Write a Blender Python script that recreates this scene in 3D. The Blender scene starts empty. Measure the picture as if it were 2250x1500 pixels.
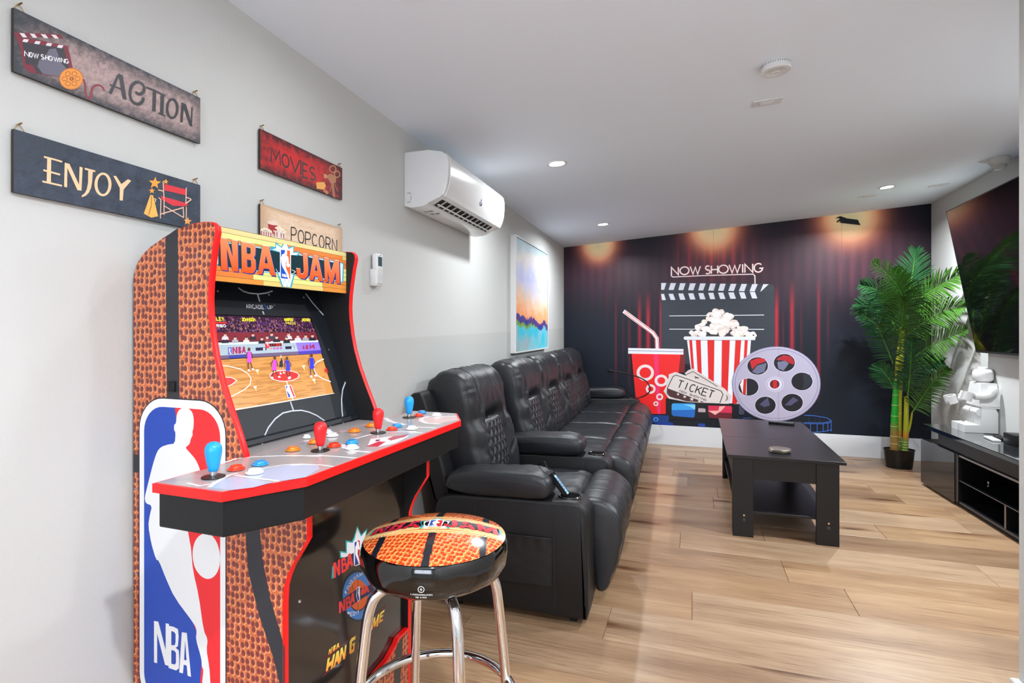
import bpy, bmesh, math, random
from math import sin, cos, pi, radians, sqrt, hypot, exp
from mathutils import Vector, Matrix, noise
from mathutils.geometry import tessellate_polygon

# ------------------------------------------------------------------ camera, world, exposure
SC = bpy.context.scene
COL = SC.collection
cam_d = bpy.data.cameras.new('camera'); cam = bpy.data.objects.new('camera', cam_d); COL.objects.link(cam)
cam_d.sensor_width = 36.0; cam_d.lens = 36.0 * 1200.0 / 2250.0
cam_d.shift_y = -28.0 / 2250.0
cam_d.clip_start = 0.02
cam.location = (0, 0, 1.28); cam.rotation_euler = (radians(90), 0, radians(16.5677))
SC.camera = cam
W = bpy.data.worlds.new('world'); SC.world = W; W.use_nodes = True
W.node_tree.nodes['Background'].inputs[0].default_value = (.8, .85, .9, 1)
W.node_tree.nodes['Background'].inputs[1].default_value = 0.3
SC.view_settings.view_transform = 'Standard'; SC.view_settings.look = 'None'
SC.view_settings.gamma = 1.0; SC.view_settings.use_curve_mapping = False
SC.view_settings.exposure = 0.38
FILL_W = 38.0          # power of the added, unseen fill light behind the camera
LAMP_W = 10.5            # power of one recessed ceiling lamp
LAMPS = [(-.72, 1.42), (-.675, 3.215), (-.651, 5.221), (1.66, 5.136), (1.66, 3.15), (.45, .1), (-.72, -.6), (.45, -1.6), (.45, 1.42)]  # last entry is an added, unseen lamp that brightens stool, deck and wall edge
LAMP_K = [.18, .95, 1.75, 3.9, 3.7, 3.4, .15, 1.6, .62]
def ceil_z(x): return 2.233 + .0702 * (x + 1.244)

# ------------------------------------------------------------------ helpers
def lin(h):
    h = h.lstrip('#'); c = [int(h[i:i+2], 16) / 255 for i in (0, 2, 4)]
    return tuple(v / 12.92 if v <= .04045 else ((v + .055) / 1.055) ** 2.4 for v in c)
MATS = {}
def mat(name, col='#808080', rough=.5, metal=0., spec=.5, bump=0., bscale=60., var=0., vscale=8., coat=0., emit=0., trans=0., ior=1.45, attr=False, stretch=(1, 1, 1)):
    if name in MATS: return MATS[name]
    m = bpy.data.materials.new(name); m.use_nodes = True; MATS[name] = m
    nt = m.node_tree; N = nt.nodes; L = nt.links; b = N['Principled BSDF']
    c = lin(col) + (1,)
    b.inputs['Base Color'].default_value = c
    b.inputs['Roughness'].default_value = rough; b.inputs['Metallic'].default_value = metal
    b.inputs['Specular IOR Level'].default_value = spec; b.inputs['IOR'].default_value = ior
    b.inputs['Coat Weight'].default_value = coat; b.inputs['Coat Roughness'].default_value = .08
    b.inputs['Transmission Weight'].default_value = trans
    src = None
    if attr:
        a = N.new('ShaderNodeAttribute'); a.attribute_name = 'Col'; L.new(a.outputs['Color'], b.inputs['Base Color']); src = a.outputs['Color']
    tc = N.new('ShaderNodeTexCoord'); mp = N.new('ShaderNodeMapping'); L.new(tc.outputs['Object'], mp.inputs['Vector'])
    mp.inputs['Scale'].default_value = stretch
    if var > 0:
        n = N.new('ShaderNodeTexNoise'); n.inputs['Scale'].default_value = vscale; n.inputs['Detail'].default_value = 5; L.new(mp.outputs[0], n.inputs['Vector'])
        mr = N.new('ShaderNodeMapRange'); mr.inputs['From Min'].default_value = .3; mr.inputs['From Max'].default_value = .7
        mr.inputs['To Min'].default_value = 1 - var; mr.inputs['To Max'].default_value = 1 + var; L.new(n.outputs['Fac'], mr.inputs['Value'])
        mx = N.new('ShaderNodeVectorMath'); mx.operation = 'SCALE'
        if src: L.new(src, mx.inputs[0])
        else: mx.inputs[0].default_value = c[:3]
        L.new(mr.outputs[0], mx.inputs['Scale']); L.new(mx.outputs[0], b.inputs['Base Color']); src = mx.outputs[0]
    if emit > 0:
        b.inputs['Emission Strength'].default_value = emit
        if src: L.new(src, b.inputs['Emission Color'])
        else: b.inputs['Emission Color'].default_value = c
    if bump > 0:
        n = N.new('ShaderNodeTexNoise'); n.inputs['Scale'].default_value = bscale; n.inputs['Detail'].default_value = 4; L.new(mp.outputs[0], n.inputs['Vector'])
        bp = N.new('ShaderNodeBump'); bp.inputs['Strength'].default_value = bump; bp.inputs['Distance'].default_value = .002
        L.new(n.outputs['Fac'], bp.inputs['Height']); L.new(bp.outputs[0], b.inputs['Normal'])
    return m
def rig(o, name, m, parent=None, world=False, sharp=35):
    pass
def finish(name, me, m, parent=None, world=True, smooth=None):
    """link one mesh object; world=True: vertices are in world metres even under a moved parent"""
    if m is not None:
        for q in (m if isinstance(m, (list, tuple)) else [m]): me.materials.append(q)
    if smooth is not None:
        me.polygons.foreach_set('use_smooth', [True] * len(me.polygons))
        me.set_sharp_from_angle(angle=radians(smooth))
    o = bpy.data.objects.new(name, me); COL.objects.link(o)
    if parent is not None:
        o.parent = parent
        if world and parent.parent is None and parent.type == 'EMPTY': o.matrix_parent_inverse = parent.matrix_basis.inverted()
    return o
def obj(name, bm, m, parent=None, world=True, smooth=None, recalc=True):
    if recalc: bmesh.ops.recalc_face_normals(bm, faces=bm.faces)
    me = bpy.data.meshes.new(name); bm.to_mesh(me); bm.free()
    return finish(name, me, m, parent, world, smooth)
def tag(o, label=None, cat=None, group=None, kind=None):
    if label: o['label'] = label
    if cat: o['category'] = cat
    if group: o['group'] = group
    if kind: o['kind'] = kind
    return o
def thing(name, loc, label, cat, rz=0., group=None):
    e = bpy.data.objects.new(name, None); COL.objects.link(e); e.empty_display_size = .1
    e.location = loc; e.rotation_euler = (0, 0, rz)
    return tag(e, label, cat, group)
def new(): return bmesh.new()
def xf(bm, vs, M):
    if M is not None:
        for v in vs: v.co = M @ v.co
def box(bm, x0, x1, y0, y1, z0, z1, bev=0., seg=2, M=None):
    r = bmesh.ops.create_cube(bm, size=1.); vs = r['verts']
    for v in vs: v.co = Vector((x0 + (v.co.x + .5) * (x1 - x0), y0 + (v.co.y + .5) * (y1 - y0), z0 + (v.co.z + .5) * (z1 - z0)))
    xf(bm, vs, M)
    if bev > 0:
        es = list({e for v in vs for e in v.link_edges})
        bmesh.ops.bevel(bm, geom=es, offset=bev, segments=seg, affect='EDGES', profile=.5)
    return bm
def prism(bm, P, f0, f1, bev=0.):
    """P: 2-D outline; f0, f1 map (a,b) to the two end faces"""
    a = [bm.verts.new(f0(*p)) for p in P]; b = [bm.verts.new(f1(*p)) for p in P]; n = len(P)
    fa = bm.faces.new(a); fb = bm.faces.new(b[::-1])
    for i in range(n): bm.faces.new((a[i], a[(i+1) % n], b[(i+1) % n], b[i]))
    if bev > 0:
        es = list({e for f in (fa, fb) for e in f.edges})
        bmesh.ops.bevel(bm, geom=es, offset=bev, segments=2, affect='EDGES', profile=.5)
    return bm
def prism_y(bm, P, y0, y1, bev=0.): return prism(bm, P, lambda x, z: (x, y0, z), lambda x, z: (x, y1, z), bev)
def prism_x(bm, P, x0, x1, bev=0.): return prism(bm, P, lambda y, z: (x0, y, z), lambda y, z: (x1, y, z), bev)
def prism_z(bm, P, z0, z1, bev=0.): return prism(bm, P, lambda x, y: (x, y, z0), lambda x, y: (x, y, z1), bev)
def lathe(bm, prof, c=(0, 0, 0), n=32, M=None, sx=1., sy=1.):
    rings = []
    for r, z in prof:
        if r < 1e-6: rings.append([bm.verts.new((c[0], c[1], c[2] + z))])
        else: rings.append([bm.verts.new((c[0] + sx * r * cos(2*pi*k/n), c[1] + sy * r * sin(2*pi*k/n), c[2] + z)) for k in range(n)])
    for A, B in zip(rings, rings[1:]):
        for k in range(n):
            q = [A[k % len(A)], A[(k+1) % len(A)], B[(k+1) % len(B)], B[k % len(B)]]
            u = []
            for v in q:
                if v not in u: u.append(v)
            if len(u) > 2:
                try: bm.faces.new(u)
                except ValueError: pass
    vs = [v for R_ in rings for v in R_]; xf(bm, vs, M)
    return bm
def cr(P, n=8, closed=False):
    """Catmull-Rom resample"""
    P = [Vector(p) for p in P]; m = len(P); out = []
    for i in range(m if closed else m - 1):
        if closed: p0, p1, p2, p3 = P[i-1], P[i], P[(i+1) % m], P[(i+2) % m]
        else: p0, p1, p2, p3 = P[max(i-1, 0)], P[i], P[i+1], P[min(i+2, m-1)]
        for k in range(n):
            t = k / n
            out.append(.5 * ((2*p1) + (-p0+p2)*t + (2*p0-5*p1+4*p2-p3)*t*t + (-p0+3*p1-3*p2+p3)*t**3))
    if not closed: out.append(P[-1])
    return out
def tube(bm, P, r, n=10, closed=False, cap=True):
    P = [Vector(p) for p in P]; m = len(P); rr = r if isinstance(r, (list, tuple)) else [r] * m
    T = []
    for i in range(m):
        a = P[i-1] if (i or closed) else P[i]; b = P[(i+1) % m] if (i < m-1 or closed) else P[i]
        T.append((b - a).normalized())
    up = Vector((0, 0, 1)) if abs(T[0].z) < .9 else Vector((1, 0, 0))
    nrm = (up - T[0] * up.dot(T[0])).normalized(); R_ = []
    for i in range(m):
        nrm = (nrm - T[i] * nrm.dot(T[i])).normalized(); bn = T[i].cross(nrm)
        R_.append([bm.verts.new(P[i] + rr[i] * (cos(2*pi*k/n) * nrm + sin(2*pi*k/n) * bn)) for k in range(n)])
    for i in range(m if closed else m-1):
        A, B = R_[i], R_[(i+1) % m]
        for k in range(n): bm.faces.new((A[k], A[(k+1) % n], B[(k+1) % n], B[k]))
    if cap and not closed: bm.faces.new(R_[0][::-1]); bm.faces.new(R_[-1])
    return bm

# ---- printed artwork as thin coloured polygons
FONT = {'N':[[(0,1),(0,0),(1,1),(1,0)]],'O':[[(.5+.5*sin(k*pi/8),.5-.5*cos(k*pi/8)) for k in range(17)]],'W':[[(0,0),(.27,1),(.5,.1),(.73,1),(1,0)]],
'S':[[(.95,.15),(.7,0),(.3,0),(.1,.18),(.2,.4),(.75,.55),(.95,.78),(.7,1),(.3,1),(.02,.85)]],'H':[[(0,0),(0,1)],[(1,0),(1,1)],[(0,.5),(1,.5)]],'I':[[(.5,0),(.5,1)]],
'G':[[(.95,.15),(.7,0),(.35,0),(.08,.22),(0,.5),(.08,.78),(.35,1),(.75,1),(1,.8),(1,.55),(.6,.55)]],'T':[[(0,0),(1,0)],[(.5,0),(.5,1)]],'C':[[(1,.15),(.7,0),(.35,0),(.08,.22),(0,.5),(.08,.78),(.35,1),(.7,1),(1,.85)]],
'K':[[(0,0),(0,1)],[(.95,0),(.05,.6)],[(.35,.42),(1,1)]],'E':[[(1,0),(0,0),(0,1),(1,1)],[(0,.5),(.85,.5)]],'A':[[(0,1),(.5,0),(1,1)],[(.18,.65),(.82,.65)]],'J':[[(.8,0),(.8,.75),(.6,1),(.25,1),(0,.8)]],
'Y':[[(0,0),(.5,.5),(1,0)],[(.5,.5),(.5,1)]],'P':[[(0,1),(0,0),(.6,0),(.95,.12),(.95,.42),(.6,.55),(0,.55)]],'R':[[(0,1),(0,0),(.6,0),(.95,.12),(.95,.4),(.6,.52),(0,.52)],[(.5,.52),(1,1)]],
'B':[[(0,0),(0,1),(.6,1),(.95,.85),(.95,.62),(.6,.5),(0,.5)],[(0,0),(.6,0),(.9,.12),(.9,.38),(.6,.5)]],'D':[[(0,0),(0,1),(.55,1),(1,.7),(1,.3),(.55,0),(0,0)]],'U':[[(0,0),(0,.8),(.3,1),(.7,1),(1,.8),(1,0)]],
'L':[[(0,0),(0,1),(1,1)]],'1':[[(.2,.2),(.6,0),(.6,1)]],'M':[[(0,1),(.1,0),(.5,.7),(.9,0),(1,1)]]}
def decode(name):
    U = 1000. if name == 'mural' else 10000.; out = []
    def pl(v):
        x = y = 0; P = []
        for i in range(0, len(v), 2): x += v[i]; y += v[i+1]; P.append((x / U, y / U))
        return P
    for k, c, w, rings in ART[name]:
        two = isinstance(c, tuple)
        out.append((k, lin(c[0] if two else c), lin(c[1]) if two else None, [pl(r) for r in rings], w / (U * 10)))
    return out
def poly(c, P, c2=None): return ('g' if c2 else 'p', lin(c), lin(c2) if c2 else None, [P], 0)
def stroke(c, P, w): return ('s', lin(c), None, [P], w)
def words(txt, x0, y0, wd, ht, c, w, gap=.3, slant=0.):
    """stroke lettering; x to the right, y up; (x0,y0) lower left"""
    out = []; n = len(txt); cw = wd / n
    for i, ch in enumerate(txt):
        for st in FONT.get(ch, []):
            out.append(stroke(c, [(x0 + cw * (i + a * (1 - gap)) + slant * (1 - b) * ht, y0 + ht * (1 - b)) for a, b in st], w))
    return out
def strip(P, w):
    n = len(P); L_, R_ = [], []
    for i in range(n):
        a = P[max(i-1, 0)]; b = P[i]; c = P[min(i+1, n-1)]
        d1 = (b[0]-a[0], b[1]-a[1]); d2 = (c[0]-b[0], c[1]-b[1])
        l1 = hypot(*d1) or 1; l2 = hypot(*d2) or 1
        if i == 0: d = (d2[0]/l2, d2[1]/l2); k = 1
        elif i == n-1: d = (d1[0]/l1, d1[1]/l1); k = 1
        else:
            d = (d1[0]/l1 + d2[0]/l2, d1[1]/l1 + d2[1]/l2); l = hypot(*d) or 1; d = (d[0]/l, d[1]/l)
            k = min(2.2, 1 / max(.3, abs(d[0]*d1[0]/l1 + d[1]*d1[1]/l1)))
        nx, ny = -d[1] * w / 2 * k, d[0] * w / 2 * k
        L_.append((b[0]+nx, b[1]+ny)); R_.append((b[0]-nx, b[1]-ny))
    return L_, R_
def artwork(name, items, to3, m, parent, world=True, step=.00004, base=.0003):
    V, F, C = [], [], []
    for li, (k, c, c2, rings, w) in enumerate(items):
        d = base + li * step
        if k == 's':
            P = rings[0]
            if len(P) < 2: continue
            A, B = strip(P, w); n0 = len(V)
            for a, b in zip(A, B): V.append(to3(a[0], a[1], d)); V.append(to3(b[0], b[1], d)); C += [c, c]
            for i in range(len(P)-1): F.append((n0+2*i, n0+2*i+1, n0+2*i+3, n0+2*i+2))
        else:
            tri = tessellate_polygon([[Vector((x, y, 0)) for x, y in R_] for R_ in rings])
            n0 = len(V); flat = [p for R_ in rings for p in R_]
            if k == 'g': ys = [p[1] for p in flat]; y0, y1 = min(ys), max(ys)
            for x, y in flat:
                V.append(to3(x, y, d))
                if k == 'g':
                    t = (y - y0) / (y1 - y0 or 1); C.append(tuple(c[j] * t + c2[j] * (1 - t) for j in range(3)))
                else: C.append(c)
            for t in tri: F.append(tuple(n0 + i for i in t))
    me = bpy.data.meshes.new(name); me.from_pydata(V, [], F); me.update()
    at = me.color_attributes.new('Col', 'FLOAT_COLOR', 'POINT')
    at.data.foreach_set('color', [q for c in C for q in (c[0], c[1], c[2], 1.)])
    return finish(name, me, m, parent, world)
def grid_print(name, nx, ny, to3, colf, m, parent, world=True, smooth=False):
    V = [to3(i / nx, j / ny) for j in range(ny+1) for i in range(nx+1)]
    F = [(j*(nx+1)+i, j*(nx+1)+i+1, (j+1)*(nx+1)+i+1, (j+1)*(nx+1)+i) for j in range(ny) for i in range(nx)]
    me = bpy.data.meshes.new(name); me.from_pydata(V, [], F); me.update()
    at = me.color_attributes.new('Col', 'FLOAT_COLOR', 'POINT')
    L_ = []
    for j in range(ny+1):
        for i in range(nx+1): c = colf(i / nx, j / ny); L_ += [c[0], c[1], c[2], 1.]
    at.data.foreach_set('color', L_)
    return finish(name, me, m, parent, world, 60 if smooth else None)
def mixc(a, b, t): t = max(0., min(1., t)); return tuple(a[i] * (1-t) + b[i] * t for i in range(3))
def nz(x, y, z=0., o=3): return noise.fractal(Vector((x, y, z)), .6, 2.2, o)

# ------------------------------------------------------------------ materials
M_WALL = mat('wall_paint', '#c5c5c3', .8, spec=.2, bump=.25, bscale=120)
M_WHITE = mat('white_plastic', '#dcdcdc', .3)
M_TRIM = mat('white_gloss_paint', '#d6d8dc', .4)
M_CEIL = mat('ceiling_paint', '#eaf2fd', .8, bump=.15, bscale=90)
M_PRINT = mat('printed_vinyl', rough=.42, attr=True)
M_PRINT_GLOSS = mat('printed_gloss', rough=.22, attr=True)
M_PRINT_WOOD = mat('printed_board', rough=.6, attr=True, var=.1, vscale=260)
M_SCREEN = mat('lit_screen', rough=.25, attr=True, emit=.55)
M_BLACK = mat('black_satin', '#0e0f12', .38, spec=.4, bump=.05, bscale=300)
M_BLACKD = mat('black_matt', '#0b0b0d', .6)
M_GLOSS = mat('black_gloss', '#060607', .07, coat=.4)
M_LEATHER = mat('black_leather', '#1d1f23', .36, bump=.35, bscale=420, spec=.6)
M_LEATHER2 = mat('black_leather_flat', '#151517', .46, spec=.45, bump=.3, bscale=420)
M_STITCH = mat('stitch', '#24262a', .5)
M_RED = mat('red_trim', '#f01414', .3)
M_CHROME = mat('chrome', '#e8e8ea', .05, metal=1.)
M_SILVER = mat('silver', '#b8b9bc', .25, metal=1.)
M_TABLE = mat('espresso_laminate', '#141214', .3, bump=.12, bscale=160, stretch=(1, 14, 1))
M_TABLE2 = mat('espresso_laminate_side', '#151211', .45, spec=.4, bump=.1, bscale=160)
M_SCREW = mat('screw_metal', '#a9a9ad', .35, metal=1.)
M_PLASTER = mat('plaster_white', '#d2d2d2', .55)
M_GLOW = mat('lamp_glow', '#fffaf2', .5, emit=14.)
def pebble(name, scale, cols, sep=('X', 'Z')):
    """printed ball-leather pattern: dark dots on orange with a light printed rim"""
    m = bpy.data.materials.new(name); m.use_nodes = True; nt = m.node_tree; N = nt.nodes; L = nt.links; b = N['Principled BSDF']
    b.inputs['Roughness'].default_value = .3
    tc = N.new('ShaderNodeTexCoord'); sx = N.new('ShaderNodeSeparateXYZ'); L.new(tc.outputs['Object'], sx.inputs[0])
    cx = N.new('ShaderNodeCombineXYZ'); L.new(sx.outputs[sep[0]], cx.inputs['X']); L.new(sx.outputs[sep[1]], cx.inputs['Y'])
    mp = N.new('ShaderNodeMapping'); mp.inputs['Scale'].default_value = (1, .82, 1); L.new(cx.outputs[0], mp.inputs['Vector'])
    def vor(off):
        ad = N.new('ShaderNodeVectorMath'); ad.operation = 'ADD'; ad.inputs[1].default_value = (off[0], off[1], 0); L.new(mp.outputs[0], ad.inputs[0])
        v = N.new('ShaderNodeTexVoronoi'); v.voronoi_dimensions = '2D'; v.feature = 'F1'; v.inputs['Scale'].default_value = scale; v.inputs['Randomness'].default_value = .38; L.new(ad.outputs[0], v.inputs['Vector']); return v.outputs['Distance']
    def step_(s, a, c_):
        r = N.new('ShaderNodeMapRange'); r.inputs['From Min'].default_value = a; r.inputs['From Max'].default_value = c_; r.inputs['To Min'].default_value = 1; r.inputs['To Max'].default_value = 0; L.new(s, r.inputs['Value']); return r.outputs[0]
    cr_ = N.new('ShaderNodeValToRGB'); L.new(sx.outputs['Z'], cr_.inputs['Fac'])
    E = cr_.color_ramp.elements; E[0].position = .3; E[0].color = lin(cols[0]) + (1,); E[1].position = 1.0; E[1].color = lin(cols[1]) + (1,)
    dr = N.new('ShaderNodeValToRGB'); L.new(sx.outputs['Z'], dr.inputs['Fac'])
    E = dr.color_ramp.elements; E[0].position = .45; E[0].color = lin(cols[2]) + (1,); E[1].position = 1.0; E[1].color = lin(cols[3]) + (1,)
    m1 = N.new('ShaderNodeMix'); m1.data_type = 'RGBA'; L.new(step_(vor((-.0014, .001)), .47, .56), m1.inputs['Factor']); L.new(cr_.outputs[0], m1.inputs['A']); m1.inputs['B'].default_value = lin(cols[4]) + (1,)
    m2 = N.new('ShaderNodeMix'); m2.data_type = 'RGBA'; L.new(step_(vor((.0008, 0)), .44, .52), m2.inputs['Factor']); L.new(m1.outputs['Result'], m2.inputs['A']); L.new(cr_.outputs[0], m2.inputs['B'])
    m3 = N.new('ShaderNodeMix'); m3.data_type = 'RGBA'; L.new(step_(vor((0, 0)), .33, .40), m3.inputs['Factor']); L.new(m2.outputs['Result'], m3.inputs['A']); L.new(dr.outputs[0], m3.inputs['B'])
    L.new(m3.outputs['Result'], b.inputs['Base Color'])
    return m
M_PEB = pebble('orange_pebble_print', 72, ('#b8552a', '#c0643c', '#7c2c2a', '#6c3634', '#d89868'))
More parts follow.
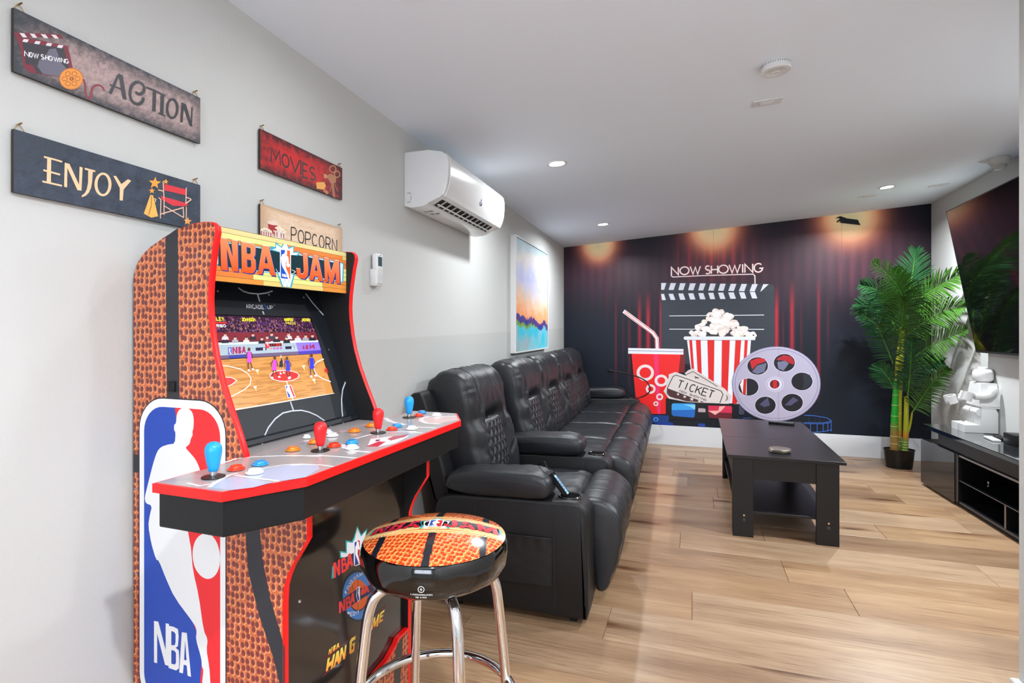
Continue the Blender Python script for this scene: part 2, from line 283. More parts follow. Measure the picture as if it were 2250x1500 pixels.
# printed artwork outlines: kind, colour, stroke width, rings of 2-D points (first absolute, rest relative) in 0.1 mm (mural: 1 mm)
ART = {
 'side': [
  ('p', '#2a2a30', 0, [[1044,14922,397,182,56,-3990,-401,2]]), ('p', '#2a2a30', 0, [[3418,8577,390,145,99,-855,197,-765,207,-513,192,-501,0,-1013,-168,336,-137,424,-390,838,-289,873]]), ('p', '#2a2a30', 0, [[0,9818,195,1,0,-427,-195,-9]]), 
  ('p', '#26242c', 0, [[2900,10430,-15,152,-44,146,-72,135,-97,119,-119,97,-135,72,-146,44,-152,15,-1160,0,-152,-15,-146,-44,-135,-72,-119,-97,-97,-119,-72,-135,-44,-146,-15,-152,0,-5730,15,-152,44,-146,72,-135,97,-119,119,-97,135,-72,146,-44,152,-15,1160,0,152,15,146,44,135,72,119,97,97,119,72,135,44,146,15,152]]), 
  ('p', '#dedede', 0, [[2870,10430,-14,146,-43,141,-69,130,-94,113,-113,94,-130,69,-141,43,-146,14,-1160,0,-146,-14,-141,-43,-130,-69,-113,-94,-94,-113,-69,-130,-43,-141,-14,-146,0,-5730,14,-146,43,-141,69,-130,94,-113,113,-94,130,-69,141,-43,146,-14,1160,0,146,14,141,43,130,69,113,94,94,113,69,130,43,141,14,146]]), 
  ('p', '#e0252b', 0, [[2720,10390,-12,117,-34,113,-55,103,-75,91,-91,75,-103,55,-113,34,-117,12,-1160,0,-117,-12,-113,-34,-103,-55,-91,-75,-75,-91,-55,-103,-34,-113,-12,-117,0,-5670,12,-117,34,-113,55,-103,75,-91,91,-75,103,-55,113,-34,117,-12,1160,0,117,12,113,34,103,55,91,75,75,91,55,103,34,113,12,117]]), 
  ('p', '#1d44a4', 0, [[1350,10990,-390,0,-117,-12,-113,-34,-103,-55,-91,-75,-75,-91,-55,-103,-34,-113,-12,-117,0,-5670,12,-117,34,-113,55,-103,75,-91,91,-75,103,-55,113,-34,117,-12,1090,0,134,1302,-128,498,-596,998,-244,856,0,1342,304,917]]), 
  ('p', '#dcdcdc', 0, [[1611,11005,149,-6,131,-81,47,-151,-12,-220,-35,-69,12,-87,-54,-69,-41,-135,-78,-50,-47,-47,137,-100,177,-140,117,-187,58,-234,-58,-486,-117,-363,-296,-144,119,-492,29,-84,59,-519,177,-542,146,-759,127,-171,-41,-247,87,-372,29,-340,40,-251,-289,-109,0,305,47,315,-47,34,-23,213,-164,382,29,203,-59,120,-628,509,-277,403,-217,373,-95,10,-157,364,-96,397,45,233,82,251,-210,32,-38,133,121,354,159,470,126,282,125,122,235,76,209,32,24,269,-49,33,0,134,61,26,24,223,79,107]]), 
  ('p', '#dcdcdc', 0, [[1879,8918,293,423,243,-539,-11,-175,11,-171,18,-215,199,-168,85,-225,-11,-216,-74,-226,-228,-186,-232,8,-205,165,-76,253,35,268,159,196,111,49,-53,220,-117,205]]), ('p', '#dedede', 0, [[687,5978,139,7,236,-613,0,620,105,2,0,-968,-123,1,-256,676,0,-693,-101,2]]), 
  ('p', '#dedede', 0, [[1155,5951,153,6,140,-28,24,-164,-24,-227,-73,-50,103,-42,12,-210,-12,-203,-91,-63,-232,9],[1241,5846,0,-326,110,21,24,72,0,187,-49,44],[1241,5408,0,-313,110,1,36,52,0,222,-48,40]]), ('p', '#dedede', 0, [[1569,5881,155,12,131,-969,-107,3,-24,224,-95,2,-24,-204,-115,-2],[1641,5267,77,-2,-47,450]]), ],
 'marquee_deco': [
  ('p', '#2d9db8', 0, [[316,14835,1186,26,1674,8,1616,-26,185,-21,-34,-599,-299,-3,-1791,25,-1351,-20,-1232,28]]), ('p', '#d8eef0', 0, [[325,14812,1177,32,1674,6,1616,-28,134,-27,-34,-544,-248,-10,-1791,23,-1351,-22,-1210,53]]), ('p', '#123038', 0, [[366,14803,1136,24,1674,3,1599,-41,-16,-518,-1906,12,-1351,-24,-1136,-11]]), 
  ('p', '#2d9db8', 0, [[2492,15176,127,-193,208,85,-27,-172,253,33,-94,-126,-159,-1,-155,-20,-376,25,-288,15,-24,104,178,7,-12,133,219,-95]]), ('p', '#dcebf4', 0, [[2492,15130,114,-186,181,81,-13,-161,212,28,-80,-73,-261,-27,-376,33,-253,29,143,47,0,107,196,-71]]), ('p', '#16318f', 0, [[446,14877,182,12,178,-439,-46,426,188,12,14,-742,-156,-2,-178,519,30,-522,-184,2]]), 
  ('p', '#16318f', 0, [[1050,14878,264,6,142,-23,44,-79,-11,-174,-55,-75,66,-61,11,-205,-77,-110,-163,-24,-200,15],[1212,14786,8,-159,84,-6,43,39,-11,118],[1225,14484,8,-184,86,-8,43,38,-9,144]]), ('p', '#16318f', 0, [[1724,14882,207,8,238,-736,-167,-1,-59,158,-185,-1,-46,-162,-139,1],[1792,14455,116,1,-70,207]]), 
  ('p', '#16318f', 0, [[3192,14869,190,5,28,-454,-28,-158,-112,-97,-179,5,-134,54,-27,206,161,-3,14,-123,82,-11,41,71]]), ('p', '#16318f', 0, [[3625,14865,190,4,226,-710,-181,2,-30,111,-162,6,-58,-123,-157,6],[3683,14449,118,-2,-59,216]]), ('p', '#16318f', 0, [[4087,14862,192,2,136,-386,160,370,214,4,33,-704,-182,1,-16,349,-145,-345,-112,2,-126,306,25,-304,-142,5]]), 
  ('p', '#1b1430', 0, [[408,14904,182,13,176,-438,-45,426,186,12,14,-741,-155,-2,-176,517,29,-520,-183,2]]), ('p', '#e9e6ee', 0, [[419,14908,182,12,177,-438,-46,426,187,12,14,-741,-155,-2,-177,517,29,-521,-182,3]]), 
  ('p', '#1b1430', 0, [[1009,14907,262,6,141,-22,44,-79,-11,-173,-55,-75,66,-61,11,-204,-77,-111,-161,-23,-199,14],[1182,14799,9,-159,83,-6,43,39,-11,118],[1195,14498,8,-184,86,-8,43,38,-9,144]]), ('p', '#e9e6ee', 0, [[1022,14911,262,5,141,-21,44,-80,-11,-173,-55,-75,66,-61,11,-204,-77,-111,-161,-24,-200,15],[1182,14799,9,-159,83,-6,43,39,-11,118],[1195,14498,8,-184,86,-8,43,38,-9,144]]), 
  ('p', '#1b1430', 0, [[1678,14912,207,9,236,-734,-166,-1,-59,157,-184,-1,-45,-162,-139,1],[1760,14469,115,1,-69,206]]), ('p', '#e9e6ee', 0, [[1692,14916,207,8,236,-734,-166,-1,-59,157,-184,-1,-46,-162,-138,1],[1760,14469,115,1,-69,206]]), ('p', '#1b1430', 0, [[3138,14902,188,5,28,-452,-28,-157,-111,-97,-178,4,-134,54,-26,205,160,-3,14,-122,81,-11,41,71]]), 
  ('p', '#e9e6ee', 0, [[3154,14906,188,5,29,-452,-29,-158,-111,-97,-178,4,-134,54,-26,205,160,-2,14,-122,82,-12,41,71]]), ('p', '#1b1430', 0, [[3567,14899,189,4,224,-706,-179,1,-30,111,-161,5,-57,-123,-157,6],[3642,14465,117,-2,-58,216]]), ('p', '#e9e6ee', 0, [[3584,14903,190,4,224,-707,-180,1,-29,111,-161,6,-58,-123,-157,6],[3642,14465,117,-2,-58,216]]), 
  ('p', '#1b1430', 0, [[4026,14897,191,3,134,-385,160,369,211,4,34,-701,-181,0,-16,349,-144,-345,-111,2,-125,305,25,-303,-142,5]]), ('p', '#e9e6ee', 0, [[4044,14901,191,3,135,-385,160,369,212,4,33,-701,-180,0,-16,349,-145,-345,-111,1,-125,306,25,-304,-142,5]]), ('g', ('#f58a58', '#ee4f12'), 0, [[419,14898,182,12,177,-438,-46,426,187,12,14,-741,-155,-2,-177,518,29,-521,-182,2]]), 
  ('g', ('#f58a58', '#ee4f12'), 0, [[1022,14901,262,5,141,-22,44,-79,-11,-173,-55,-75,66,-61,11,-204,-77,-111,-161,-24,-200,15],[1182,14799,9,-159,83,-6,43,39,-11,118],[1195,14498,8,-184,86,-8,43,38,-9,144]]), ('g', ('#f58a58', '#ee4f12'), 0, [[1692,14905,207,9,236,-734,-166,-1,-59,157,-184,-2,-46,-161,-138,1],[1760,14469,115,1,-69,206]]), 
  ('g', ('#f58a58', '#ee4f12'), 0, [[3154,14895,188,5,29,-453,-29,-157,-111,-97,-178,4,-134,54,-26,205,160,-2,14,-123,82,-11,41,71]]), ('g', ('#f58a58', '#ee4f12'), 0, [[3584,14892,190,4,224,-708,-180,2,-29,110,-161,6,-58,-123,-157,6],[3642,14465,117,-2,-58,216]]), 
  ('g', ('#f58a58', '#ee4f12'), 0, [[4044,14889,191,3,135,-385,160,369,212,4,33,-702,-180,1,-16,348,-145,-345,-111,2,-125,306,25,-304,-142,5]]), ('s', '#dfeef2', 130, [[2147,14360,73,-82,272,-20,282,36,92,65,-144,42]]), ('p', '#2d9db8', 0, [[2171,14291,656,-11,-105,-364,-355,-7]]), ('p', '#e6f2f4', 0, [[2220,14278,554,-12,-104,-335,-266,-10]]), 
  ('s', '#3a86a0', 130, [[2269,14192,123,-263,75,208,88,-214,64,208,77,-179]]), ('p', '#f2f4f8', 0, [[2305,14912,365,13,21,-35,0,-743,-46,-32,-303,2,-49,23,-5,742]]), ('p', '#e8622a', 0, [[2323,14887,335,18,12,-751,-38,-22,-290,3,-24,25]]), ('p', '#1f4fc0', 0, [[2323,14887,169,8,-38,-173,-25,-260,114,-153,76,-174,-277,0,-24,25]]), 
  ('p', '#f2f4f8', 0, [[2480,14899,68,-18,0,-74,-18,-39,64,-48,25,-163,31,-34,-10,-56,-72,-17,-51,59,21,131,-46,-97,25,-145,102,-156,13,-106,-51,-4,-33,104,-181,220,-30,106,-14,107,44,96,87,39]]), ('p', '#f2f4f8', 0, [[2362,14259,30,-1,30,-52,0,51,25,-1,0,-81,-25,2,-35,53,0,-49,-25,1]]), ('p', '#f2f4f8', 0, [[2457,14255,35,-1,10,-23,-10,-15,13,-14,-8,-26,-40,0]]), 
  ('p', '#f2f4f8', 0, [[2527,14256,21,-2,25,-79,-20,2,-5,18,-21,2,-5,-23,-15,1]]), ],
 'bezel': [
  ('s', '#b9bcc4', 420, [[1942,4153,130,-88,180,-44,335,-7,298,49,266,83]]), ('s', '#b9bcc4', 500, [[2548,4020,0,-229]]), ('s', '#b9bcc4', 490, [[2548,3506,14,-94]]), ('s', '#b9bcc4', 500, [[4509,4154,196,-313,321,-387]]), ('s', '#b9bcc4', 450, [[2569,901,15,-234]]), ('s', '#b9bcc4', 370, [[1881,536,312,109,321,10,354,-35,269,-91,258,-139,243,-197,196,-223]]), 
  ('s', '#b9bcc4', 370, [[1881,536,-295,-180,-242,-230,-132,-195]]), ('s', '#b9bcc4', 470, [[5076,1221,-251,-227,-183,-290,-123,-291,-90,-291,-76,-229]]), ],
 'screen': [
  ('p', '#6d1c28', 0, [[690,2913,3894,-23,-95,-268,-3872,57]]), ('p', '#b9c6cc', 0, [[783,2645,3678,-7,-27,-94,-3659,31]]), ('p', '#8e9ca6', 0, [[779,2588,3677,-22,-15,-257,-3666,6]]), ('p', '#7a62e0', 0, [[3472,2578,988,-3,-8,-260,-991,-7]]), ('p', '#3a2f90', 0, [[3461,2308,991,7,11,-107,-1001,6]]), ('p', '#5b4a66', 0, [[775,2315,2686,-7,1,-94,-2674,13]]), 
  ('p', '#20256e', 0, [[744,2564,35,-237,5,-112,-227,13]]), ('p', '#b07a3e', 0, [[607,2218,3843,-10,10,-1272,-3804,10]]), ('s', '#f4f0e8', 200, [[657,2075,306,-45,318,-98,172,-116,71,-148,-82,-146,-189,-107,-264,-83,-311,-84]]), ('p', '#b02020', 0, [[670,1774,283,-34,103,-79,-157,-84,-228,-55]]), ('s', '#f4f0e8', 150, [[672,1779,281,-39,121,-86,-179,-89,-227,-50]]), 
  ('p', '#b02020', 0, [[3204,1589,-29,-33,-55,-29,-78,-23,-97,-16,-111,-9,-118,0,-119,7,-115,15,-104,21,-90,27,-71,30,-49,33,-25,35,-1,33,25,32,49,28,70,23,90,17,104,10,115,3,119,-5,119,-13,111,-20,97,-27,79,-31,55,-35,28,-37]]), ('s', '#f4f0e8', 170, [[2142,1680,96,73,223,43,254,-5,272,-41,180,-71,42,-76,-104,-77,-224,-42,-285,0,-237,44,-180,68,-37,84]]), 
  ('s', '#f4f0e8', 270, [[4450,2027,-338,-73,-207,-109,-30,-148,59,-155,203,-124,299,-119]]), ('p', '#b02020', 0, [[4458,1746,-127,-37,-12,-77,130,-56]]), ('s', '#f4f0e8', 260, [[2676,1476,29,-524]]), ('s', '#fbf4e4', 240, [[663,950,3775,-24]]), ('p', '#f0f0f4', 0, [[2572,1376,231,-13,30,-350,-291,4]]), ('p', '#1f3f9a', 0, [[2591,1351,71,-1,-78,-108,69,-146,-9,-67,-82,2]]), 
  ('p', '#b02030', 0, [[2724,1349,58,-1,34,-321,-62,2,-24,169]]), ('p', '#8a2050', 0, [[1224,2511,51,3,23,-109,37,112,49,1,-55,-179,-45,0,-32,106,-32,-114,-47,0]]), ('p', '#8a2050', 0, [[1407,2517,73,1,10,-42,-37,-38,23,-40,-45,-61,-79,-1]]), ('p', '#8a2050', 0, [[1561,2520,49,1,-17,-175,-44,-4,0,37,-31,-1,-13,-36,-43,-1]]), ('p', '#3a3f9a', 0, [[1098,2510,105,1,-54,-181,-99,-1]]), 
  ('p', '#dfe0ee', 0, [[1133,2501,29,-27,-38,-62,12,-77,-32,-1,-9,79]]), ('p', '#2c2f86', 0, [[1052,2301,531,-2,-5,-68,-528,-8]]), ('p', '#8a2040', 0, [[3734,2487,43,4,-26,-110,-52,-28,-28,31]]), ('p', '#8a2040', 0, [[3861,2498,63,1,-12,-145,-50,-2,-4,40,-46,-41,-40,2]]), ('p', '#8a2040', 0, [[3998,2497,51,2,22,-69,71,69,69,1,-28,-144,-52,-1,10,82,-76,-59,-28,54,-23,-76,-51,-1]]), 
  ('p', '#101036', 0, [[1952,2473,368,6,-22,-87,-366,-2]]), ('p', '#101036', 0, [[3011,2474,349,0,-20,-78,-345,-2]]), ('s', '#f4f4f4', 170, [[2210,2456,49,-2,-10,-46,-54,-1,15,49]]), ('s', '#f4f4f4', 190, [[3260,2454,58,1,-8,-50,-58,0,8,49]]), ('p', '#c8202c', 0, [[2305,2579,147,7,-21,-110,-75,-37,-64,30]]), ('p', '#300a10', 0, [[2461,2575,444,5,-17,-91,-439,-3]]), 
  ('s', '#f4f4f4', 180, [[2365,2555,40,16,-22,-77]]), ('s', '#ee2a2a', 180, [[2536,2551,-19,-50]]), ('s', '#ee2a2a', 180, [[2627,2559,-21,-55]]), ('s', '#ee2a2a', 150, [[2703,2563,51,1,-19,-59,-47,-1,15,59]]), ('s', '#ee2a2a', 150, [[2798,2566,51,1,-19,-59,-48,-1,16,59]]), 
  ('p', '#b07868', 0, [[2518,2428,-4,-7,-5,-6,-8,-5,-9,-5,-10,-3,-10,-2,-10,-1,-10,2,-8,2,-7,4,-6,5,-3,6,-1,7,2,6,3,7,6,6,7,6,9,4,10,4,10,2,10,0,10,-1,9,-3,7,-4,5,-5,3,-6,1,-6]]), ('p', '#9a4a96', 0, [[2635,2429,-4,-6,-6,-7,-7,-5,-10,-5,-9,-3,-11,-2,-10,0,-10,1,-9,2,-7,4,-5,5,-3,6,-1,7,1,7,4,6,6,7,7,5,9,5,10,3,10,2,11,1,10,-2,8,-2,8,-4,5,-5,3,-6,1,-7]]), 
  ('p', '#9a4a96', 0, [[2756,2428,-4,-7,-6,-6,-8,-6,-9,-4,-10,-4,-11,-2,-10,0,-10,1,-9,3,-7,4,-6,5,-3,6,-1,6,2,7,3,7,6,6,8,6,9,5,10,3,11,2,10,0,10,-1,9,-2,7,-4,6,-5,3,-6,1,-7]]), ('p', '#9a4a96', 0, [[2879,2429,-3,-7,-6,-6,-8,-6,-9,-4,-11,-4,-11,-2,-10,0,-10,1,-9,3,-8,4,-5,5,-3,6,-1,7,1,7,4,6,6,7,8,6,9,4,10,4,11,2,11,0,10,-1,9,-3,7,-4,6,-5,3,-6,1,-7]]), 
  ('p', '#e02424', 0, [[827,3177,439,5,-6,-36,-445,-7]]), ('p', '#1c1c28', 0, [[942,2626,54,79,87,24,72,-27,4,-77]]), ('p', '#c0988a', 0, [[1042,2725,25,60,69,-1,-14,-61,-48,-24]]), ('p', '#2a1c1c', 0, [[1055,2765,29,36,46,-1,5,-36]]), ('p', '#8e8c94', 0, [[1238,2623,56,81,91,25,76,-28,3,-78]]), ('p', '#c0988a', 0, [[1342,2724,27,62,72,-1,-15,-62,-51,-25]]), 
  ('p', '#2a1c1c', 0, [[1356,2766,30,36,48,-1,6,-37]]), ('p', '#b4b4b0', 0, [[1579,2609,59,83,96,25,79,-28,3,-81]]), ('p', '#c0988a', 0, [[1689,2713,28,63,75,-1,-16,-64,-53,-26]]), ('p', '#2a1c1c', 0, [[1703,2755,32,37,50,-1,6,-38]]), ('p', '#20202c', 0, [[1822,2697,62,85,99,25,81,-28,4,-82]]), ('p', '#c0988a', 0, [[1936,2803,29,64,78,0,-17,-66,-55,-26]]), 
  ('p', '#2a1c1c', 0, [[1951,2846,33,37,52,0,6,-38]]), ('p', '#7c2a34', 0, [[2276,2619,65,87,106,26,86,-30,4,-84]]), ('p', '#c0988a', 0, [[2397,2727,31,66,83,-1,-18,-67,-58,-27]]), ('p', '#2a1c1c', 0, [[2413,2771,35,39,55,-1,7,-39]]), ('p', '#20202c', 0, [[2607,2611,69,89,110,26,90,-30,4,-86]]), ('p', '#c0988a', 0, [[2734,2721,33,68,86,-1,-19,-69,-61,-27]]), 
  ('p', '#2a1c1c', 0, [[2752,2766,36,40,57,-1,7,-40]]), ('p', '#b8b6ba', 0, [[3083,2686,73,92,117,28,96,-31,3,-88]]), ('p', '#c0988a', 0, [[3218,2801,35,70,92,-1,-21,-70,-65,-29]]), ('p', '#2a1c1c', 0, [[3236,2848,39,41,61,-1,7,-41]]), ('p', '#b0b0b4', 0, [[3419,2620,77,94,122,28,99,-32,3,-90]]), ('p', '#c0988a', 0, [[3560,2737,37,71,95,-1,-21,-72,-68,-29]]), 
  ('p', '#2a1c1c', 0, [[3580,2785,40,41,64,0,7,-43]]), ('p', '#88868c', 0, [[3736,2619,80,96,127,28,103,-32,3,-92]]), ('p', '#c0988a', 0, [[3883,2738,39,73,99,-1,-23,-74,-70,-29]]), ('p', '#2a1c1c', 0, [[3903,2787,43,42,66,-1,7,-43]]), ('p', '#20202c', 0, [[4025,2622,83,97,132,29,106,-33,3,-94]]), ('p', '#c0988a', 0, [[4178,2743,40,74,102,-1,-23,-75,-73,-30]]), 
  ('p', '#2a1c1c', 0, [[4199,2792,44,44,68,-1,7,-44]]), ('p', '#b8b2b8', 0, [[970,2714,54,80,88,24,73,-27,4,-77]]), ('p', '#c0988a', 0, [[1071,2814,25,61,69,-1,-14,-62,-49,-24]]), ('p', '#2a1c1c', 0, [[1084,2854,29,36,46,-1,5,-36]]), ('p', '#3a3040', 0, [[2459,2698,67,89,108,26,88,-29,4,-85]]), ('p', '#c0988a', 0, [[2583,2808,32,68,85,-1,-19,-68,-59,-27]]), 
  ('p', '#2a1c1c', 0, [[2600,2853,36,40,56,-1,6,-39]]), ('p', '#14141c', 0, [[2079,2583,64,85,103,26,84,-30,3,-83]]), ('p', '#c0988a', 0, [[2197,2689,31,66,80,-2,-17,-66,-57,-26]]), ('p', '#2a1c1c', 0, [[2213,2733,34,38,54,-1,6,-39]]), ('p', '#14141c', 0, [[2965,2573,72,91,115,27,94,-31,3,-88]]), ('p', '#c0988a', 0, [[3098,2686,34,69,90,-1,-20,-70,-64,-28]]), 
  ('p', '#2a1c1c', 0, [[3116,2732,38,40,60,0,7,-42]]), ('s', '#4a2c1e', 350, [[1584,2105,-42,-101,-23,-102]]), ('s', '#4a2c1e', 350, [[1645,2102,7,-106,-7,-91]]), ('p', '#e8e8ec', 0, [[1491,1909,56,1,12,-53,-68,0]]), ('p', '#e8e8ec', 0, [[1625,1920,57,1,23,-44,-78,-4]]), ('p', '#c040c8', 0, [[1642,2378,120,3,-34,-152,-35,-135,-86,-11,-67,20,70,132]]), 
  ('s', '#4a2c1e', 270, [[1643,2365,-80,-89,-13,-90]]), ('s', '#4a2c1e', 280, [[1755,2360,20,-86,-29,-83]]), ('p', '#4a2c1e', 0, [[1666,2395,21,68,57,30,33,-33,-30,-68]]), ('s', '#4a2c1e', 350, [[2329,1837,-44,-100,-78,-96]]), ('s', '#4a2c1e', 350, [[2393,1833,6,-105,46,-95]]), ('p', '#e8e8ec', 0, [[2177,1649,58,0,13,-53,-71,1]]), ('p', '#e8e8ec', 0, [[2424,1648,60,0,24,-44,-82,-3]]), 
  ('p', '#b83ac0', 0, [[2418,2106,126,0,-64,-149,-38,-133,-89,-9,-71,21,75,130]]), ('s', '#4a2c1e', 270, [[2419,2092,-111,-84,-14,-90]]), ('s', '#4a2c1e', 280, [[2536,2086,-6,-84,-31,-83]]), ('p', '#4a2c1e', 0, [[2444,2123,22,67,61,28,34,-33,-32,-67]]), ('s', '#c09080', 300, [[2603,1902,-39,-86,-22,-87]]), ('s', '#c09080', 300, [[2658,1898,6,-90,-7,-77]]), 
  ('p', '#e8e8ec', 0, [[2516,1735,51,1,11,-45,-62,0]]), ('p', '#e8e8ec', 0, [[2639,1743,52,1,20,-38,-71,-3]]), ('p', '#20202a', 0, [[2657,2133,110,1,-33,-129,-32,-114,-78,-8,-62,17,66,112]]), ('s', '#c09080', 240, [[2659,2122,-74,-74,-13,-77]]), ('s', '#c09080', 240, [[2760,2117,18,-74,-27,-70]]), ('p', '#c09080', 0, [[2680,2148,19,57,53,25,29,-29,-28,-57]]), 
  ('s', '#4a2c1e', 360, [[2807,1788,-48,-103,30,-109]]), ('s', '#4a2c1e', 360, [[2875,1783,6,-108,-66,-88]]), ('p', '#e8e8ec', 0, [[2757,1584,63,0,13,-55,-76,2]]), ('p', '#e8e8ec', 0, [[2793,1602,63,0,25,-45,-86,-3]]), ('p', '#2a2ac8', 0, [[2845,2067,134,1,-11,-157,-41,-138,-94,-9,-75,22,80,134]]), ('s', '#4a2c1e', 280, [[2847,2054,-62,-91,-15,-92]]), 
  ('s', '#4a2c1e', 280, [[2970,2046,51,-90,-33,-84]]), ('p', '#4a2c1e', 0, [[2873,2085,23,69,64,29,36,-35,-34,-69]]), ('s', '#4a2c1e', 410, [[3753,1781,-56,-115,-33,-116]]), ('s', '#4a2c1e', 410, [[3834,1775,6,-120,-11,-104]]), ('p', '#e8e8ec', 0, [[3627,1559,73,0,16,-61,-90,2]]), ('p', '#e8e8ec', 0, [[3803,1568,75,0,29,-51,-102,-3]]), 
  ('p', '#2424d0', 0, [[3835,2091,159,0,-49,-173,-49,-153,-113,-10,-88,24,96,149]]), ('s', '#4a2c1e', 320, [[3837,2075,-108,-98,-19,-104]]), ('s', '#4a2c1e', 320, [[3983,2068,26,-99,-41,-95]]), ('p', '#4a2c1e', 0, [[3868,2110,28,77,77,33,42,-38,-41,-77]]), 
  ('p', '#d8762a', 0, [[2705,2108,-7,-13,-10,-13,-13,-11,-15,-8,-16,-7,-16,-3,-16,-1,-15,2,-13,6,-11,8,-7,10,-4,12,0,13,3,13,7,13,10,13,13,11,14,9,16,6,17,4,16,1,15,-3,13,-5,11,-8,7,-10,4,-12,0,-13]]), ('p', '#fff4d8', 0, [[1737,1880,102,-2,-21,-41,-83,1]]), ('p', '#e8c890', 0, [[1752,1832,43,-4,-16,-98]]), ('p', '#fff4d8', 0, [[3432,1880,126,-3,-27,-45,-102,1]]), 
  ('p', '#e8c890', 0, [[3449,1826,54,-4,-21,-110]]), ('p', '#fff4d8', 0, [[3682,1448,130,-6,-28,-45,-106,4]]), ('p', '#e8c890', 0, [[3699,1393,56,-5,-23,-111]]), ('p', '#fff4d8', 0, [[1524,1457,99,-5,-21,-39,-80,3]]), ('p', '#e8c890', 0, [[1538,1409,42,-4,-15,-96]]), ],
 'kick': [
  ('p', '#1f9c9c', 0, [[2761,7725,169,-314,272,79,-78,-285,0,-489,-1068,436,-13,176,240,-112,-9,292,244,-118,87,63]]), ('p', '#dfe0e6', 0, [[2761,7665,159,-301,225,78,-73,-249,0,-426,-971,388,-9,117,238,-112,0,282,236,-108,87,72]]), ('p', '#1f9c9c', 0, [[1758,7075,69,-20,-17,-294,-73,11]]), ('p', '#1a1f50', 0, [[1793,7103,821,-38,500,-284,-42,-288,-458,277,-778,-26]]), 
  ('p', '#e33a30', 0, [[1793,7125,95,-5,79,-207,9,215,80,-4,9,-388,-80,6,-88,234,0,-239,-79,14]]), ('p', '#e33a30', 0, [[2101,7106,136,-5,56,-71,-19,-79,65,-70,-9,-141,-70,-14,-141,10],[2178,7033,0,-72,59,-4,0,63],[2183,6902,0,-101,77,-3,0,92]]), ('p', '#e33a30', 0, [[2376,7113,104,-2,110,-367,-81,4,-29,76,-57,0,-28,-76,-84,0],[2433,6908,38,-4,-19,101]]), 
  ('p', '#e33a30', 0, [[2960,6781,112,-14,52,-357,-113,47]]), ('p', '#e8e8ee', 0, [[2614,7346,236,-11,50,-55,10,-615,-50,-10,-188,38,-58,53]]), ('p', '#b02028', 0, [[2643,7315,197,-7,30,-41,10,-581,-217,34]]), ('p', '#1a3a8c', 0, [[2643,7315,108,-4,-40,-224,0,-148,99,-243,-147,24]]), 
  ('p', '#eeeef2', 0, [[2736,7316,84,-45,10,-79,40,-135,-60,8,-20,52,-20,-142,90,-215,10,-70,-50,8,-59,132,-89,183,0,178,49,41]]), ('p', '#0e2a3a', 0, [[3522,5540,-20,-148,-57,-122,-90,-89,-119,-51,-140,-13,-153,26,-158,63,-154,95,-144,121,-127,141,-104,155,-78,160,-47,159,-16,150,16,136,47,115,78,89,104,58,127,25,144,-11,154,-48,158,-83,153,-114,140,-141,119,-161,90,-173,57,-174]]), 
  ('p', '#3e7ec8', 0, [[3457,5570,-18,-134,-52,-111,-82,-81,-108,-47,-128,-12,-139,24,-145,57,-141,86,-133,111,-116,129,-96,141,-71,146,-44,145,-15,138,15,124,44,105,71,81,96,53,116,21,133,-11,141,-44,145,-76,139,-105,128,-129,108,-146,82,-157,52,-158],[3217,5680,-11,-87,-32,-73,-53,-53,-69,-32,-82,-9,-91,13,-94,36,-93,55,-87,72,-77,85,-64,93,-48,98,-30,97,-10,92,10,82,30,70,48,54,64,34,77,14,87,-9,93,-30,94,-51,91,-69,82,-85,69,-96,53,-102,32,-102]]), 
  ('p', '#e0602a', 0, [[3212,5713,-11,-85,-32,-71,-52,-52,-68,-31,-81,-9,-90,14,-93,35,-92,54,-86,71,-76,83,-64,91,-47,96,-29,95,-10,90,10,81,29,68,47,52,64,33,76,13,86,-8,92,-30,93,-50,90,-68,81,-83,68,-94,52,-100,32,-100]]), ('s', '#401808', 180, [[2785,6297,0,-792]]), ('s', '#401808', 170, [[2386,6077,831,-259]]), ('s', '#401808', 150, [[2518,6310,145,-360,-97,-250]]), 
  ('p', '#1a1f50', 0, [[1976,6095,735,-19,773,-190,54,-212,-827,75,-700,46]]), ('p', '#e33a30', 0, [[2011,6079,90,-8,82,-188,0,187,77,-8,0,-303,-77,10,-91,186,0,-171,-72,12]]), ('p', '#e33a30', 0, [[2283,6060,140,-6,48,-69,-29,-65,57,-65,-9,-104,-197,7],[2348,5992,0,-66,57,-3,0,64],[2353,5874,0,-78,80,-9,0,84]]), ('p', '#e33a30', 0, [[2528,6056,77,-3,48,-277,-58,10,-19,62,-48,2,-19,-58,-57,6]]), 
  ('p', '#e33a30', 0, [[2930,5978,142,58,0,-213,-61,-21,-101,46]]), ('p', '#e33a30', 0, [[3093,5981,98,2,105,-231,-79,20,-41,80,-31,-62,-62,13]]), ('p', '#e8e8ee', 0, [[2751,6118,119,-23,10,-335,-95,-46,-74,213]]), ('p', '#1a3a8c', 0, [[2761,6096,59,-9,-35,-134,65,-179,-65,-36,-54,180]]), ('s', '#dfe8f4', 230, [[2260,6192,14,52,19,-72]]), ('p', '#8a2028', 0, [[1497,4996,1093,-31,0,-17,-1085,21]]), 
  ('p', '#8a2028', 0, [[1415,4635,1296,-1,0,-18,-1288,-8]]), ('p', '#8a2028', 0, [[3259,5013,843,-4,0,-19,-843,1]]), ('p', '#8a2028', 0, [[3259,4689,756,9,0,-19,-756,-14]]), ('g', ('#f3dc62', '#ee8a2a'), 0, [[1589,4930,84,-7,-34,-118,102,-3,52,110,78,-2,-96,-309,-77,3,26,96,-102,12,-25,-76,-75,31]]), ('g', ('#f3dc62', '#ee8a2a'), 0, [[1923,4909,88,-7,45,-337,-80,9,-18,89,-61,7,-35,-78,-69,4]]), 
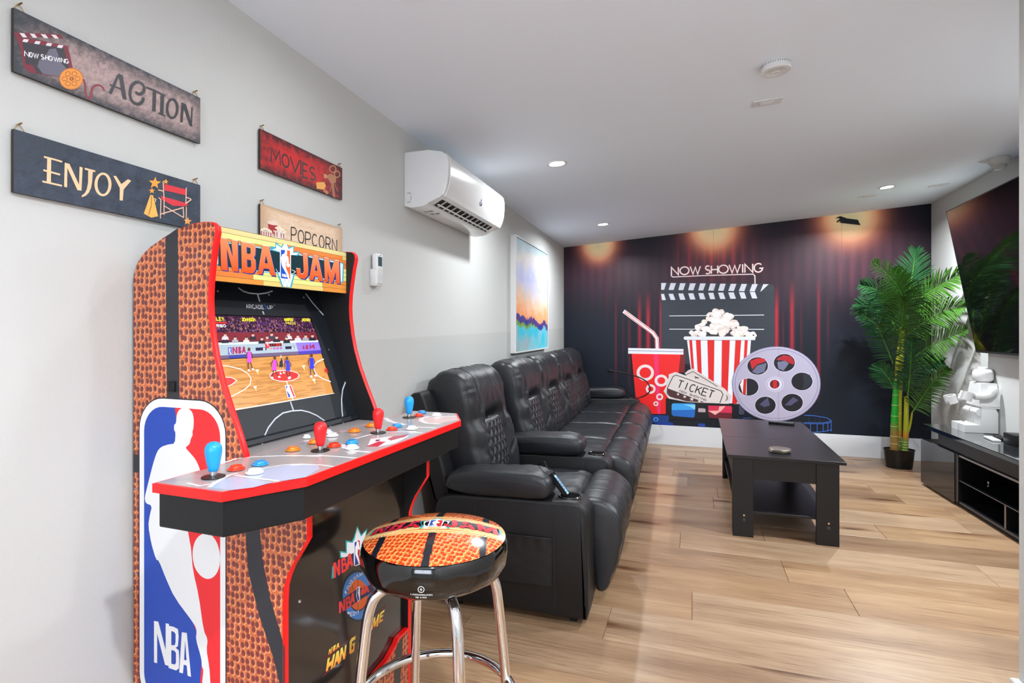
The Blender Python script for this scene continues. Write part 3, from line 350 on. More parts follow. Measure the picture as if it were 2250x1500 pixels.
  ('g', ('#f3dc62', '#ee8a2a'), 0, [[2079,4908,76,-8,55,-208,37,195,74,-2,-65,-334,-73,13,-55,202,-36,-179,-72,7]]), ('g', ('#f3dc62', '#ee8a2a'), 0, [[2518,4930,169,-31,-15,-81,-135,14,-28,-205,67,-8,19,78,-48,6,9,59,107,-13,-39,-215,-153,12,-48,55,19,282]]), ('g', ('#f3dc62', '#ee8a2a'), 0, [[3376,4970,97,-2,-86,-314,-96,13]]), 
  ('g', ('#f3dc62', '#ee8a2a'), 0, [[3494,4958,77,-7,11,-163,110,157,89,-3,-89,-304,-88,13,44,151,-77,-118,-66,18,0,156,-43,-181,-65,2]]), ('g', ('#f3dc62', '#ee8a2a'), 0, [[3815,4942,206,-10,-17,-57,-132,7,-17,-49,108,-9,-17,-43,-108,6,-17,-56,131,-17,-17,-49,-198,13]]), ('g', ('#f3dc62', '#ee8a2a'), 0, [[1639,5122,59,-5,9,-116,25,125,43,-1,-34,-129,-68,2,-9,96,-17,-87,-33,2]]), 
  ('g', ('#f3dc62', '#ee8a2a'), 0, [[1801,5116,87,-5,9,-47,-26,-14,17,-37,-31,-26,-82,10]]), ('g', ('#f3dc62', '#ee8a2a'), 0, [[1949,5092,54,-1,26,-128,-44,8,-18,43,-35,-40,-35,11]]), ('s', '#eef2fa', 140, [[2237,6231,102,-80]]), ('s', '#eef2fa', 140, [[2293,6253,-33,-84]]), ('s', '#eef2fa', 140, [[2307,6293,23,36,75,-57,-19,-44,-79,65]]), ('s', '#eef2fa', 150, [[2414,6379,95,-80,-29,-31,-94,56]]), 
  ('s', '#eef2fa', 150, [[2556,6308,-95,100,67,0,28,-62,49,-15]]), ('s', '#eef2fa', 150, [[2638,6346,-62,101,126,-99,-59,108]]), ('s', '#eef2fa', 150, [[2736,6363,15,83,69,-95]]), ('s', '#eef2fa', 150, [[2850,6359,20,73,50,-82,40,68,41,-78]]), ('p', '#eef2fa', 0, [[2386,5681,18,-40,53,-27,-41,0,14,-39,-44,40,-44,4,14,24,-41,41,52,-25]]), ('s', '#eef2fa', 150, [[2542,5579,-90,29,9,-92,86,-31]]), 
  ('s', '#eef2fa', 150, [[2461,5560,71,-24]]), ('s', '#eef2fa', 150, [[2576,5565,9,-93,68,-15,10,60,-87,48]]), ('s', '#eef2fa', 150, [[2711,5523,0,-86]]), ('s', '#eef2fa', 150, [[2761,5499,69,-22]]), ('s', '#eef2fa', 150, [[2795,5488,0,-84]]), ],
 'mural': [
  ('p', '#2c323c', 0, [[1103,1718,12,69,1099,-39,31,-33,0,-806,-1143,-23]]), ('p', '#33363e', 0, [[1103,1791,1111,-43,31,-25,0,-53,-129,-5,-1013,47]]), ('p', '#dcdce8', 0, [[1103,1788,55,-2,-24,-75,-32,1]]), ('p', '#dcdce8', 0, [[1204,1784,56,-2,-25,-75,-53,2]]), ('p', '#dcdce8', 0, [[1304,1780,57,-2,-25,-75,-51,2]]), ('p', '#dcdce8', 0, [[1407,1776,60,-2,-26,-75,-53,2]]), 
  ('p', '#dcdce8', 0, [[1512,1772,57,-2,-27,-75,-50,2]]), ('p', '#dcdce8', 0, [[1616,1768,54,-2,-21,-76,-55,3]]), ('p', '#dcdce8', 0, [[1716,1764,54,-2,-22,-76,-54,3]]), ('p', '#dcdce8', 0, [[1821,1760,56,-2,-27,-76,-54,3]]), ('p', '#dcdce8', 0, [[1927,1756,53,-2,-26,-76,-54,2]]), ('p', '#dcdce8', 0, [[2032,1752,53,-2,-30,-76,-50,2]]), ('p', '#dcdce8', 0, [[2138,1748,52,-2,-74,-74,-6,0]]), 
  ('p', '#dcdce8', 0, [[1102,1666,31,0,19,-68,-41,0]]), ('p', '#dcdce8', 0, [[1181,1666,48,0,25,-68,-50,0]]), ('p', '#dcdce8', 0, [[1285,1667,50,0,24,-69,-55,0]]), ('p', '#dcdce8', 0, [[1388,1667,53,0,22,-68,-54,0]]), ('p', '#dcdce8', 0, [[1493,1667,51,0,22,-68,-54,0]]), ('p', '#dcdce8', 0, [[1594,1668,52,0,18,-69,-49,0]]), ('p', '#dcdce8', 0, [[1694,1668,51,0,23,-69,-52,0]]), 
  ('p', '#dcdce8', 0, [[1796,1668,54,0,22,-68,-55,0]]), ('p', '#dcdce8', 0, [[1902,1668,52,0,21,-68,-50,0]]), ('p', '#dcdce8', 0, [[2007,1669,50,0,24,-69,-50,0]]), ('s', '#e8e8ee', 72, [[1189,1422,957,2]]), ('s', '#e8e8ee', 72, [[1189,1276,957,-2]]), ('s', '#f6e6e6', 104, [[1210,1953,-1,-88,18,-15,311,6,501,0,18,-17,2,-87]]), ('s', '#c8402c', 193, [[1212,1873,0,83,73,-83,0,83]]), 
  ('s', '#c8402c', 191, [[1349,1957,16,-2,14,-7,10,-11,6,-14,0,-15,-6,-14,-10,-11,-14,-7,-16,-3,-16,3,-14,7,-10,11,-6,14,0,14,6,14,10,11,14,7,16,3]]), ('s', '#c8402c', 191, [[1409,1958,29,-84,24,76,24,-76,28,85]]), ('s', '#c8402c', 189, [[1605,1952,-8,6,-9,2,-9,-2,-7,-7,-4,-9,0,-10,4,-8,7,-7,9,-2,0,0,10,-2,8,-5,5,-8,0,-10,-4,-8,-8,-6,-10,-2,-10,2,-8,5]]), ('s', '#c8402c', 189, [[1626,1960,0,-86]]), 
  ('s', '#c8402c', 188, [[1690,1961,0,-87]]), ('s', '#c8402c', 189, [[1626,1917,64,1]]), ('s', '#c8402c', 187, [[1747,1962,16,-3,14,-7,11,-12,6,-14,0,-15,-6,-14,-11,-12,-14,-8,-16,-2,-16,2,-15,8,-10,11,-6,14,0,15,6,15,10,11,15,8,16,3]]), ('s', '#c8402c', 187, [[1804,1962,30,-87,26,79,25,-79,30,89]]), ('s', '#c8402c', 186, [[1938,1964,0,-89]]), ('s', '#c8402c', 185, [[1960,1875,0,89,76,-88,0,89]]), 
  ('s', '#c8402c', 184, [[2120,1953,-12,9,-14,4,-14,-2,-14,-7,-10,-12,-5,-15,-1,-15,4,-15,9,-13,13,-8,14,-3,14,2,13,8,9,12,5,15,1,3,-33,0]]), ('s', '#ffffff', 129, [[1212,1873,0,83,73,-83,0,83]]), ('s', '#ffffff', 128, [[1349,1957,16,-2,14,-7,10,-11,6,-14,0,-15,-6,-14,-10,-11,-14,-7,-16,-3,-16,3,-14,7,-10,11,-6,14,0,14,6,14,10,11,14,7,16,3]]), 
  ('s', '#ffffff', 127, [[1409,1958,29,-84,24,76,24,-76,28,85]]), ('s', '#ffffff', 126, [[1605,1952,-8,6,-9,2,-9,-2,-7,-7,-4,-9,0,-10,4,-8,7,-7,9,-2,0,0,10,-2,8,-5,5,-8,0,-10,-4,-8,-8,-6,-10,-2,-10,2,-8,5]]), ('s', '#ffffff', 126, [[1626,1960,0,-86]]), ('s', '#ffffff', 125, [[1690,1961,0,-87]]), ('s', '#ffffff', 126, [[1626,1917,64,1]]), 
  ('s', '#ffffff', 125, [[1747,1962,16,-3,14,-7,11,-12,6,-14,0,-15,-6,-14,-11,-12,-14,-8,-16,-2,-16,2,-15,8,-10,11,-6,14,0,15,6,15,10,11,15,8,16,3]]), ('s', '#ffffff', 125, [[1804,1962,30,-87,26,79,25,-79,30,89]]), ('s', '#ffffff', 124, [[1938,1964,0,-89]]), ('s', '#ffffff', 124, [[1960,1875,0,89,76,-88,0,89]]), 
  ('s', '#ffffff', 122, [[2120,1953,-12,9,-14,4,-14,-2,-14,-7,-10,-12,-5,-15,-1,-15,4,-15,9,-13,13,-8,14,-3,14,2,13,8,9,12,5,15,1,3,-33,0]]), ('s', '#ece8ec', 429, [[692,1480,322,-246,42,-62,4,-114]]), ('s', '#cc2233', 72, [[701,1462,304,-243,36,-56,3,-105]]), ('s', '#cc2233', 71, [[705,1483,320,-242,43,-63,5,-120]]), ('p', '#7c0e16', 0, [[1200,1008,152,45,0,-251,-254,-6]]), 
  ('p', '#ef1c1c', 0, [[780,998,528,2,-50,-478,-106,-13,0,-171,-176,-9,-152,193]]), ('p', '#f02a6a', 0, [[1022,996,46,1,30,-662,-37,-2]]), ('p', '#e6e6ee', 0, [[742,1062,596,-4,0,-61,-596,2]]), ('p', '#7a86a0', 0, [[742,1037,596,-5,0,-7,-596,5]]), 
  ('p', '#ecdcdc', 0, [[1025,790,-2,-20,-7,-19,-11,-18,-15,-15,-18,-11,-20,-8,-21,-3,-21,2,-20,6,-18,11,-15,14,-11,17,-8,19,-2,21,2,20,8,20,11,18,15,15,18,11,20,7,21,3,21,-2,20,-6,18,-11,15,-14,11,-17,7,-19],[995,790,-2,-14,-5,-12,-7,-12,-10,-10,-12,-7,-14,-5,-14,-2,-14,1,-13,4,-13,7,-10,9,-7,11,-5,13,-2,13,2,14,5,13,7,11,10,10,13,8,13,4,14,2,14,-1,14,-4,12,-7,10,-9,7,-11,5,-13]]), 
  ('p', '#ecdcdc', 0, [[1174,707,-1,-15,-6,-14,-8,-13,-11,-11,-14,-8,-15,-5,-15,-3,-16,2,-15,4,-14,8,-11,10,-9,12,-5,14,-2,15,2,15,5,14,9,13,11,11,14,8,15,5,16,3,15,-2,15,-4,14,-8,11,-10,8,-12,6,-14],[1146,706,-1,-8,-3,-9,-6,-7,-6,-6,-8,-5,-9,-3,-9,-2,-10,1,-9,3,-8,4,-7,6,-5,7,-3,8,-1,9,1,8,3,9,5,7,7,6,8,5,9,3,10,2,9,-1,9,-3,8,-4,6,-6,6,-7,3,-8]]), 
  ('p', '#ecdcdc', 0, [[1042,610,-1,-12,-4,-11,-6,-10,-8,-9,-11,-7,-11,-4,-11,-2,-12,1,-12,4,-10,6,-8,8,-6,10,-4,11,-2,11,2,12,4,12,6,10,8,8,10,7,12,4,12,2,11,-1,11,-4,11,-5,8,-9,6,-9,4,-11],[1020,609,0,-6,-3,-6,-3,-5,-5,-5,-6,-4,-7,-2,-6,-1,-7,0,-7,2,-6,4,-5,4,-3,5,-2,6,-1,6,1,6,2,7,3,5,5,5,6,3,7,2,7,1,6,0,7,-2,6,-3,5,-4,3,-6,3,-5]]), 
  ('p', '#ecdcdc', 0, [[1124,525,-1,-8,-3,-8,-4,-7,-6,-6,-7,-5,-8,-3,-8,-1,-9,1,-8,2,-7,4,-6,6,-4,7,-3,7,-1,8,1,9,3,8,4,7,6,6,7,4,8,4,9,1,8,-1,8,-2,7,-4,6,-6,4,-7,3,-7],[1107,525,-1,-5,-1,-4,-3,-3,-3,-4,-4,-2,-4,-2,-4,0,-5,0,-4,1,-4,2,-3,3,-3,4,-1,4,-1,4,1,5,1,4,3,3,3,3,4,3,4,2,5,0,4,0,4,-1,4,-2,3,-3,3,-4,1,-4]]), 
  ('p', '#ecdcdc', 0, [[1073,448,-1,-6,-2,-6,-3,-5,-4,-4,-5,-3,-6,-3,-6,-1,-6,1,-6,2,-5,3,-4,4,-4,4,-2,6,0,6,0,6,2,5,4,5,4,5,5,3,6,2,6,1,6,0,6,-2,5,-3,4,-4,3,-5,2,-5],[1060,447,-1,-2,-1,-3,-2,-2,-2,-2,-2,-2,-3,-1,-3,-1,-3,1,-3,1,-3,1,-2,2,-1,2,-1,3,-1,2,1,3,1,3,1,2,2,2,3,2,3,1,3,0,3,0,3,-1,2,-1,2,-2,2,-2,1,-3]]), ('p', '#e6e8f4', 0, [[1374,1165,646,4,-49,-686,-507,-22]]), 
  ('p', '#dc1a16', 0, [[1398,1159,30,0,46,-697,-23,-1]]), ('p', '#dc1a16', 0, [[1467,1159,50,0,21,-694,-35,-2]]), ('p', '#dc1a16', 0, [[1585,1160,72,0,-8,-690,-48,-3]]), ('p', '#dc1a16', 0, [[1732,1161,80,0,-25,-685,-63,-3]]), ('p', '#dc1a16', 0, [[1867,1162,57,0,-43,-682,-47,-2]]), ('p', '#dc1a16', 0, [[1958,1162,31,0,-41,-680,-24,-1]]), 
  ('p', '#dfe2ee', 0, [[1349,1196,702,3,13,-16,-7,-23,-705,-2,-14,18]]), ('p', '#0a0b10', 0, [[1162,491,691,-7,11,-166,-702,-36]]), ('p', '#123a80', 0, [[1003,320,181,3,0,-93,-181,2]]), 
  ('p', '#4a90e0', 0, [[1074,273,-1,-5,-2,-6,-3,-5,-5,-4,-5,-4,-6,-2,-7,-1,-6,0,-6,2,-5,3,-5,4,-3,4,-2,6,-1,5,1,6,2,6,3,5,5,4,5,3,6,3,6,1,7,-1,6,-1,5,-3,5,-4,3,-5,2,-5],[1060,273,0,-3,-1,-3,-2,-3,-2,-2,-3,-1,-3,-1,-4,-1,-3,0,-3,1,-3,1,-2,2,-2,3,-1,2,0,3,0,3,1,3,2,2,2,3,3,1,3,1,3,1,4,0,3,-1,3,-2,2,-1,2,-3,1,-2]]), ('p', '#3aa0e8', 0, [[1229,459,220,7,14,-14,-8,-123,-12,-16,-209,7,-19,16,0,108]]), 
  ('p', '#2068c0', 0, [[1217,383,243,17,-5,-71,-12,-16,-209,7,-19,16]]), ('p', '#88d4f4', 0, [[1339,452,123,0,-5,-52,-52,32]]), ('p', '#b8a8ac', 0, [[1497,418,60,0,11,-13,-3,-28,-73,-1,-2,26]]), ('p', '#d42a50', 0, [[1594,450,228,6,10,-10,0,-68,-238,0]]), ('p', '#6a1828', 0, [[1594,381,238,1,-2,-54,-134,-13,-91,7]]), ('p', '#f4b0a8', 0, [[1696,400,10,46,63,8,-42,-53,-63,-48,-70,42]]), 
  ('p', '#0c3a90', 0, [[1037,252,192,-4,0,-38,-192,4]]), ('p', '#1c3f9c', 0, [[1492,253,70,-1,0,-32,-70,1]]), ('p', '#d9ccc8', 0, [[1352,793,37,35,49,18,321,-206,68,-77,-26,-85,-95,-1,-345,299]]), ('s', '#3a3438', 69, [[1361,776,77,38,199,-122,92,-65]]), ('s', '#2a2428', 115, [[1454,758,43,-15]]), ('s', '#2a2428', 69, [[1470,750,-8,-20]]), ('s', '#2a2428', 79, [[1775,578,13,-44,-19,-24]]), 
  ('p', '#ddd2cf', 0, [[1184,748,0,29,45,18,27,10,39,-14,443,-152,31,-10,11,-51,-26,-99,-371,0,-199,30,-56,80,28,53,11,59]]), ('p', '#4a2a2a', 0, [[1175,622,382,-138,-185,2,-175,47,-35,51]]), ('s', '#2c2428', 81, [[1170,625,59,130,33,16,460,-157,21,-37,-32,-95]]), ('s', '#4a2a2a', 81, [[1170,625,-3,-64,34,-28,72,-20]]), 
  ('p', '#e6dcd8', 0, [[1284,579,3,-12,11,-2,-10,-6,2,-12,-9,8,-11,-6,5,11,-8,9,12,-1]]), ('p', '#e6dcd8', 0, [[1354,558,3,-15,14,-2,-12,-8,1,-14,-10,9,-13,-6,6,13,-9,11,14,-2]]), ('p', '#e6dcd8', 0, [[1429,538,4,-17,16,-3,-14,-9,2,-18,-13,12,-15,-8,7,16,-12,13,17,-1]]), ('p', '#e6dcd8', 0, [[1506,513,2,-13,13,-2,-11,-8,1,-13,-9,9,-12,-7,5,13,-9,10,13,-1]]), 
  ('s', '#2a2226', 116, [[1295,718,50,-15]]), ('s', '#2a2226', 115, [[1320,711,-28,-77]]), ('s', '#2a2226', 115, [[1384,691,-28,-77]]), ('s', '#2a2226', 115, [[1461,655,-4,10,-6,6,-9,1,-9,-2,-10,-7,-8,-10,-6,-12,-3,-13,0,-13,3,-10,5,-7,8,-4,10,2,9,5]]), ('s', '#2a2226', 114, [[1487,660,-29,-77]]), ('s', '#2a2226', 114, [[1533,646,-61,-33]]), ('s', '#2a2226', 114, [[1492,623,16,-54]]), 
  ('s', '#2a2226', 114, [[1598,626,-48,15,-28,-77,49,-14]]), ('s', '#2a2226', 114, [[1536,603,41,-13]]), ('s', '#2a2226', 114, [[1612,622,49,-15]]), ('s', '#2a2226', 114, [[1636,614,-27,-76]]), ('s', '#2a2226', 46, [[1297,590,7,20,13,-27,7,20]]), ('s', '#2a2226', 46, [[1340,598,3,-2,2,-3,2,-3,0,-4,-1,-3,-2,-3,-4,-2,-3,0,-4,0,-3,2,-2,3,-2,3,0,4,1,3,2,3,3,2,4,0,4,0]]), 
  ('s', '#2a2226', 46, [[1355,593,-1,-22,11,16,-2,-19,12,18]]), ('s', '#2a2226', 46, [[1423,568,-3,2,-4,2,-4,1,-3,-1,-2,-1,-1,-3,1,-2,3,-3,3,-1,0,0,4,-2,3,-3,1,-2,0,-2,-3,-2,-4,0,-4,1,-4,2,-3,2]]), ('s', '#2a2226', 46, [[1432,567,-6,-20]]), ('s', '#2a2226', 46, [[1452,560,-7,-20]]), ('s', '#2a2226', 46, [[1429,557,20,-7]]), 
  ('s', '#2a2226', 46, [[1467,555,4,-2,2,-3,1,-3,0,-4,-1,-3,-2,-3,-3,-2,-4,-1,-3,1,-3,2,-3,2,-1,4,0,3,1,4,2,3,3,1,4,1,3,0]]), ('s', '#2a2226', 46, [[1483,549,-1,-21,10,16,-1,-19,12,18]]), ('s', '#2a2226', 46, [[1518,538,-6,-20]]), ('s', '#2a2226', 46, [[1527,513,6,19,13,-26,7,20]]), 
  ('s', '#2a2226', 46, [[1574,515,-2,3,-3,2,-3,1,-4,-1,-3,-1,-3,-3,-1,-3,0,-4,1,-4,2,-2,4,-2,3,-1,4,1,3,2,2,3,1,0,-8,3]]), ('s', '#2a4e9c', 67, [[1934,316,12,15,72,9]]), ('s', '#3464b8', 76, [[2521,393,101,-1,104,-16,41,-27,-3,-18,-76,-17,-172,-7]]), ('s', '#3464b8', 75, [[2574,220,105,12,80,21,8,16]]), ('s', '#5a88d8', 32, [[2516,317,172,8,76,19]]), ('s', '#3464b8', 65, [[2579,311,0,-85]]), 
  ('s', '#3464b8', 64, [[2639,314,0,-86]]), ('s', '#3464b8', 64, [[2693,318,0,-85]]), ('s', '#3464b8', 64, [[2736,321,0,-84]]), ('s', '#3464b8', 64, [[2766,323,0,-83]]), ('s', '#24407c', 32, [[2564,386,0,-69]]), ('s', '#24407c', 32, [[2617,385,0,-65]]), ('s', '#24407c', 32, [[2660,384,0,-62]]), 
  ('p', '#8c86a4', 0, [[2671,719,-3,-49,-10,-50,-17,-48,-23,-45,-30,-43,-34,-39,-40,-35,-45,-30,-48,-25,-51,-19,-53,-13,-55,-6,-54,0,-54,7,-53,14,-50,20,-47,27,-42,32,-38,37,-31,42,-25,46,-19,48,-11,51,-4,52,4,52,11,51,19,50,25,47,31,44,38,40,42,35,47,29,50,23,53,17,54,11,54,4,55,-3,53,-9,51,-16,48,-22,45,-27,40,-32,34,-37,30,-42,23,-44,17,-46,10,-49]]), 
  ('p', '#b4aec6', 0, [[2664,721,-4,-49,-10,-48,-16,-47,-23,-45,-29,-42,-34,-38,-39,-34,-44,-30,-47,-24,-50,-19,-52,-12,-54,-6,-53,0,-53,7,-52,14,-49,20,-46,25,-41,32,-37,36,-31,41,-25,45,-18,48,-11,49,-3,51,3,51,11,51,18,49,25,46,31,43,37,39,41,34,46,28,49,23,52,17,53,10,53,4,54,-2,52,-10,50,-15,47,-21,44,-27,39,-32,34,-36,29,-40,23,-44,16,-45,10,-48]]), 
  ('p', '#8d87a2', 0, [[2650,719,-3,-47,-9,-47,-16,-45,-23,-43,-27,-40,-34,-37,-37,-33,-42,-28,-46,-24,-49,-17,-50,-12,-52,-6,-51,0,-52,7,-49,13,-48,19,-44,25,-40,30,-36,35,-29,39,-24,43,-18,46,-10,48,-4,49,4,48,10,49,18,47,24,44,29,41,36,37,40,33,44,28,48,22,49,16,52,10,51,4,52,-3,50,-8,49,-15,46,-21,42,-25,37,-31,34,-35,27,-38,23,-42,16,-44,9,-46]]), 
  ('p', '#b0a9c0', 0, [[2643,718,-3,-46,-10,-45,-16,-44,-21,-42,-27,-40,-33,-36,-37,-32,-41,-28,-45,-23,-48,-17,-49,-12,-51,-5,-50,0,-51,7,-48,12,-47,19,-43,24,-39,30,-35,34,-29,39,-24,42,-17,44,-10,47,-3,48,3,48,10,47,17,46,24,43,29,41,35,36,39,32,43,27,47,22,48,16,51,9,50,4,51,-2,49,-9,48,-14,45,-20,41,-25,37,-30,33,-34,27,-38,21,-41,16,-43,10,-45]]), 
  ('p', '#d4d0de', 0, [[2188,891,-2,-21,-8,-21,-12,-19,-16,-16,-20,-12,-22,-7,-24,-3,-23,1,-22,7,-20,11,-17,15,-12,18,-8,21,-3,22,3,22,8,21,12,18,17,16,20,12,22,8,23,2,24,-2,22,-6,20,-12,16,-15,12,-18,8,-20]]), 
  ('p', '#d4d0de', 0, [[2441,929,-3,-21,-7,-21,-12,-19,-17,-15,-19,-12,-22,-8,-23,-3,-23,2,-22,6,-20,12,-17,15,-12,18,-8,21,-2,21,2,22,8,21,12,19,17,15,20,12,22,8,23,2,23,-2,22,-6,19,-12,17,-15,12,-18,7,-20]]), 
  ('p', '#d4d0de', 0, [[2604,742,-3,-21,-7,-21,-13,-18,-16,-16,-19,-12,-22,-8,-23,-4,-23,2,-21,6,-20,11,-16,15,-13,18,-7,20,-3,22,3,21,7,21,13,19,16,15,20,12,21,8,23,3,23,-2,22,-6,19,-11,16,-15,13,-18,7,-20]]), 
  ('p', '#d4d0de', 0, [[2515,522,-3,-22,-7,-20,-13,-19,-16,-16,-20,-13,-22,-8,-23,-3,-24,1,-22,6,-20,11,-17,14,-12,18,-8,20,-3,22,3,22,8,21,12,18,17,17,20,12,22,8,24,3,23,-1,22,-7,20,-10,16,-15,13,-18,7,-20]]), 
  ('p', '#d4d0de', 0, [[2262,484,-3,-22,-8,-20,-12,-19,-16,-16,-20,-12,-22,-8,-23,-4,-23,1,-22,6,-20,11,-16,14,-13,18,-7,20,-3,21,3,22,7,21,13,19,16,16,20,12,22,8,23,3,23,-1,22,-7,20,-10,16,-15,12,-17,8,-20]]), 
  ('p', '#d4d0de', 0, [[2098,668,-3,-22,-7,-20,-12,-19,-17,-16,-19,-12,-22,-8,-22,-3,-23,1,-22,7,-19,10,-17,15,-12,18,-8,21,-2,21,2,22,8,21,12,18,17,16,19,12,22,8,23,3,22,-1,22,-7,19,-11,17,-15,12,-18,7,-20]]), 
  ('p', '#12121c', 0, [[2182,891,-2,-20,-7,-20,-12,-17,-16,-15,-18,-12,-21,-7,-22,-3,-23,2,-21,6,-19,11,-16,14,-12,17,-7,19,-3,21,3,21,7,19,12,18,16,15,19,11,21,7,23,3,22,-2,21,-6,18,-11,16,-14,12,-17,7,-19]]), 
  ('p', '#12121c', 0, [[2435,929,-2,-20,-7,-20,-12,-17,-16,-15,-18,-11,-21,-8,-22,-2,-22,1,-21,7,-19,10,-16,14,-11,18,-8,19,-2,20,2,21,8,20,11,17,16,15,19,11,21,7,22,3,22,-2,21,-6,18,-11,16,-14,12,-17,7,-20]]), 
  ('p', '#12121c', 0, [[2598,742,-3,-20,-7,-20,-11,-17,-16,-15,-18,-12,-21,-7,-22,-3,-22,1,-20,6,-19,11,-16,14,-11,16,-8,20,-2,20,2,20,8,20,11,17,16,15,19,12,20,7,22,3,22,-2,21,-6,18,-10,16,-14,11,-17,7,-19]]), 
  ('p', '#12121c', 0, [[2509,522,-2,-21,-8,-19,-11,-18,-16,-15,-19,-12,-21,-8,-22,-3,-23,1,-21,6,-19,10,-16,14,-12,17,-7,19,-3,20,3,21,7,19,12,18,16,15,19,12,21,8,23,3,22,-2,21,-6,19,-10,16,-14,11,-16,8,-19]]), 
  ('p', '#12121c', 0, [[2256,483,-3,-20,-7,-19,-12,-18,-15,-15,-19,-11,-21,-8,-22,-4,-22,2,-21,5,-18,10,-16,14,-12,17,-7,18,-3,21,3,20,7,19,12,18,16,15,18,12,21,7,22,4,22,-2,21,-6,19,-10,15,-13,12,-17,7,-19]]), 
  ('p', '#12121c', 0, [[2092,668,-3,-21,-7,-19,-11,-18,-16,-15,-18,-11,-21,-8,-21,-3,-22,2,-21,6,-18,10,-16,14,-12,17,-7,19,-2,20,2,21,7,19,12,18,16,15,18,12,21,7,22,3,21,-2,21,-6,18,-10,16,-14,11,-17,7,-19]]), ('p', '#c01c28', 0, [[2008,938,71,34,71,-4,10,-33,-81,-29,-50,-57]]), ('p', '#6a6a86', 0, [[2029,827,50,67,91,30,-20,-94,-71,-26]]), 
  ('p', '#a81c28', 0, [[2256,959,74,50,69,-15,31,-49,-7,-38,-83,42]]), ('p', '#70708c', 0, [[2270,931,70,18,39,-26,-49,-78,-50,21]]), ('p', '#e8e0e4', 0, [[1910,690,31,56,36,7,0,-173,-41,16]]), ('p', '#c4241c', 0, [[1948,747,27,5,-6,-170,-31,10]]), ('p', '#4c4a68', 0, [[2100,485,80,75,21,-81,-51,-19]]), ('p', '#4c4a68', 0, [[2340,485,78,90,49,-30,-68,-57]]), 
  ('p', '#262834', 0, [[2506,822,15,-80,-20,-88,53,24,39,55,-19,75]]), ('p', '#cdc9da', 0, [[2332,703,-2,-17,-6,-17,-10,-16,-14,-13,-16,-10,-18,-6,-18,-3,-19,2,-18,5,-17,9,-13,12,-10,15,-7,16,-2,18,2,17,7,17,10,16,13,13,17,10,18,6,19,3,18,-2,18,-5,16,-9,14,-12,10,-15,6,-16]]), 
  ('p', '#9a94ac', 0, [[2324,703,-2,-16,-6,-15,-9,-13,-12,-12,-14,-9,-16,-6,-17,-2,-18,1,-16,5,-14,8,-13,10,-9,14,-6,14,-2,16,2,16,6,15,9,13,13,12,14,9,16,5,18,3,17,-2,16,-4,14,-8,12,-11,9,-13,6,-15]]), 
  ('p', '#d2cede', 0, [[2317,703,-2,-15,-5,-13,-8,-12,-11,-11,-13,-8,-15,-5,-15,-2,-16,1,-15,4,-13,7,-11,10,-9,12,-5,13,-1,14,1,14,5,14,9,12,11,11,13,8,15,5,16,2,15,-1,15,-4,13,-7,11,-10,8,-12,5,-13]]), ('p', '#5a1420', 0, [[2291,704,-1,-10,-3,-10,-6,-9,-7,-8,-8,-5,-10,-4,-10,-2,-11,1,-9,3,-9,6,-7,7,-6,8,-3,10,-1,10,1,10,3,10,6,9,7,8,9,6,9,3,11,2,10,-1,10,-3,8,-6,7,-7,6,-8,3,-10]]), 
  ('p', '#c01c28', 0, [[2231,744,35,-1,2,-80,-39,-2]]), ('p', '#3a3a50', 0, [[1900,477,55,-65,-3,-39,-52,-3]]), ('s', '#76708e', 22, [[2283,1074,2,-296]]), ('s', '#76708e', 22, [[2283,625,-1,-301]]), ('p', '#0c0c10', 0, [[2799,2397,47,17,58,-24]]), ('p', '#101014', 0, [[2836,2402,164,-34,24,-56,-176,34]]), ('s', '#15151a', 138, [[2864,2390,-48,-33]]), ],
 'sign_action': [
  ('p', '#7c2c3a', 0, [[7421,18564,834,396,71,-59,-769,-346,-116,-42]]), ('p', '#7c2c3a', 0, [[7448,18517,878,250,81,11,101,-417,-270,-304,-538,-155,-104,61,-63,329]]), ('p', '#39363e', 0, [[7565,18451,761,249,81,-288,64,-125,-251,-218,-407,-117,-177,29,-45,268]]), ('p', '#6a6878', 0, [[8047,18544,121,78,52,-107,0,-114,142,-87,36,-99,-178,-156,-291,-73,-100,102,33,144,117,130]]), 
  ('p', '#7c2c3a', 0, [[7620,18028,112,52,81,-109,-113,-60,-72,48]]), ('p', '#dfdbe0', 0, [[7513,18600,82,35,52,-56,-74,-34]]), ('p', '#dfdbe0', 0, [[7692,18682,83,36,54,-53,-76,-36]]), ('p', '#dfdbe0', 0, [[7887,18772,87,37,56,-49,-79,-37]]), ('p', '#dfdbe0', 0, [[8081,18861,90,39,58,-47,-82,-38]]), ('p', '#dfdbe0', 0, [[7588,18520,89,35,-29,-73,-85,-28]]), 
  ('p', '#dfdbe0', 0, [[7797,18586,92,35,-30,-73,-88,-30]]), ('p', '#dfdbe0', 0, [[8008,18655,95,37,-30,-76,-92,-30]]), ('p', '#dfdbe0', 0, [[8220,18720,99,38,-32,-77,-95,-32]]), ('p', '#c8743a', 0, [[8721,18232,-6,-56,-19,-58,-29,-58,-40,-54,-47,-48,-51,-39,-54,-28,-54,-17,-50,-4,-45,8,-38,21,-27,31,-18,41,-5,48,5,54,18,56,27,56,38,53,45,48,50,40,54,30,54,19,51,6,47,-6,40,-20,29,-32,19,-41]]), 
  ('p', '#e8953e', 0, [[8698,18222,-5,-51,-17,-54,-28,-52,-36,-50,-43,-44,-48,-36,-50,-27,-50,-15,-46,-4,-42,8,-34,18,-26,29,-16,37,-5,45,5,49,16,51,26,51,34,49,42,44,46,37,50,28,50,17,48,6,43,-6,36,-18,28,-28,17,-39]]), 
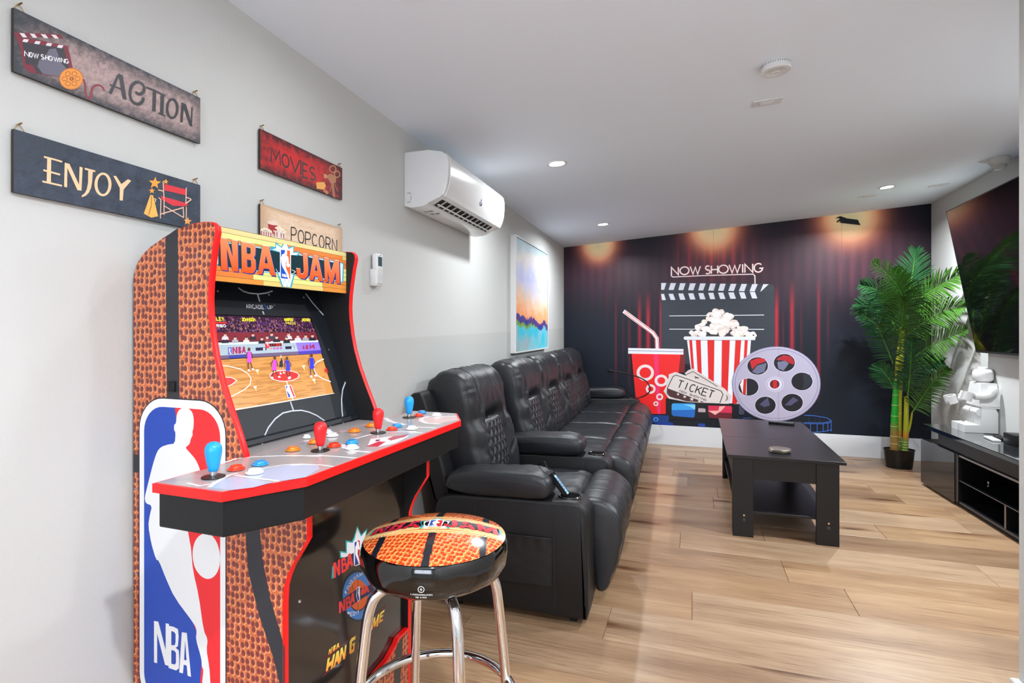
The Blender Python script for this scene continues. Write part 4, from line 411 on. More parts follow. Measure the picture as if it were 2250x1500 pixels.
  ('p', '#9c5228', 0, [[8657,18203,-2,-12,-4,-13,-7,-13,-9,-13,-10,-11,-12,-9,-13,-6,-12,-4,-12,-2,-10,2,-9,5,-7,7,-4,9,-1,11,1,12,4,13,7,13,9,12,10,11,12,10,12,6,13,5,12,1,10,-2,9,-4,7,-7,4,-10],[8645,18198,-1,-9,-3,-11,-5,-10,-8,-9,-8,-9,-10,-7,-10,-6,-10,-3,-9,-1,-9,1,-7,4,-5,5,-3,7,-1,9,1,10,3,10,5,10,7,9,9,9,9,7,10,6,10,3,10,1,8,-1,8,-3,5,-6,3,-7]]), 
  ('p', '#9c5228', 0, [[8591,18069,-1,-12,-4,-13,-7,-13,-9,-12,-11,-11,-11,-9,-13,-6,-12,-4,-12,-1,-10,1,-9,5,-6,7,-5,10,-1,11,1,12,5,13,6,12,9,13,10,10,12,9,12,7,13,4,11,1,11,-1,9,-5,7,-7,4,-10],[8580,18065,-1,-10,-4,-10,-5,-10,-7,-10,-8,-8,-10,-7,-10,-6,-10,-3,-9,-1,-8,2,-7,3,-6,6,-3,7,-1,8,1,10,3,10,6,10,7,9,8,9,9,7,10,5,10,4,10,1,8,-2,7,-3,5,-6,4,-7]]), 
  ('p', '#9c5228', 0, [[8462,18014,-2,-13,-4,-12,-6,-13,-9,-12,-10,-11,-12,-8,-12,-7,-12,-4,-11,-1,-11,2,-8,5,-7,7,-4,9,-1,11,1,12,4,13,7,12,8,12,11,11,11,9,12,6,12,4,12,1,10,-1,9,-5,6,-7,4,-9],[8451,18009,-1,-9,-4,-10,-5,-10,-7,-10,-8,-8,-9,-7,-10,-5,-9,-3,-10,-1,-8,1,-7,4,-5,5,-3,7,-1,9,1,9,3,10,5,10,7,9,8,9,10,7,9,5,10,3,9,1,8,-1,7,-4,5,-5,4,-7]]), 
  ('p', '#9c5228', 0, [[8398,18090,-1,-12,-4,-13,-7,-13,-8,-12,-11,-10,-11,-9,-12,-7,-12,-4,-11,-1,-10,2,-9,5,-6,7,-4,9,-1,11,1,12,4,12,6,13,9,12,10,11,11,8,12,7,12,4,11,1,11,-1,8,-5,7,-7,4,-9],[8387,18085,-1,-9,-3,-10,-5,-10,-7,-10,-8,-8,-9,-7,-10,-5,-9,-3,-10,-1,-8,1,-6,3,-6,6,-3,7,-1,8,1,10,3,10,6,9,6,10,8,8,10,7,9,5,10,4,9,1,8,-1,7,-4,5,-5,3,-7]]), 
  ('p', '#9c5228', 0, [[8462,18222,-2,-12,-4,-13,-6,-13,-9,-12,-10,-11,-12,-9,-12,-7,-12,-4,-11,-1,-11,2,-8,4,-7,7,-4,9,-1,11,1,12,4,13,7,13,8,12,11,11,11,9,12,6,12,5,12,1,10,-2,9,-4,6,-7,4,-9],[8451,18217,-1,-10,-4,-10,-5,-10,-7,-9,-8,-9,-9,-7,-10,-5,-9,-3,-10,-1,-8,1,-7,3,-5,5,-3,7,-1,9,1,9,3,10,5,10,7,10,8,8,10,7,9,6,10,3,9,1,8,-1,7,-3,5,-5,4,-8]]), 
  ('p', '#9c5228', 0, [[8591,18280,-1,-13,-4,-13,-7,-13,-9,-12,-11,-11,-11,-9,-13,-7,-12,-4,-12,-1,-10,1,-9,5,-6,7,-5,9,-1,11,1,12,5,13,6,13,9,12,10,11,12,9,12,7,13,5,11,1,11,-2,9,-4,7,-7,4,-9],[8580,18275,-1,-10,-4,-10,-5,-10,-7,-10,-8,-9,-10,-7,-10,-5,-10,-4,-9,-1,-8,1,-7,4,-6,5,-3,7,-1,9,1,9,3,11,6,10,7,9,8,9,9,7,10,6,10,3,10,1,8,-1,7,-3,5,-6,4,-7]]), 
  ('p', '#6a3020', 0, [[8521,18144,-1,-10,-3,-9,-5,-10,-7,-9,-7,-8,-9,-6,-9,-5,-9,-3,-8,-1,-8,1,-6,4,-5,5,-3,7,-1,8,1,9,3,10,5,9,6,9,8,8,8,7,9,5,9,3,9,0,7,-1,7,-3,5,-5,3,-7],[8502,18135,0,-5,-2,-5,-3,-5,-3,-5,-4,-4,-5,-4,-5,-3,-5,-1,-4,-1,-5,1,-3,2,-3,3,-1,4,-1,4,1,5,1,5,3,6,3,4,5,5,4,3,5,3,5,2,5,0,4,-1,3,-1,3,-3,2,-4]]), 
  ('s', '#8a3a44', 440, [[8723,18222,25,-58,15,-83,0,-89,18,-82,32,-51,35,-6,32,57,13,86,6,73,28,72,49,55,60,34,60,9,51,-19,31,-65]]), ('s', '#efedf0', 160, [[7601,18188,0,96,75,-74,0,94]]), ('s', '#efedf0', 160, [[7713,18314,8,-1,6,-6,5,-11,3,-15,0,-16,-3,-16,-5,-14,-6,-10,-8,-5,-7,1,-7,6,-5,11,-2,15,0,16,2,16,5,14,7,10,7,5]]), ('s', '#efedf0', 160, [[7756,18325,24,-86,21,89,20,-77,25,99]]), 
  ('s', '#efedf0', 170, [[7940,18367,-9,3,-11,0,-11,-6,-8,-9,-5,-10,0,-11,5,-8,9,-4,10,1,0,0,12,1,10,-3,5,-8,0,-9,-5,-10,-9,-9,-12,-6,-12,-1,-9,3]]), ('s', '#efedf0', 170, [[7976,18385,0,-90]]), ('s', '#efedf0', 170, [[8027,18398,0,-89]]), ('s', '#efedf0', 170, [[7976,18340,51,14]]), 
  ('s', '#efedf0', 170, [[8070,18410,11,0,9,-5,7,-9,4,-14,0,-15,-4,-15,-7,-14,-9,-11,-11,-5,-11,-1,-9,5,-7,10,-4,14,0,15,4,16,7,13,9,11,11,5]]), ('s', '#efedf0', 170, [[8129,18426,27,-80,23,85,23,-72,27,94]]), ('s', '#efedf0', 170, [[8246,18458,0,-86]]), ('s', '#efedf0', 170, [[8276,18380,0,86,59,-69,0,85]]), 
  ('s', '#efedf0', 170, [[8403,18488,-9,6,-11,0,-12,-4,-10,-10,-8,-12,-4,-15,-1,-15,3,-14,7,-9,10,-6,11,1,12,5,10,10,7,14,4,15,1,3,-26,-8]]), ('p', '#3a3c40', 0, [[9482,18670,61,42,-199,-561,-73,5]]), ('p', '#3a3c40', 0, [[9499,18688,102,14,100,-538,-93,-21]]), ('s', '#3a3c40', 370, [[9292,18351,309,12]]), 
  ('s', '#3a3c40', 690, [[9915,18436,69,-15,82,34,66,86,14,101,-52,66,-87,7,-85,-42,-82,-91,-50,-129,-13,-134,31,-106,73,-51,96,10,84,62,47,78,16,79]]), ('s', '#3a3c40', 490, [[10196,18668,230,19,290,-17]]), ('p', '#3a3c40', 0, [[10372,18675,89,15,-20,-522,-88,-16]]), ('p', '#3a3c40', 0, [[10583,18684,100,18,-26,-525,-94,-13]]), ('s', '#3a3c40', 360, [[10513,18168,195,0]]), 
  ('p', '#3a3c40', 0, [[11099,18503,-5,-63,-14,-63,-23,-60,-30,-55,-35,-45,-39,-35,-42,-22,-41,-8,-38,6,-35,19,-29,31,-21,43,-14,51,-4,58,4,61,14,62,21,59,29,54,35,46,38,35,41,24,42,9,39,-4,35,-18,30,-31,23,-43,14,-52],[11023,18474,-3,-48,-8,-48,-13,-45,-18,-40,-21,-33,-24,-25,-25,-14,-24,-4,-24,7,-21,17,-17,26,-13,35,-8,41,-3,45,3,47,8,47,13,45,17,40,21,33,24,25,24,15,25,5,24,-6,21,-17,18,-26,13,-35,8,-41]]), 
  ('p', '#3a3c40', 0, [[11188,18696,80,8,-55,-525,-66,-8]]), ('p', '#3a3c40', 0, [[11194,18703,124,-3,210,-517,-91,-3]]), ('s', '#3a3c40', 390, [[11508,18690,-20,-504]]), ],
 'sign_enjoy': [
  ('p', '#f0c49a', 0, [[8010,16297,75,4,-7,-488,-79,-13]]), ('s', '#f0c49a', 370, [[7949,16303,201,4,144,-5]]), ('s', '#f0c49a', 370, [[7937,16029,318,-7]]), ('s', '#f0c49a', 370, [[7920,15795,371,4]]), ('p', '#f0c49a', 0, [[8344,16292,54,6,-7,-509,-59,1]]), ('p', '#f0c49a', 0, [[8348,16300,90,0,251,-508,-89,-10]]), ('p', '#f0c49a', 0, [[8644,16300,64,-1,-25,-505,-53,60]]), 
  ('s', '#f0c49a', 400, [[8752,16287,224,3]]), ('p', '#f0c49a', 0, [[8825,16276,98,-7,-16,-236,-23,-136,-45,-111,-68,-85,-80,-51,-4,35,65,67,42,93,27,146]]), 
  ('p', '#f0c49a', 0, [[9342,16093,-5,-61,-15,-61,-23,-56,-31,-50,-37,-41,-41,-29,-43,-17,-42,-3,-40,10,-36,23,-30,35,-22,44,-14,52,-5,57,5,60,14,59,22,56,30,49,36,41,40,31,42,18,43,5,41,-8,37,-22,31,-35,23,-45,15,-53],[9271,16075,-3,-49,-9,-49,-15,-45,-20,-39,-23,-32,-26,-22,-28,-12,-27,-1,-26,10,-23,20,-19,30,-14,37,-9,43,-3,47,3,49,9,48,14,44,19,40,23,31,26,23,27,13,28,2,26,-9,23,-20,20,-29,15,-38,9,-44]]), 
  ('p', '#f0c49a', 0, [[9382,16302,70,8,121,-152,161,157,79,-16,-185,-250,-22,-266,-74,-10,4,285]]), ('p', '#f0a040', 0, [[10444,16563,31,-99,122,15,-104,-87,21,-105,-95,47,-107,-78,44,114,-86,54,120,25]]), ('p', '#f0a040', 0, [[10737,16589,15,-46,58,7,-49,-41,9,-48,-45,21,-51,-37,21,53,-41,26,57,12]]), 
  ('p', '#f0a040', 0, [[10348,16272,21,-48,63,13,-49,-48,17,-51,-52,20,-52,-44,17,58,-48,24,61,17]]), ('p', '#f0a040', 0, [[11388,15752,24,-74,96,7,-81,-60,16,-77,-74,38,-84,-53,34,81,-67,44,94,13]]), ('p', '#f5b458', 0, [[10304,16080,73,6,136,-489,-185,-70,-196,61]]), ('s', '#a04a20', 180, [[10340,16067,-12,-249,-72,-238]]), ('s', '#f8cfa0', 180, [[10402,16013,54,-10,-30,-74]]), 
  ('p', '#d8323e', 0, [[10677,16443,655,23,-14,-159,-628,-21]]), ('p', '#d8323e', 0, [[10589,16124,785,-20,-28,-79,-408,-76,-324,90]]), ('s', '#f0c0a4', 250, [[10652,16505,25,-429]]), ('s', '#f0c0a4', 260, [[11332,16514,-14,-435]]), ('s', '#f0c0a4', 250, [[10513,16254,164,6]]), ('s', '#f0c0a4', 260, [[11318,16259,156,-13]]), ('s', '#f0c0a4', 250, [[10589,16033,-13,-480]]), 
  ('s', '#f0c0a4', 250, [[10677,16054,0,-390]]), ('s', '#f0c0a4', 260, [[11332,16010,-8,-432]]), ('s', '#f0c0a4', 260, [[11235,15990,14,-283]]), ('s', '#f0c0a4', 250, [[10677,15893,572,-186]]), ('s', '#f0c0a4', 260, [[11235,15966,-646,-297]]), ('s', '#f0c0a4', 250, [[10526,16064,63,-31]]), ('s', '#f0c0a4', 270, [[11488,16237,-156,-131]]), ],
 'sign_movies': [
  ('s', '#3a2f30', 590, [[14479,18103,44,478,176,-328,181,336,45,-469]]), ('s', '#3a2f30', 610, [[15162,18546,57,-13,51,-36,38,-54,20,-66,0,-70,-20,-66,-38,-54,-51,-35,-57,-12,-57,13,-50,35,-37,54,-19,67,0,71,19,66,37,54,50,34,57,12]]), ('s', '#3a2f30', 620, [[15388,18561,246,-453,252,485]]), ('s', '#3a2f30', 630, [[15934,18593,0,-497]]), 
  ('s', '#3a2f30', 650, [[16304,18523,-266,15,0,-498,266,30]]), ('s', '#3a2f30', 640, [[16038,18289,226,6]]), ('s', '#3a2f30', 660, [[16680,18483,-50,30,-61,11,-61,-12,-48,-32,-26,-46,0,-52,27,-45,49,-30,61,-9,0,0,67,-8,54,-26,31,-39,1,-45,-30,-42,-53,-33,-67,-15,-67,5,-54,24]]), 
  ('p', '#b5754a', 0, [[18000,18868,-6,-34,-18,-37,-28,-36,-37,-33,-44,-30,-50,-25,-51,-18,-52,-10,-48,-2,-43,5,-37,14,-27,20,-16,26,-6,31,6,34,16,35,27,36,37,33,43,30,48,25,52,18,51,11,50,4,44,-5,37,-13,28,-21,18,-26],[17926,18848,-4,-25,-12,-25,-19,-25,-26,-24,-30,-21,-34,-17,-35,-12,-35,-7,-34,-2,-30,4,-25,10,-18,14,-12,19,-4,22,4,24,12,25,18,25,25,23,30,21,34,17,35,13,35,7,34,2,30,-3,26,-10,19,-14,12,-19]]), 
  ('p', '#b5754a', 0, [[18246,18738,-5,-33,-16,-34,-25,-34,-33,-31,-40,-27,-44,-23,-46,-15,-46,-9,-44,-1,-39,6,-32,14,-25,20,-15,25,-5,29,5,33,15,33,25,33,32,32,39,27,44,22,46,17,46,9,44,2,40,-6,33,-13,25,-20,16,-26],[18171,18718,-3,-23,-10,-23,-16,-23,-22,-21,-25,-18,-29,-15,-29,-10,-30,-6,-28,0,-25,5,-21,9,-16,14,-10,18,-3,20,3,23,10,22,16,23,21,21,25,18,28,15,30,11,29,6,29,0,25,-4,22,-10,16,-14,10,-18]]), 
  ('p', '#a86a44', 0, [[17375,18459,283,141,327,-42,-37,-229,-290,-117,-213,159]]), ('p', '#c08858', 0, [[17203,18476,172,26,56,-134,-194,-43]]), ('p', '#a05c3c', 0, [[17658,18255,180,24,73,-527,-145,10]]), ('s', '#a86a44', 350, [[17875,18267,221,-252]]), ('s', '#a86a44', 350, [[17694,18221,-107,-285]]), ('p', '#e2a046', 0, [[16766,18048,471,133,104,-113,-104,-166,-438,-74]]), 
  ('p', '#b8683a', 0, [[17237,17936,293,-57,-120,-122,-242,78]]), ],
 'sign_popcorn': [
  ('s', '#2c2624', 460, [[15445,15756,0,444,130,10,14,1,42,-6,36,-23,24,-37,8,-45,-8,-46,-24,-41,-36,-30,-42,-15,-144,-17]]), ('s', '#2c2624', 480, [[15947,16180,51,-14,46,-39,35,-60,18,-72,0,-76,-18,-71,-35,-57,-46,-36,-51,-11,-52,16,-45,39,-34,59,-17,72,0,75,17,70,34,57,45,37,52,11]]), 
  ('s', '#2c2624', 480, [[16179,15729,0,441,147,5,15,1,48,-8,40,-25,27,-38,10,-45,-10,-47,-27,-40,-40,-29,-48,-11,-162,-10]]), ('s', '#2c2624', 500, [[16802,16103,-40,40,-48,21,-49,-2,-45,-25,-36,-46,-24,-62,-8,-71,8,-71,24,-62,36,-45,45,-23,49,-1,48,23,40,41]]), 
  ('s', '#2c2624', 500, [[17090,16184,50,-14,44,-40,33,-60,18,-73,0,-77,-18,-72,-33,-59,-44,-38,-50,-14,-50,14,-43,39,-32,60,-17,74,0,78,17,73,32,59,43,38,50,12]]), ('s', '#2c2624', 510, [[17341,15730,0,446,140,2,14,0,45,-9,39,-25,26,-37,9,-45,-9,-45,-26,-38,-39,-27,-45,-11,-154,-6]]), ('s', '#2c2624', 510, [[17481,15941,141,-193]]), ('s', '#2c2624', 520, [[17730,15741,0,433,292,-437,0,439]]), 
  ('s', '#d8c0a8', 180, [[14620,16220,90,296,123,73,125,-80]]), ('p', '#a8242a', 0, [[14335,16159,444,-2,-37,-287,-148,-43,-208,75]]), ('p', '#e8d0c0', 0, [[14335,16185,259,86,185,-58,16,-72,-253,-28,-207,10]]), ('p', '#e6dcd2', 0, [[14010,15856,532,18,-27,-133,-431,-70]]), ('p', '#e6dcd2', 0, [[14583,15955,579,5,-56,-200,-433,-49]]), ('p', '#b02a30', 0, [[14044,15844,45,0,-5,-155,-30,6]]), 
  ('p', '#b02a30', 0, [[14143,15843,46,0,-5,-156,-31,6]]), ('p', '#b02a30', 0, [[14244,15849,45,0,-5,-157,-30,6]]), ('p', '#b02a30', 0, [[14345,15855,46,1,-5,-158,-30,6]]), ('p', '#b02a30', 0, [[14448,15858,47,1,-5,-159,-32,6]]), ('p', '#b02a30', 0, [[14620,15924,48,1,-6,-161,-31,6]]), ('p', '#b02a30', 0, [[14726,15924,48,0,-5,-161,-32,6]]), ('p', '#b02a30', 0, [[14925,15920,49,1,-5,-164,-33,7]]), 
  ('p', '#b02a30', 0, [[15046,15921,49,1,-5,-164,-33,6]]), ('p', '#f2e2cc', 0, [[14143,15897,-1,-9,-4,-8,-8,-8,-9,-7,-11,-7,-13,-4,-13,-4,-13,-1,-13,1,-11,2,-10,4,-7,6,-4,6,-2,8,2,8,4,9,7,8,10,7,11,6,13,5,13,3,13,2,13,-1,11,-2,9,-4,8,-6,4,-7]]), 
  ('p', '#f2e2cc', 0, [[14244,15940,-2,-9,-4,-8,-7,-8,-10,-8,-11,-6,-13,-5,-13,-3,-14,-2,-13,1,-11,2,-9,4,-8,6,-4,7,-1,7,1,9,4,8,8,8,9,8,11,6,13,5,14,3,13,2,13,-1,11,-2,10,-4,7,-6,4,-7]]), ('p', '#f2e2cc', 0, [[14345,15943,-1,-9,-5,-8,-7,-8,-10,-8,-11,-6,-13,-5,-14,-3,-13,-2,-13,1,-12,2,-9,4,-7,6,-5,7,-1,8,1,8,5,8,7,8,9,8,12,6,13,5,13,3,14,2,13,-1,11,-2,10,-4,7,-5,5,-7]]), 
  ('p', '#f2e2cc', 0, [[14448,15931,-1,-8,-5,-9,-7,-8,-10,-7,-12,-7,-13,-5,-14,-3,-13,-1,-13,0,-12,3,-10,4,-7,5,-4,7,-2,8,2,8,4,9,7,8,10,8,12,6,13,5,13,3,14,2,13,-1,12,-2,10,-4,7,-6,5,-7]]), ('p', '#f2e2cc', 0, [[14526,15901,-2,-9,-4,-8,-8,-9,-10,-7,-11,-6,-14,-5,-13,-4,-14,-1,-13,0,-12,3,-10,4,-7,6,-5,7,-1,7,1,9,5,8,7,9,10,7,12,6,13,5,14,4,13,1,14,0,11,-3,10,-4,8,-5,4,-7]]), 
  ('p', '#f2e2cc', 0, [[14790,16065,-1,-8,-5,-9,-8,-9,-10,-7,-12,-7,-14,-5,-14,-3,-14,-2,-14,0,-12,3,-10,4,-7,6,-5,7,-2,8,2,8,5,9,7,8,10,8,12,6,14,6,14,3,14,2,14,-1,12,-2,10,-4,8,-6,5,-7]]), ('p', '#f2e2cc', 0, [[14898,16114,-2,-8,-4,-9,-8,-9,-11,-7,-12,-7,-14,-5,-14,-4,-14,-1,-14,0,-12,2,-10,4,-8,6,-5,7,-1,8,1,9,5,9,8,8,10,8,12,6,14,6,14,3,14,2,14,-1,12,-2,11,-4,8,-6,4,-7]]), 
  ('p', '#f2e2cc', 0, [[14991,16082,-2,-9,-5,-9,-8,-8,-10,-8,-13,-7,-13,-5,-15,-3,-14,-2,-14,0,-12,3,-11,4,-8,6,-4,7,-2,8,2,8,4,9,8,9,11,7,12,7,14,5,14,4,15,2,13,-1,13,-2,10,-4,8,-6,5,-7]]), ('p', '#f2e2cc', 0, [[15090,16050,-2,-9,-5,-9,-8,-8,-10,-8,-13,-7,-14,-5,-14,-3,-15,-2,-14,0,-12,3,-11,4,-8,6,-5,7,-1,8,1,9,5,8,8,9,11,8,12,6,14,6,15,3,14,2,14,-1,13,-2,10,-4,8,-6,5,-7]]), 
  ('p', '#f2e2cc', 0, [[15173,16000,-2,-9,-4,-9,-8,-9,-11,-7,-13,-7,-14,-5,-15,-4,-14,-1,-14,0,-13,3,-11,4,-7,6,-5,7,-2,8,2,9,5,8,7,9,11,8,13,6,14,6,14,3,15,2,14,-1,13,-2,11,-4,8,-6,4,-7]]), ('p', '#f2e2cc', 0, [[14871,16023,-2,-8,-5,-9,-7,-9,-11,-7,-12,-7,-13,-5,-15,-3,-14,-2,-14,0,-12,3,-10,4,-8,6,-4,7,-2,8,2,8,4,9,8,8,10,8,12,7,14,5,14,3,15,2,13,0,12,-3,11,-4,7,-6,5,-7]]), 
  ('p', '#f2e2cc', 0, [[14991,16006,-2,-8,-5,-9,-8,-9,-10,-7,-13,-7,-13,-5,-15,-4,-14,-1,-14,0,-12,3,-11,4,-8,6,-4,7,-2,8,2,8,4,9,8,9,11,7,12,7,14,5,14,4,15,1,13,0,13,-2,10,-5,8,-5,5,-8]]), ],
 'deck': [
  ('p', '#a8b2cc', 0, [[4618,-1891,-267,467,85,209,963,-37,-87,-389,-244,-273,-409,6]]), ('p', '#a8b2cc', 0, [[4617,-1114,-72,508,118,372,270,199,394,57,204,-192,192,-618,-255,-371]]), ('s', '#e4e2e6', 930, [[3337,-452,-49,346,188,238,519,304,403,145,414,100]]), ('s', '#e4e2e6', 810, [[4569,-1909,-193,356,-146,373,43,165]]), ('s', '#e4e2e6', 580, [[3968,-1834,361,-66,91,162]]), 
  ('s', '#e4e2e6', 770, [[4352,-1136,509,-33,574,-2]]), ('s', '#e4e2e6', 620, [[4489,-1013,-2,467,147,344,282,187,432,70]]), ('s', '#e4e2e6', 800, [[4235,486,507,245,420,63,536,19]]), ('s', '#e4e2e6', 620, [[4820,-169,204,151,350,87,331,-33]]), ('s', '#e4e2e6', 1050, [[4531,1909,266,-321,395,-204,469,7]]), ('s', '#e4e2e6', 920, [[4404,2540,42,630,234,479,450,162,525,29]]), 
  ('s', '#e4e2e6', 1560, [[3290,5648,503,-515,383,-223,386,-145]]), ('s', '#e4e2e6', 1130, [[4866,4495,751,123]]), ('p', '#d4b4b0', 0, [[4508,5907,-10,359,843,304,306,-515,-221,-743,-404,-65,-339,291]]), ('s', '#e4e2e6', 1400, [[5303,6649,-847,-305,-41,-381,230,-439,367,-313,462,7]]), ('p', '#e8e0e4', 0, [[5211,1942,-428,735,607,833,153,-259,119,-826,-190,-543]]), 
  ('p', '#b03048', 0, [[5200,1886,-42,579,185,67,141,-595]]), ('p', '#3a3a4a', 0, [[4973,2628,73,84,103,-194,-75,-60]]), ('p', '#b03048', 0, [[5184,2821,-38,349,253,369,76,-349,-87,-528]]), ('p', '#8c98c0', 0, [[3457,1686,27,348,106,-111,-62,-288]]), ('p', '#c8a0a0', 0, [[3430,3199,77,302,132,-159,-79,-256]]), ('p', '#c8a0a0', 0, [[3385,4157,68,334,116,-146,-51,-291]]), ],
}
JOY=[(0.4085, -0.139), (0.4493, 0.1128), (0.4526, 0.3409), (0.3988, 0.5934)]
BTN=[(0.4046, -0.0825, 'r'), (0.4199, -0.036, 'b'), (0.4602, -0.0911, 'w'), (0.4505, 0.1598, 'r'), (0.4687, 0.2044, 'b'), (0.5049, 0.1548, 'w'), (0.4638, 0.3914, 'r'), (0.45, 0.4383, 'b'), (0.5096, 0.4198, 'w'), (0.415, 0.6267, 'r'), (0.3944, 0.6827, 'b'), (0.462, 0.6566, 'w'), (0.3882, 0.0936, 'o'), (0.3791, 0.1773, 'o'), (0.3826, 0.334, 'o'), (0.3777, 0.4194, 'o'), (0.3648, 0.2627, 'w'), (0.3189, 0.2204, 's'), (0.321, 0.2942, 'w')]

# ------------------------------------------------------------------ room shell
def struct(name, bm, m, parent=None):
    o = obj(name, bm, m, parent)
    if parent is None: o['kind'] = 'structure'
    return o
CX = (2.374, 6.203)                                   # back right corner
bk = Vector((CX[0] + 1.244, CX[1] - 6.317)).normalized()
RWX = lambda y: 2.303 + (y - 4.876) * (2.374 - 2.303) / (6.203 - 4.876)
YF = -2.6
# left wall: two coats of paint that meet in a faint line
mw = mat('wall_paint_two_tone', '#c5c5c3', .8, spec=.2, bump=.3, bscale=110)
nt = mw.node_tree; N = nt.nodes; L = nt.links
sx = N.new('ShaderNodeSeparateXYZ'); L.new([n for n in N if n.type == 'TEX_COORD'][0].outputs['Object'], sx.inputs[0])
ml_ = N.new('ShaderNodeMath'); ml_.operation = 'MULTIPLY_ADD'; ml_.inputs[1].default_value = -.0121; L.new(sx.outputs['Y'], ml_.inputs[0]); L.new(sx.outputs['Z'], ml_.inputs[2])
rp = N.new('ShaderNodeValToRGB'); L.new(ml_.outputs[0], rp.inputs['Fac']); E = rp.color_ramp.elements
E[0].position = 1.2045 / 2; E[1].position = 1.2065 / 2; E[0].color = lin('#bdbdbb') + (1,); E[1].color = lin('#c5c5c3') + (1,)
hv = N.new('ShaderNodeMath'); hv.operation = 'MULTIPLY'; hv.inputs[1].default_value = .5; L.new(ml_.outputs[0], hv.inputs[0]); L.new(hv.outputs[0], rp.inputs['Fac'])
gt = N.new('ShaderNodeMapRange'); gt.inputs['From Min'].default_value = 1.5; gt.inputs['From Max'].default_value = 2.2; L.new(sx.outputs['Y'], gt.inputs['Value'])
mz = N.new('ShaderNodeMix'); mz.data_type = 'RGBA'; L.new(gt.outputs[0], mz.inputs['Factor']); mz.inputs['A'].default_value = lin('#c5c5c3') + (1,); L.new(rp.outputs[0], mz.inputs['B'])
L.new(mz.outputs['Result'], N['Principled BSDF'].inputs['Base Color'])
bm = new(); box(bm, -1.36, -1.244, YF, 6.4, -.1, 2.233); struct('wall_left', bm, mw)
bm = new()
P = [(-1.36, 6.3205), (CX[0] + .12, CX[1] - .0038), (CX[0] + .12, CX[1] + .13), (-1.36, 6.45)]
lo = [bm.verts.new((x, y, -.1)) for x, y in P]; hi = [bm.verts.new((x, y, ceil_z(x))) for x, y in P]
bm.faces.new(lo[::-1]); bm.faces.new(hi)
for i in range(4): bm.faces.new((lo[i], lo[(i+1) % 4], hi[(i+1) % 4], hi[i]))
wall_back = struct('wall_back', bm, M_WALL)
def wall_prism(name, P, m=M_WALL):
    bm = new(); lo = [bm.verts.new((x, y, -.1)) for x, y in P]; hi = [bm.verts.new((x, y, ceil_z(x))) for x, y in P]
    bm.faces.new(lo[::-1]); bm.faces.new(hi); n = len(P)
    for i in range(n): bm.faces.new((lo[i], lo[(i+1) % n], hi[(i+1) % n], hi[i]))
    return struct(name, bm, m)
wall_prism('wall_right', [(RWX(2.06), 2.06), (RWX(6.21), 6.21), (RWX(6.21) + .12, 6.21), (RWX(2.06) + .12, 2.06)])
wall_prism('wall_right_near', [(1.021, YF), (1.021, 2.065), (2.28, 2.065), (2.28, 1.95), (1.14, 1.95), (1.14, YF)])
wall_prism('wall_front', [(-1.36, YF - .12), (1.14, YF - .12), (1.14, YF), (-1.36, YF)])
bm = new()
v = [bm.verts.new((x, y, ceil_z(x) + d)) for d in (0, .1) for x, y in ((-1.36, YF - .12), (2.55, YF - .12), (2.55, 6.45), (-1.36, 6.45))]
for q in ((3, 2, 1, 0), (4, 5, 6, 7), (0, 1, 5, 4), (1, 2, 6, 5), (2, 3, 7, 6), (3, 0, 4, 7)): bm.faces.new([v[i] for i in q])
ceiling = struct('ceiling', bm, M_CEIL)
# floor: sub-floor plus one object per oak plank
bm = new(); box(bm, -1.36, 2.5, YF - .12, 6.45, -.12, -.006); floor = struct('floor', bm, mat('subfloor', '#a88c6c', .8))
mo = bpy.data.materials.new('oak_plank'); mo.use_nodes = True; nt = mo.node_tree; N = nt.nodes; L = nt.links; b = N['Principled BSDF']; b.inputs['Roughness'].default_value = .33
tc = N.new('ShaderNodeTexCoord'); oi = N.new('ShaderNodeObjectInfo')
cb = N.new('ShaderNodeVectorMath'); cb.operation = 'SCALE'; cb.inputs[0].default_value = (13.7, 7.3, 3.1); L.new(oi.outputs['Random'], cb.inputs['Scale'])
ad = N.new('ShaderNodeVectorMath'); ad.operation = 'ADD'; L.new(tc.outputs['Object'], ad.inputs[0]); L.new(cb.outputs[0], ad.inputs[1])
def mapn(sc):
    m_ = N.new('ShaderNodeMapping'); m_.inputs['Scale'].default_value = sc; L.new(ad.outputs[0], m_.inputs['Vector']); return m_.outputs[0]
def noi(v, s, d=4, dis=0.):
    n = N.new('ShaderNodeTexNoise'); n.inputs['Scale'].default_value = s; n.inputs['Detail'].default_value = d; n.inputs['Distortion'].default_value = dis; L.new(v, n.inputs['Vector']); return n.outputs['Fac']
def ramp(f, E_):
    r = N.new('ShaderNodeValToRGB'); L.new(f, r.inputs['Fac']); el = r.color_ramp.elements
    el[0].position, el[0].color = E_[0][0], lin(E_[0][1]) + (1,); el[1].position, el[1].color = E_[-1][0], lin(E_[-1][1]) + (1,)
    for p_, c_ in E_[1:-1]: q = el.new(p_); q.color = lin(c_) + (1,)
    return r.outputs[0]
def mixn(f, a, c_, mode='MIX'):
    x = N.new('ShaderNodeMix'); x.data_type = 'RGBA'; x.blend_type = mode
    if isinstance(f, float): x.inputs['Factor'].default_value = f
    else: L.new(f, x.inputs['Factor'])
    L.new(a, x.inputs['A']); L.new(c_, x.inputs['B']); return x.outputs['Result']
broad = ramp(noi(mapn((.35, 2.6, 1)), 2.2, 5, .6), [(.25, '#886c54'), (.45, '#a2866b'), (.6, '#b2977b'), (.8, '#9b7f64')])
fine = ramp(noi(mapn((1.0, 34, 1)), 5, 6, .3), [(.3, '#a58c74'), (.52, '#ffffff'), (.8, '#e6dacc')])
col = mixn(.55, broad, fine, 'MULTIPLY')
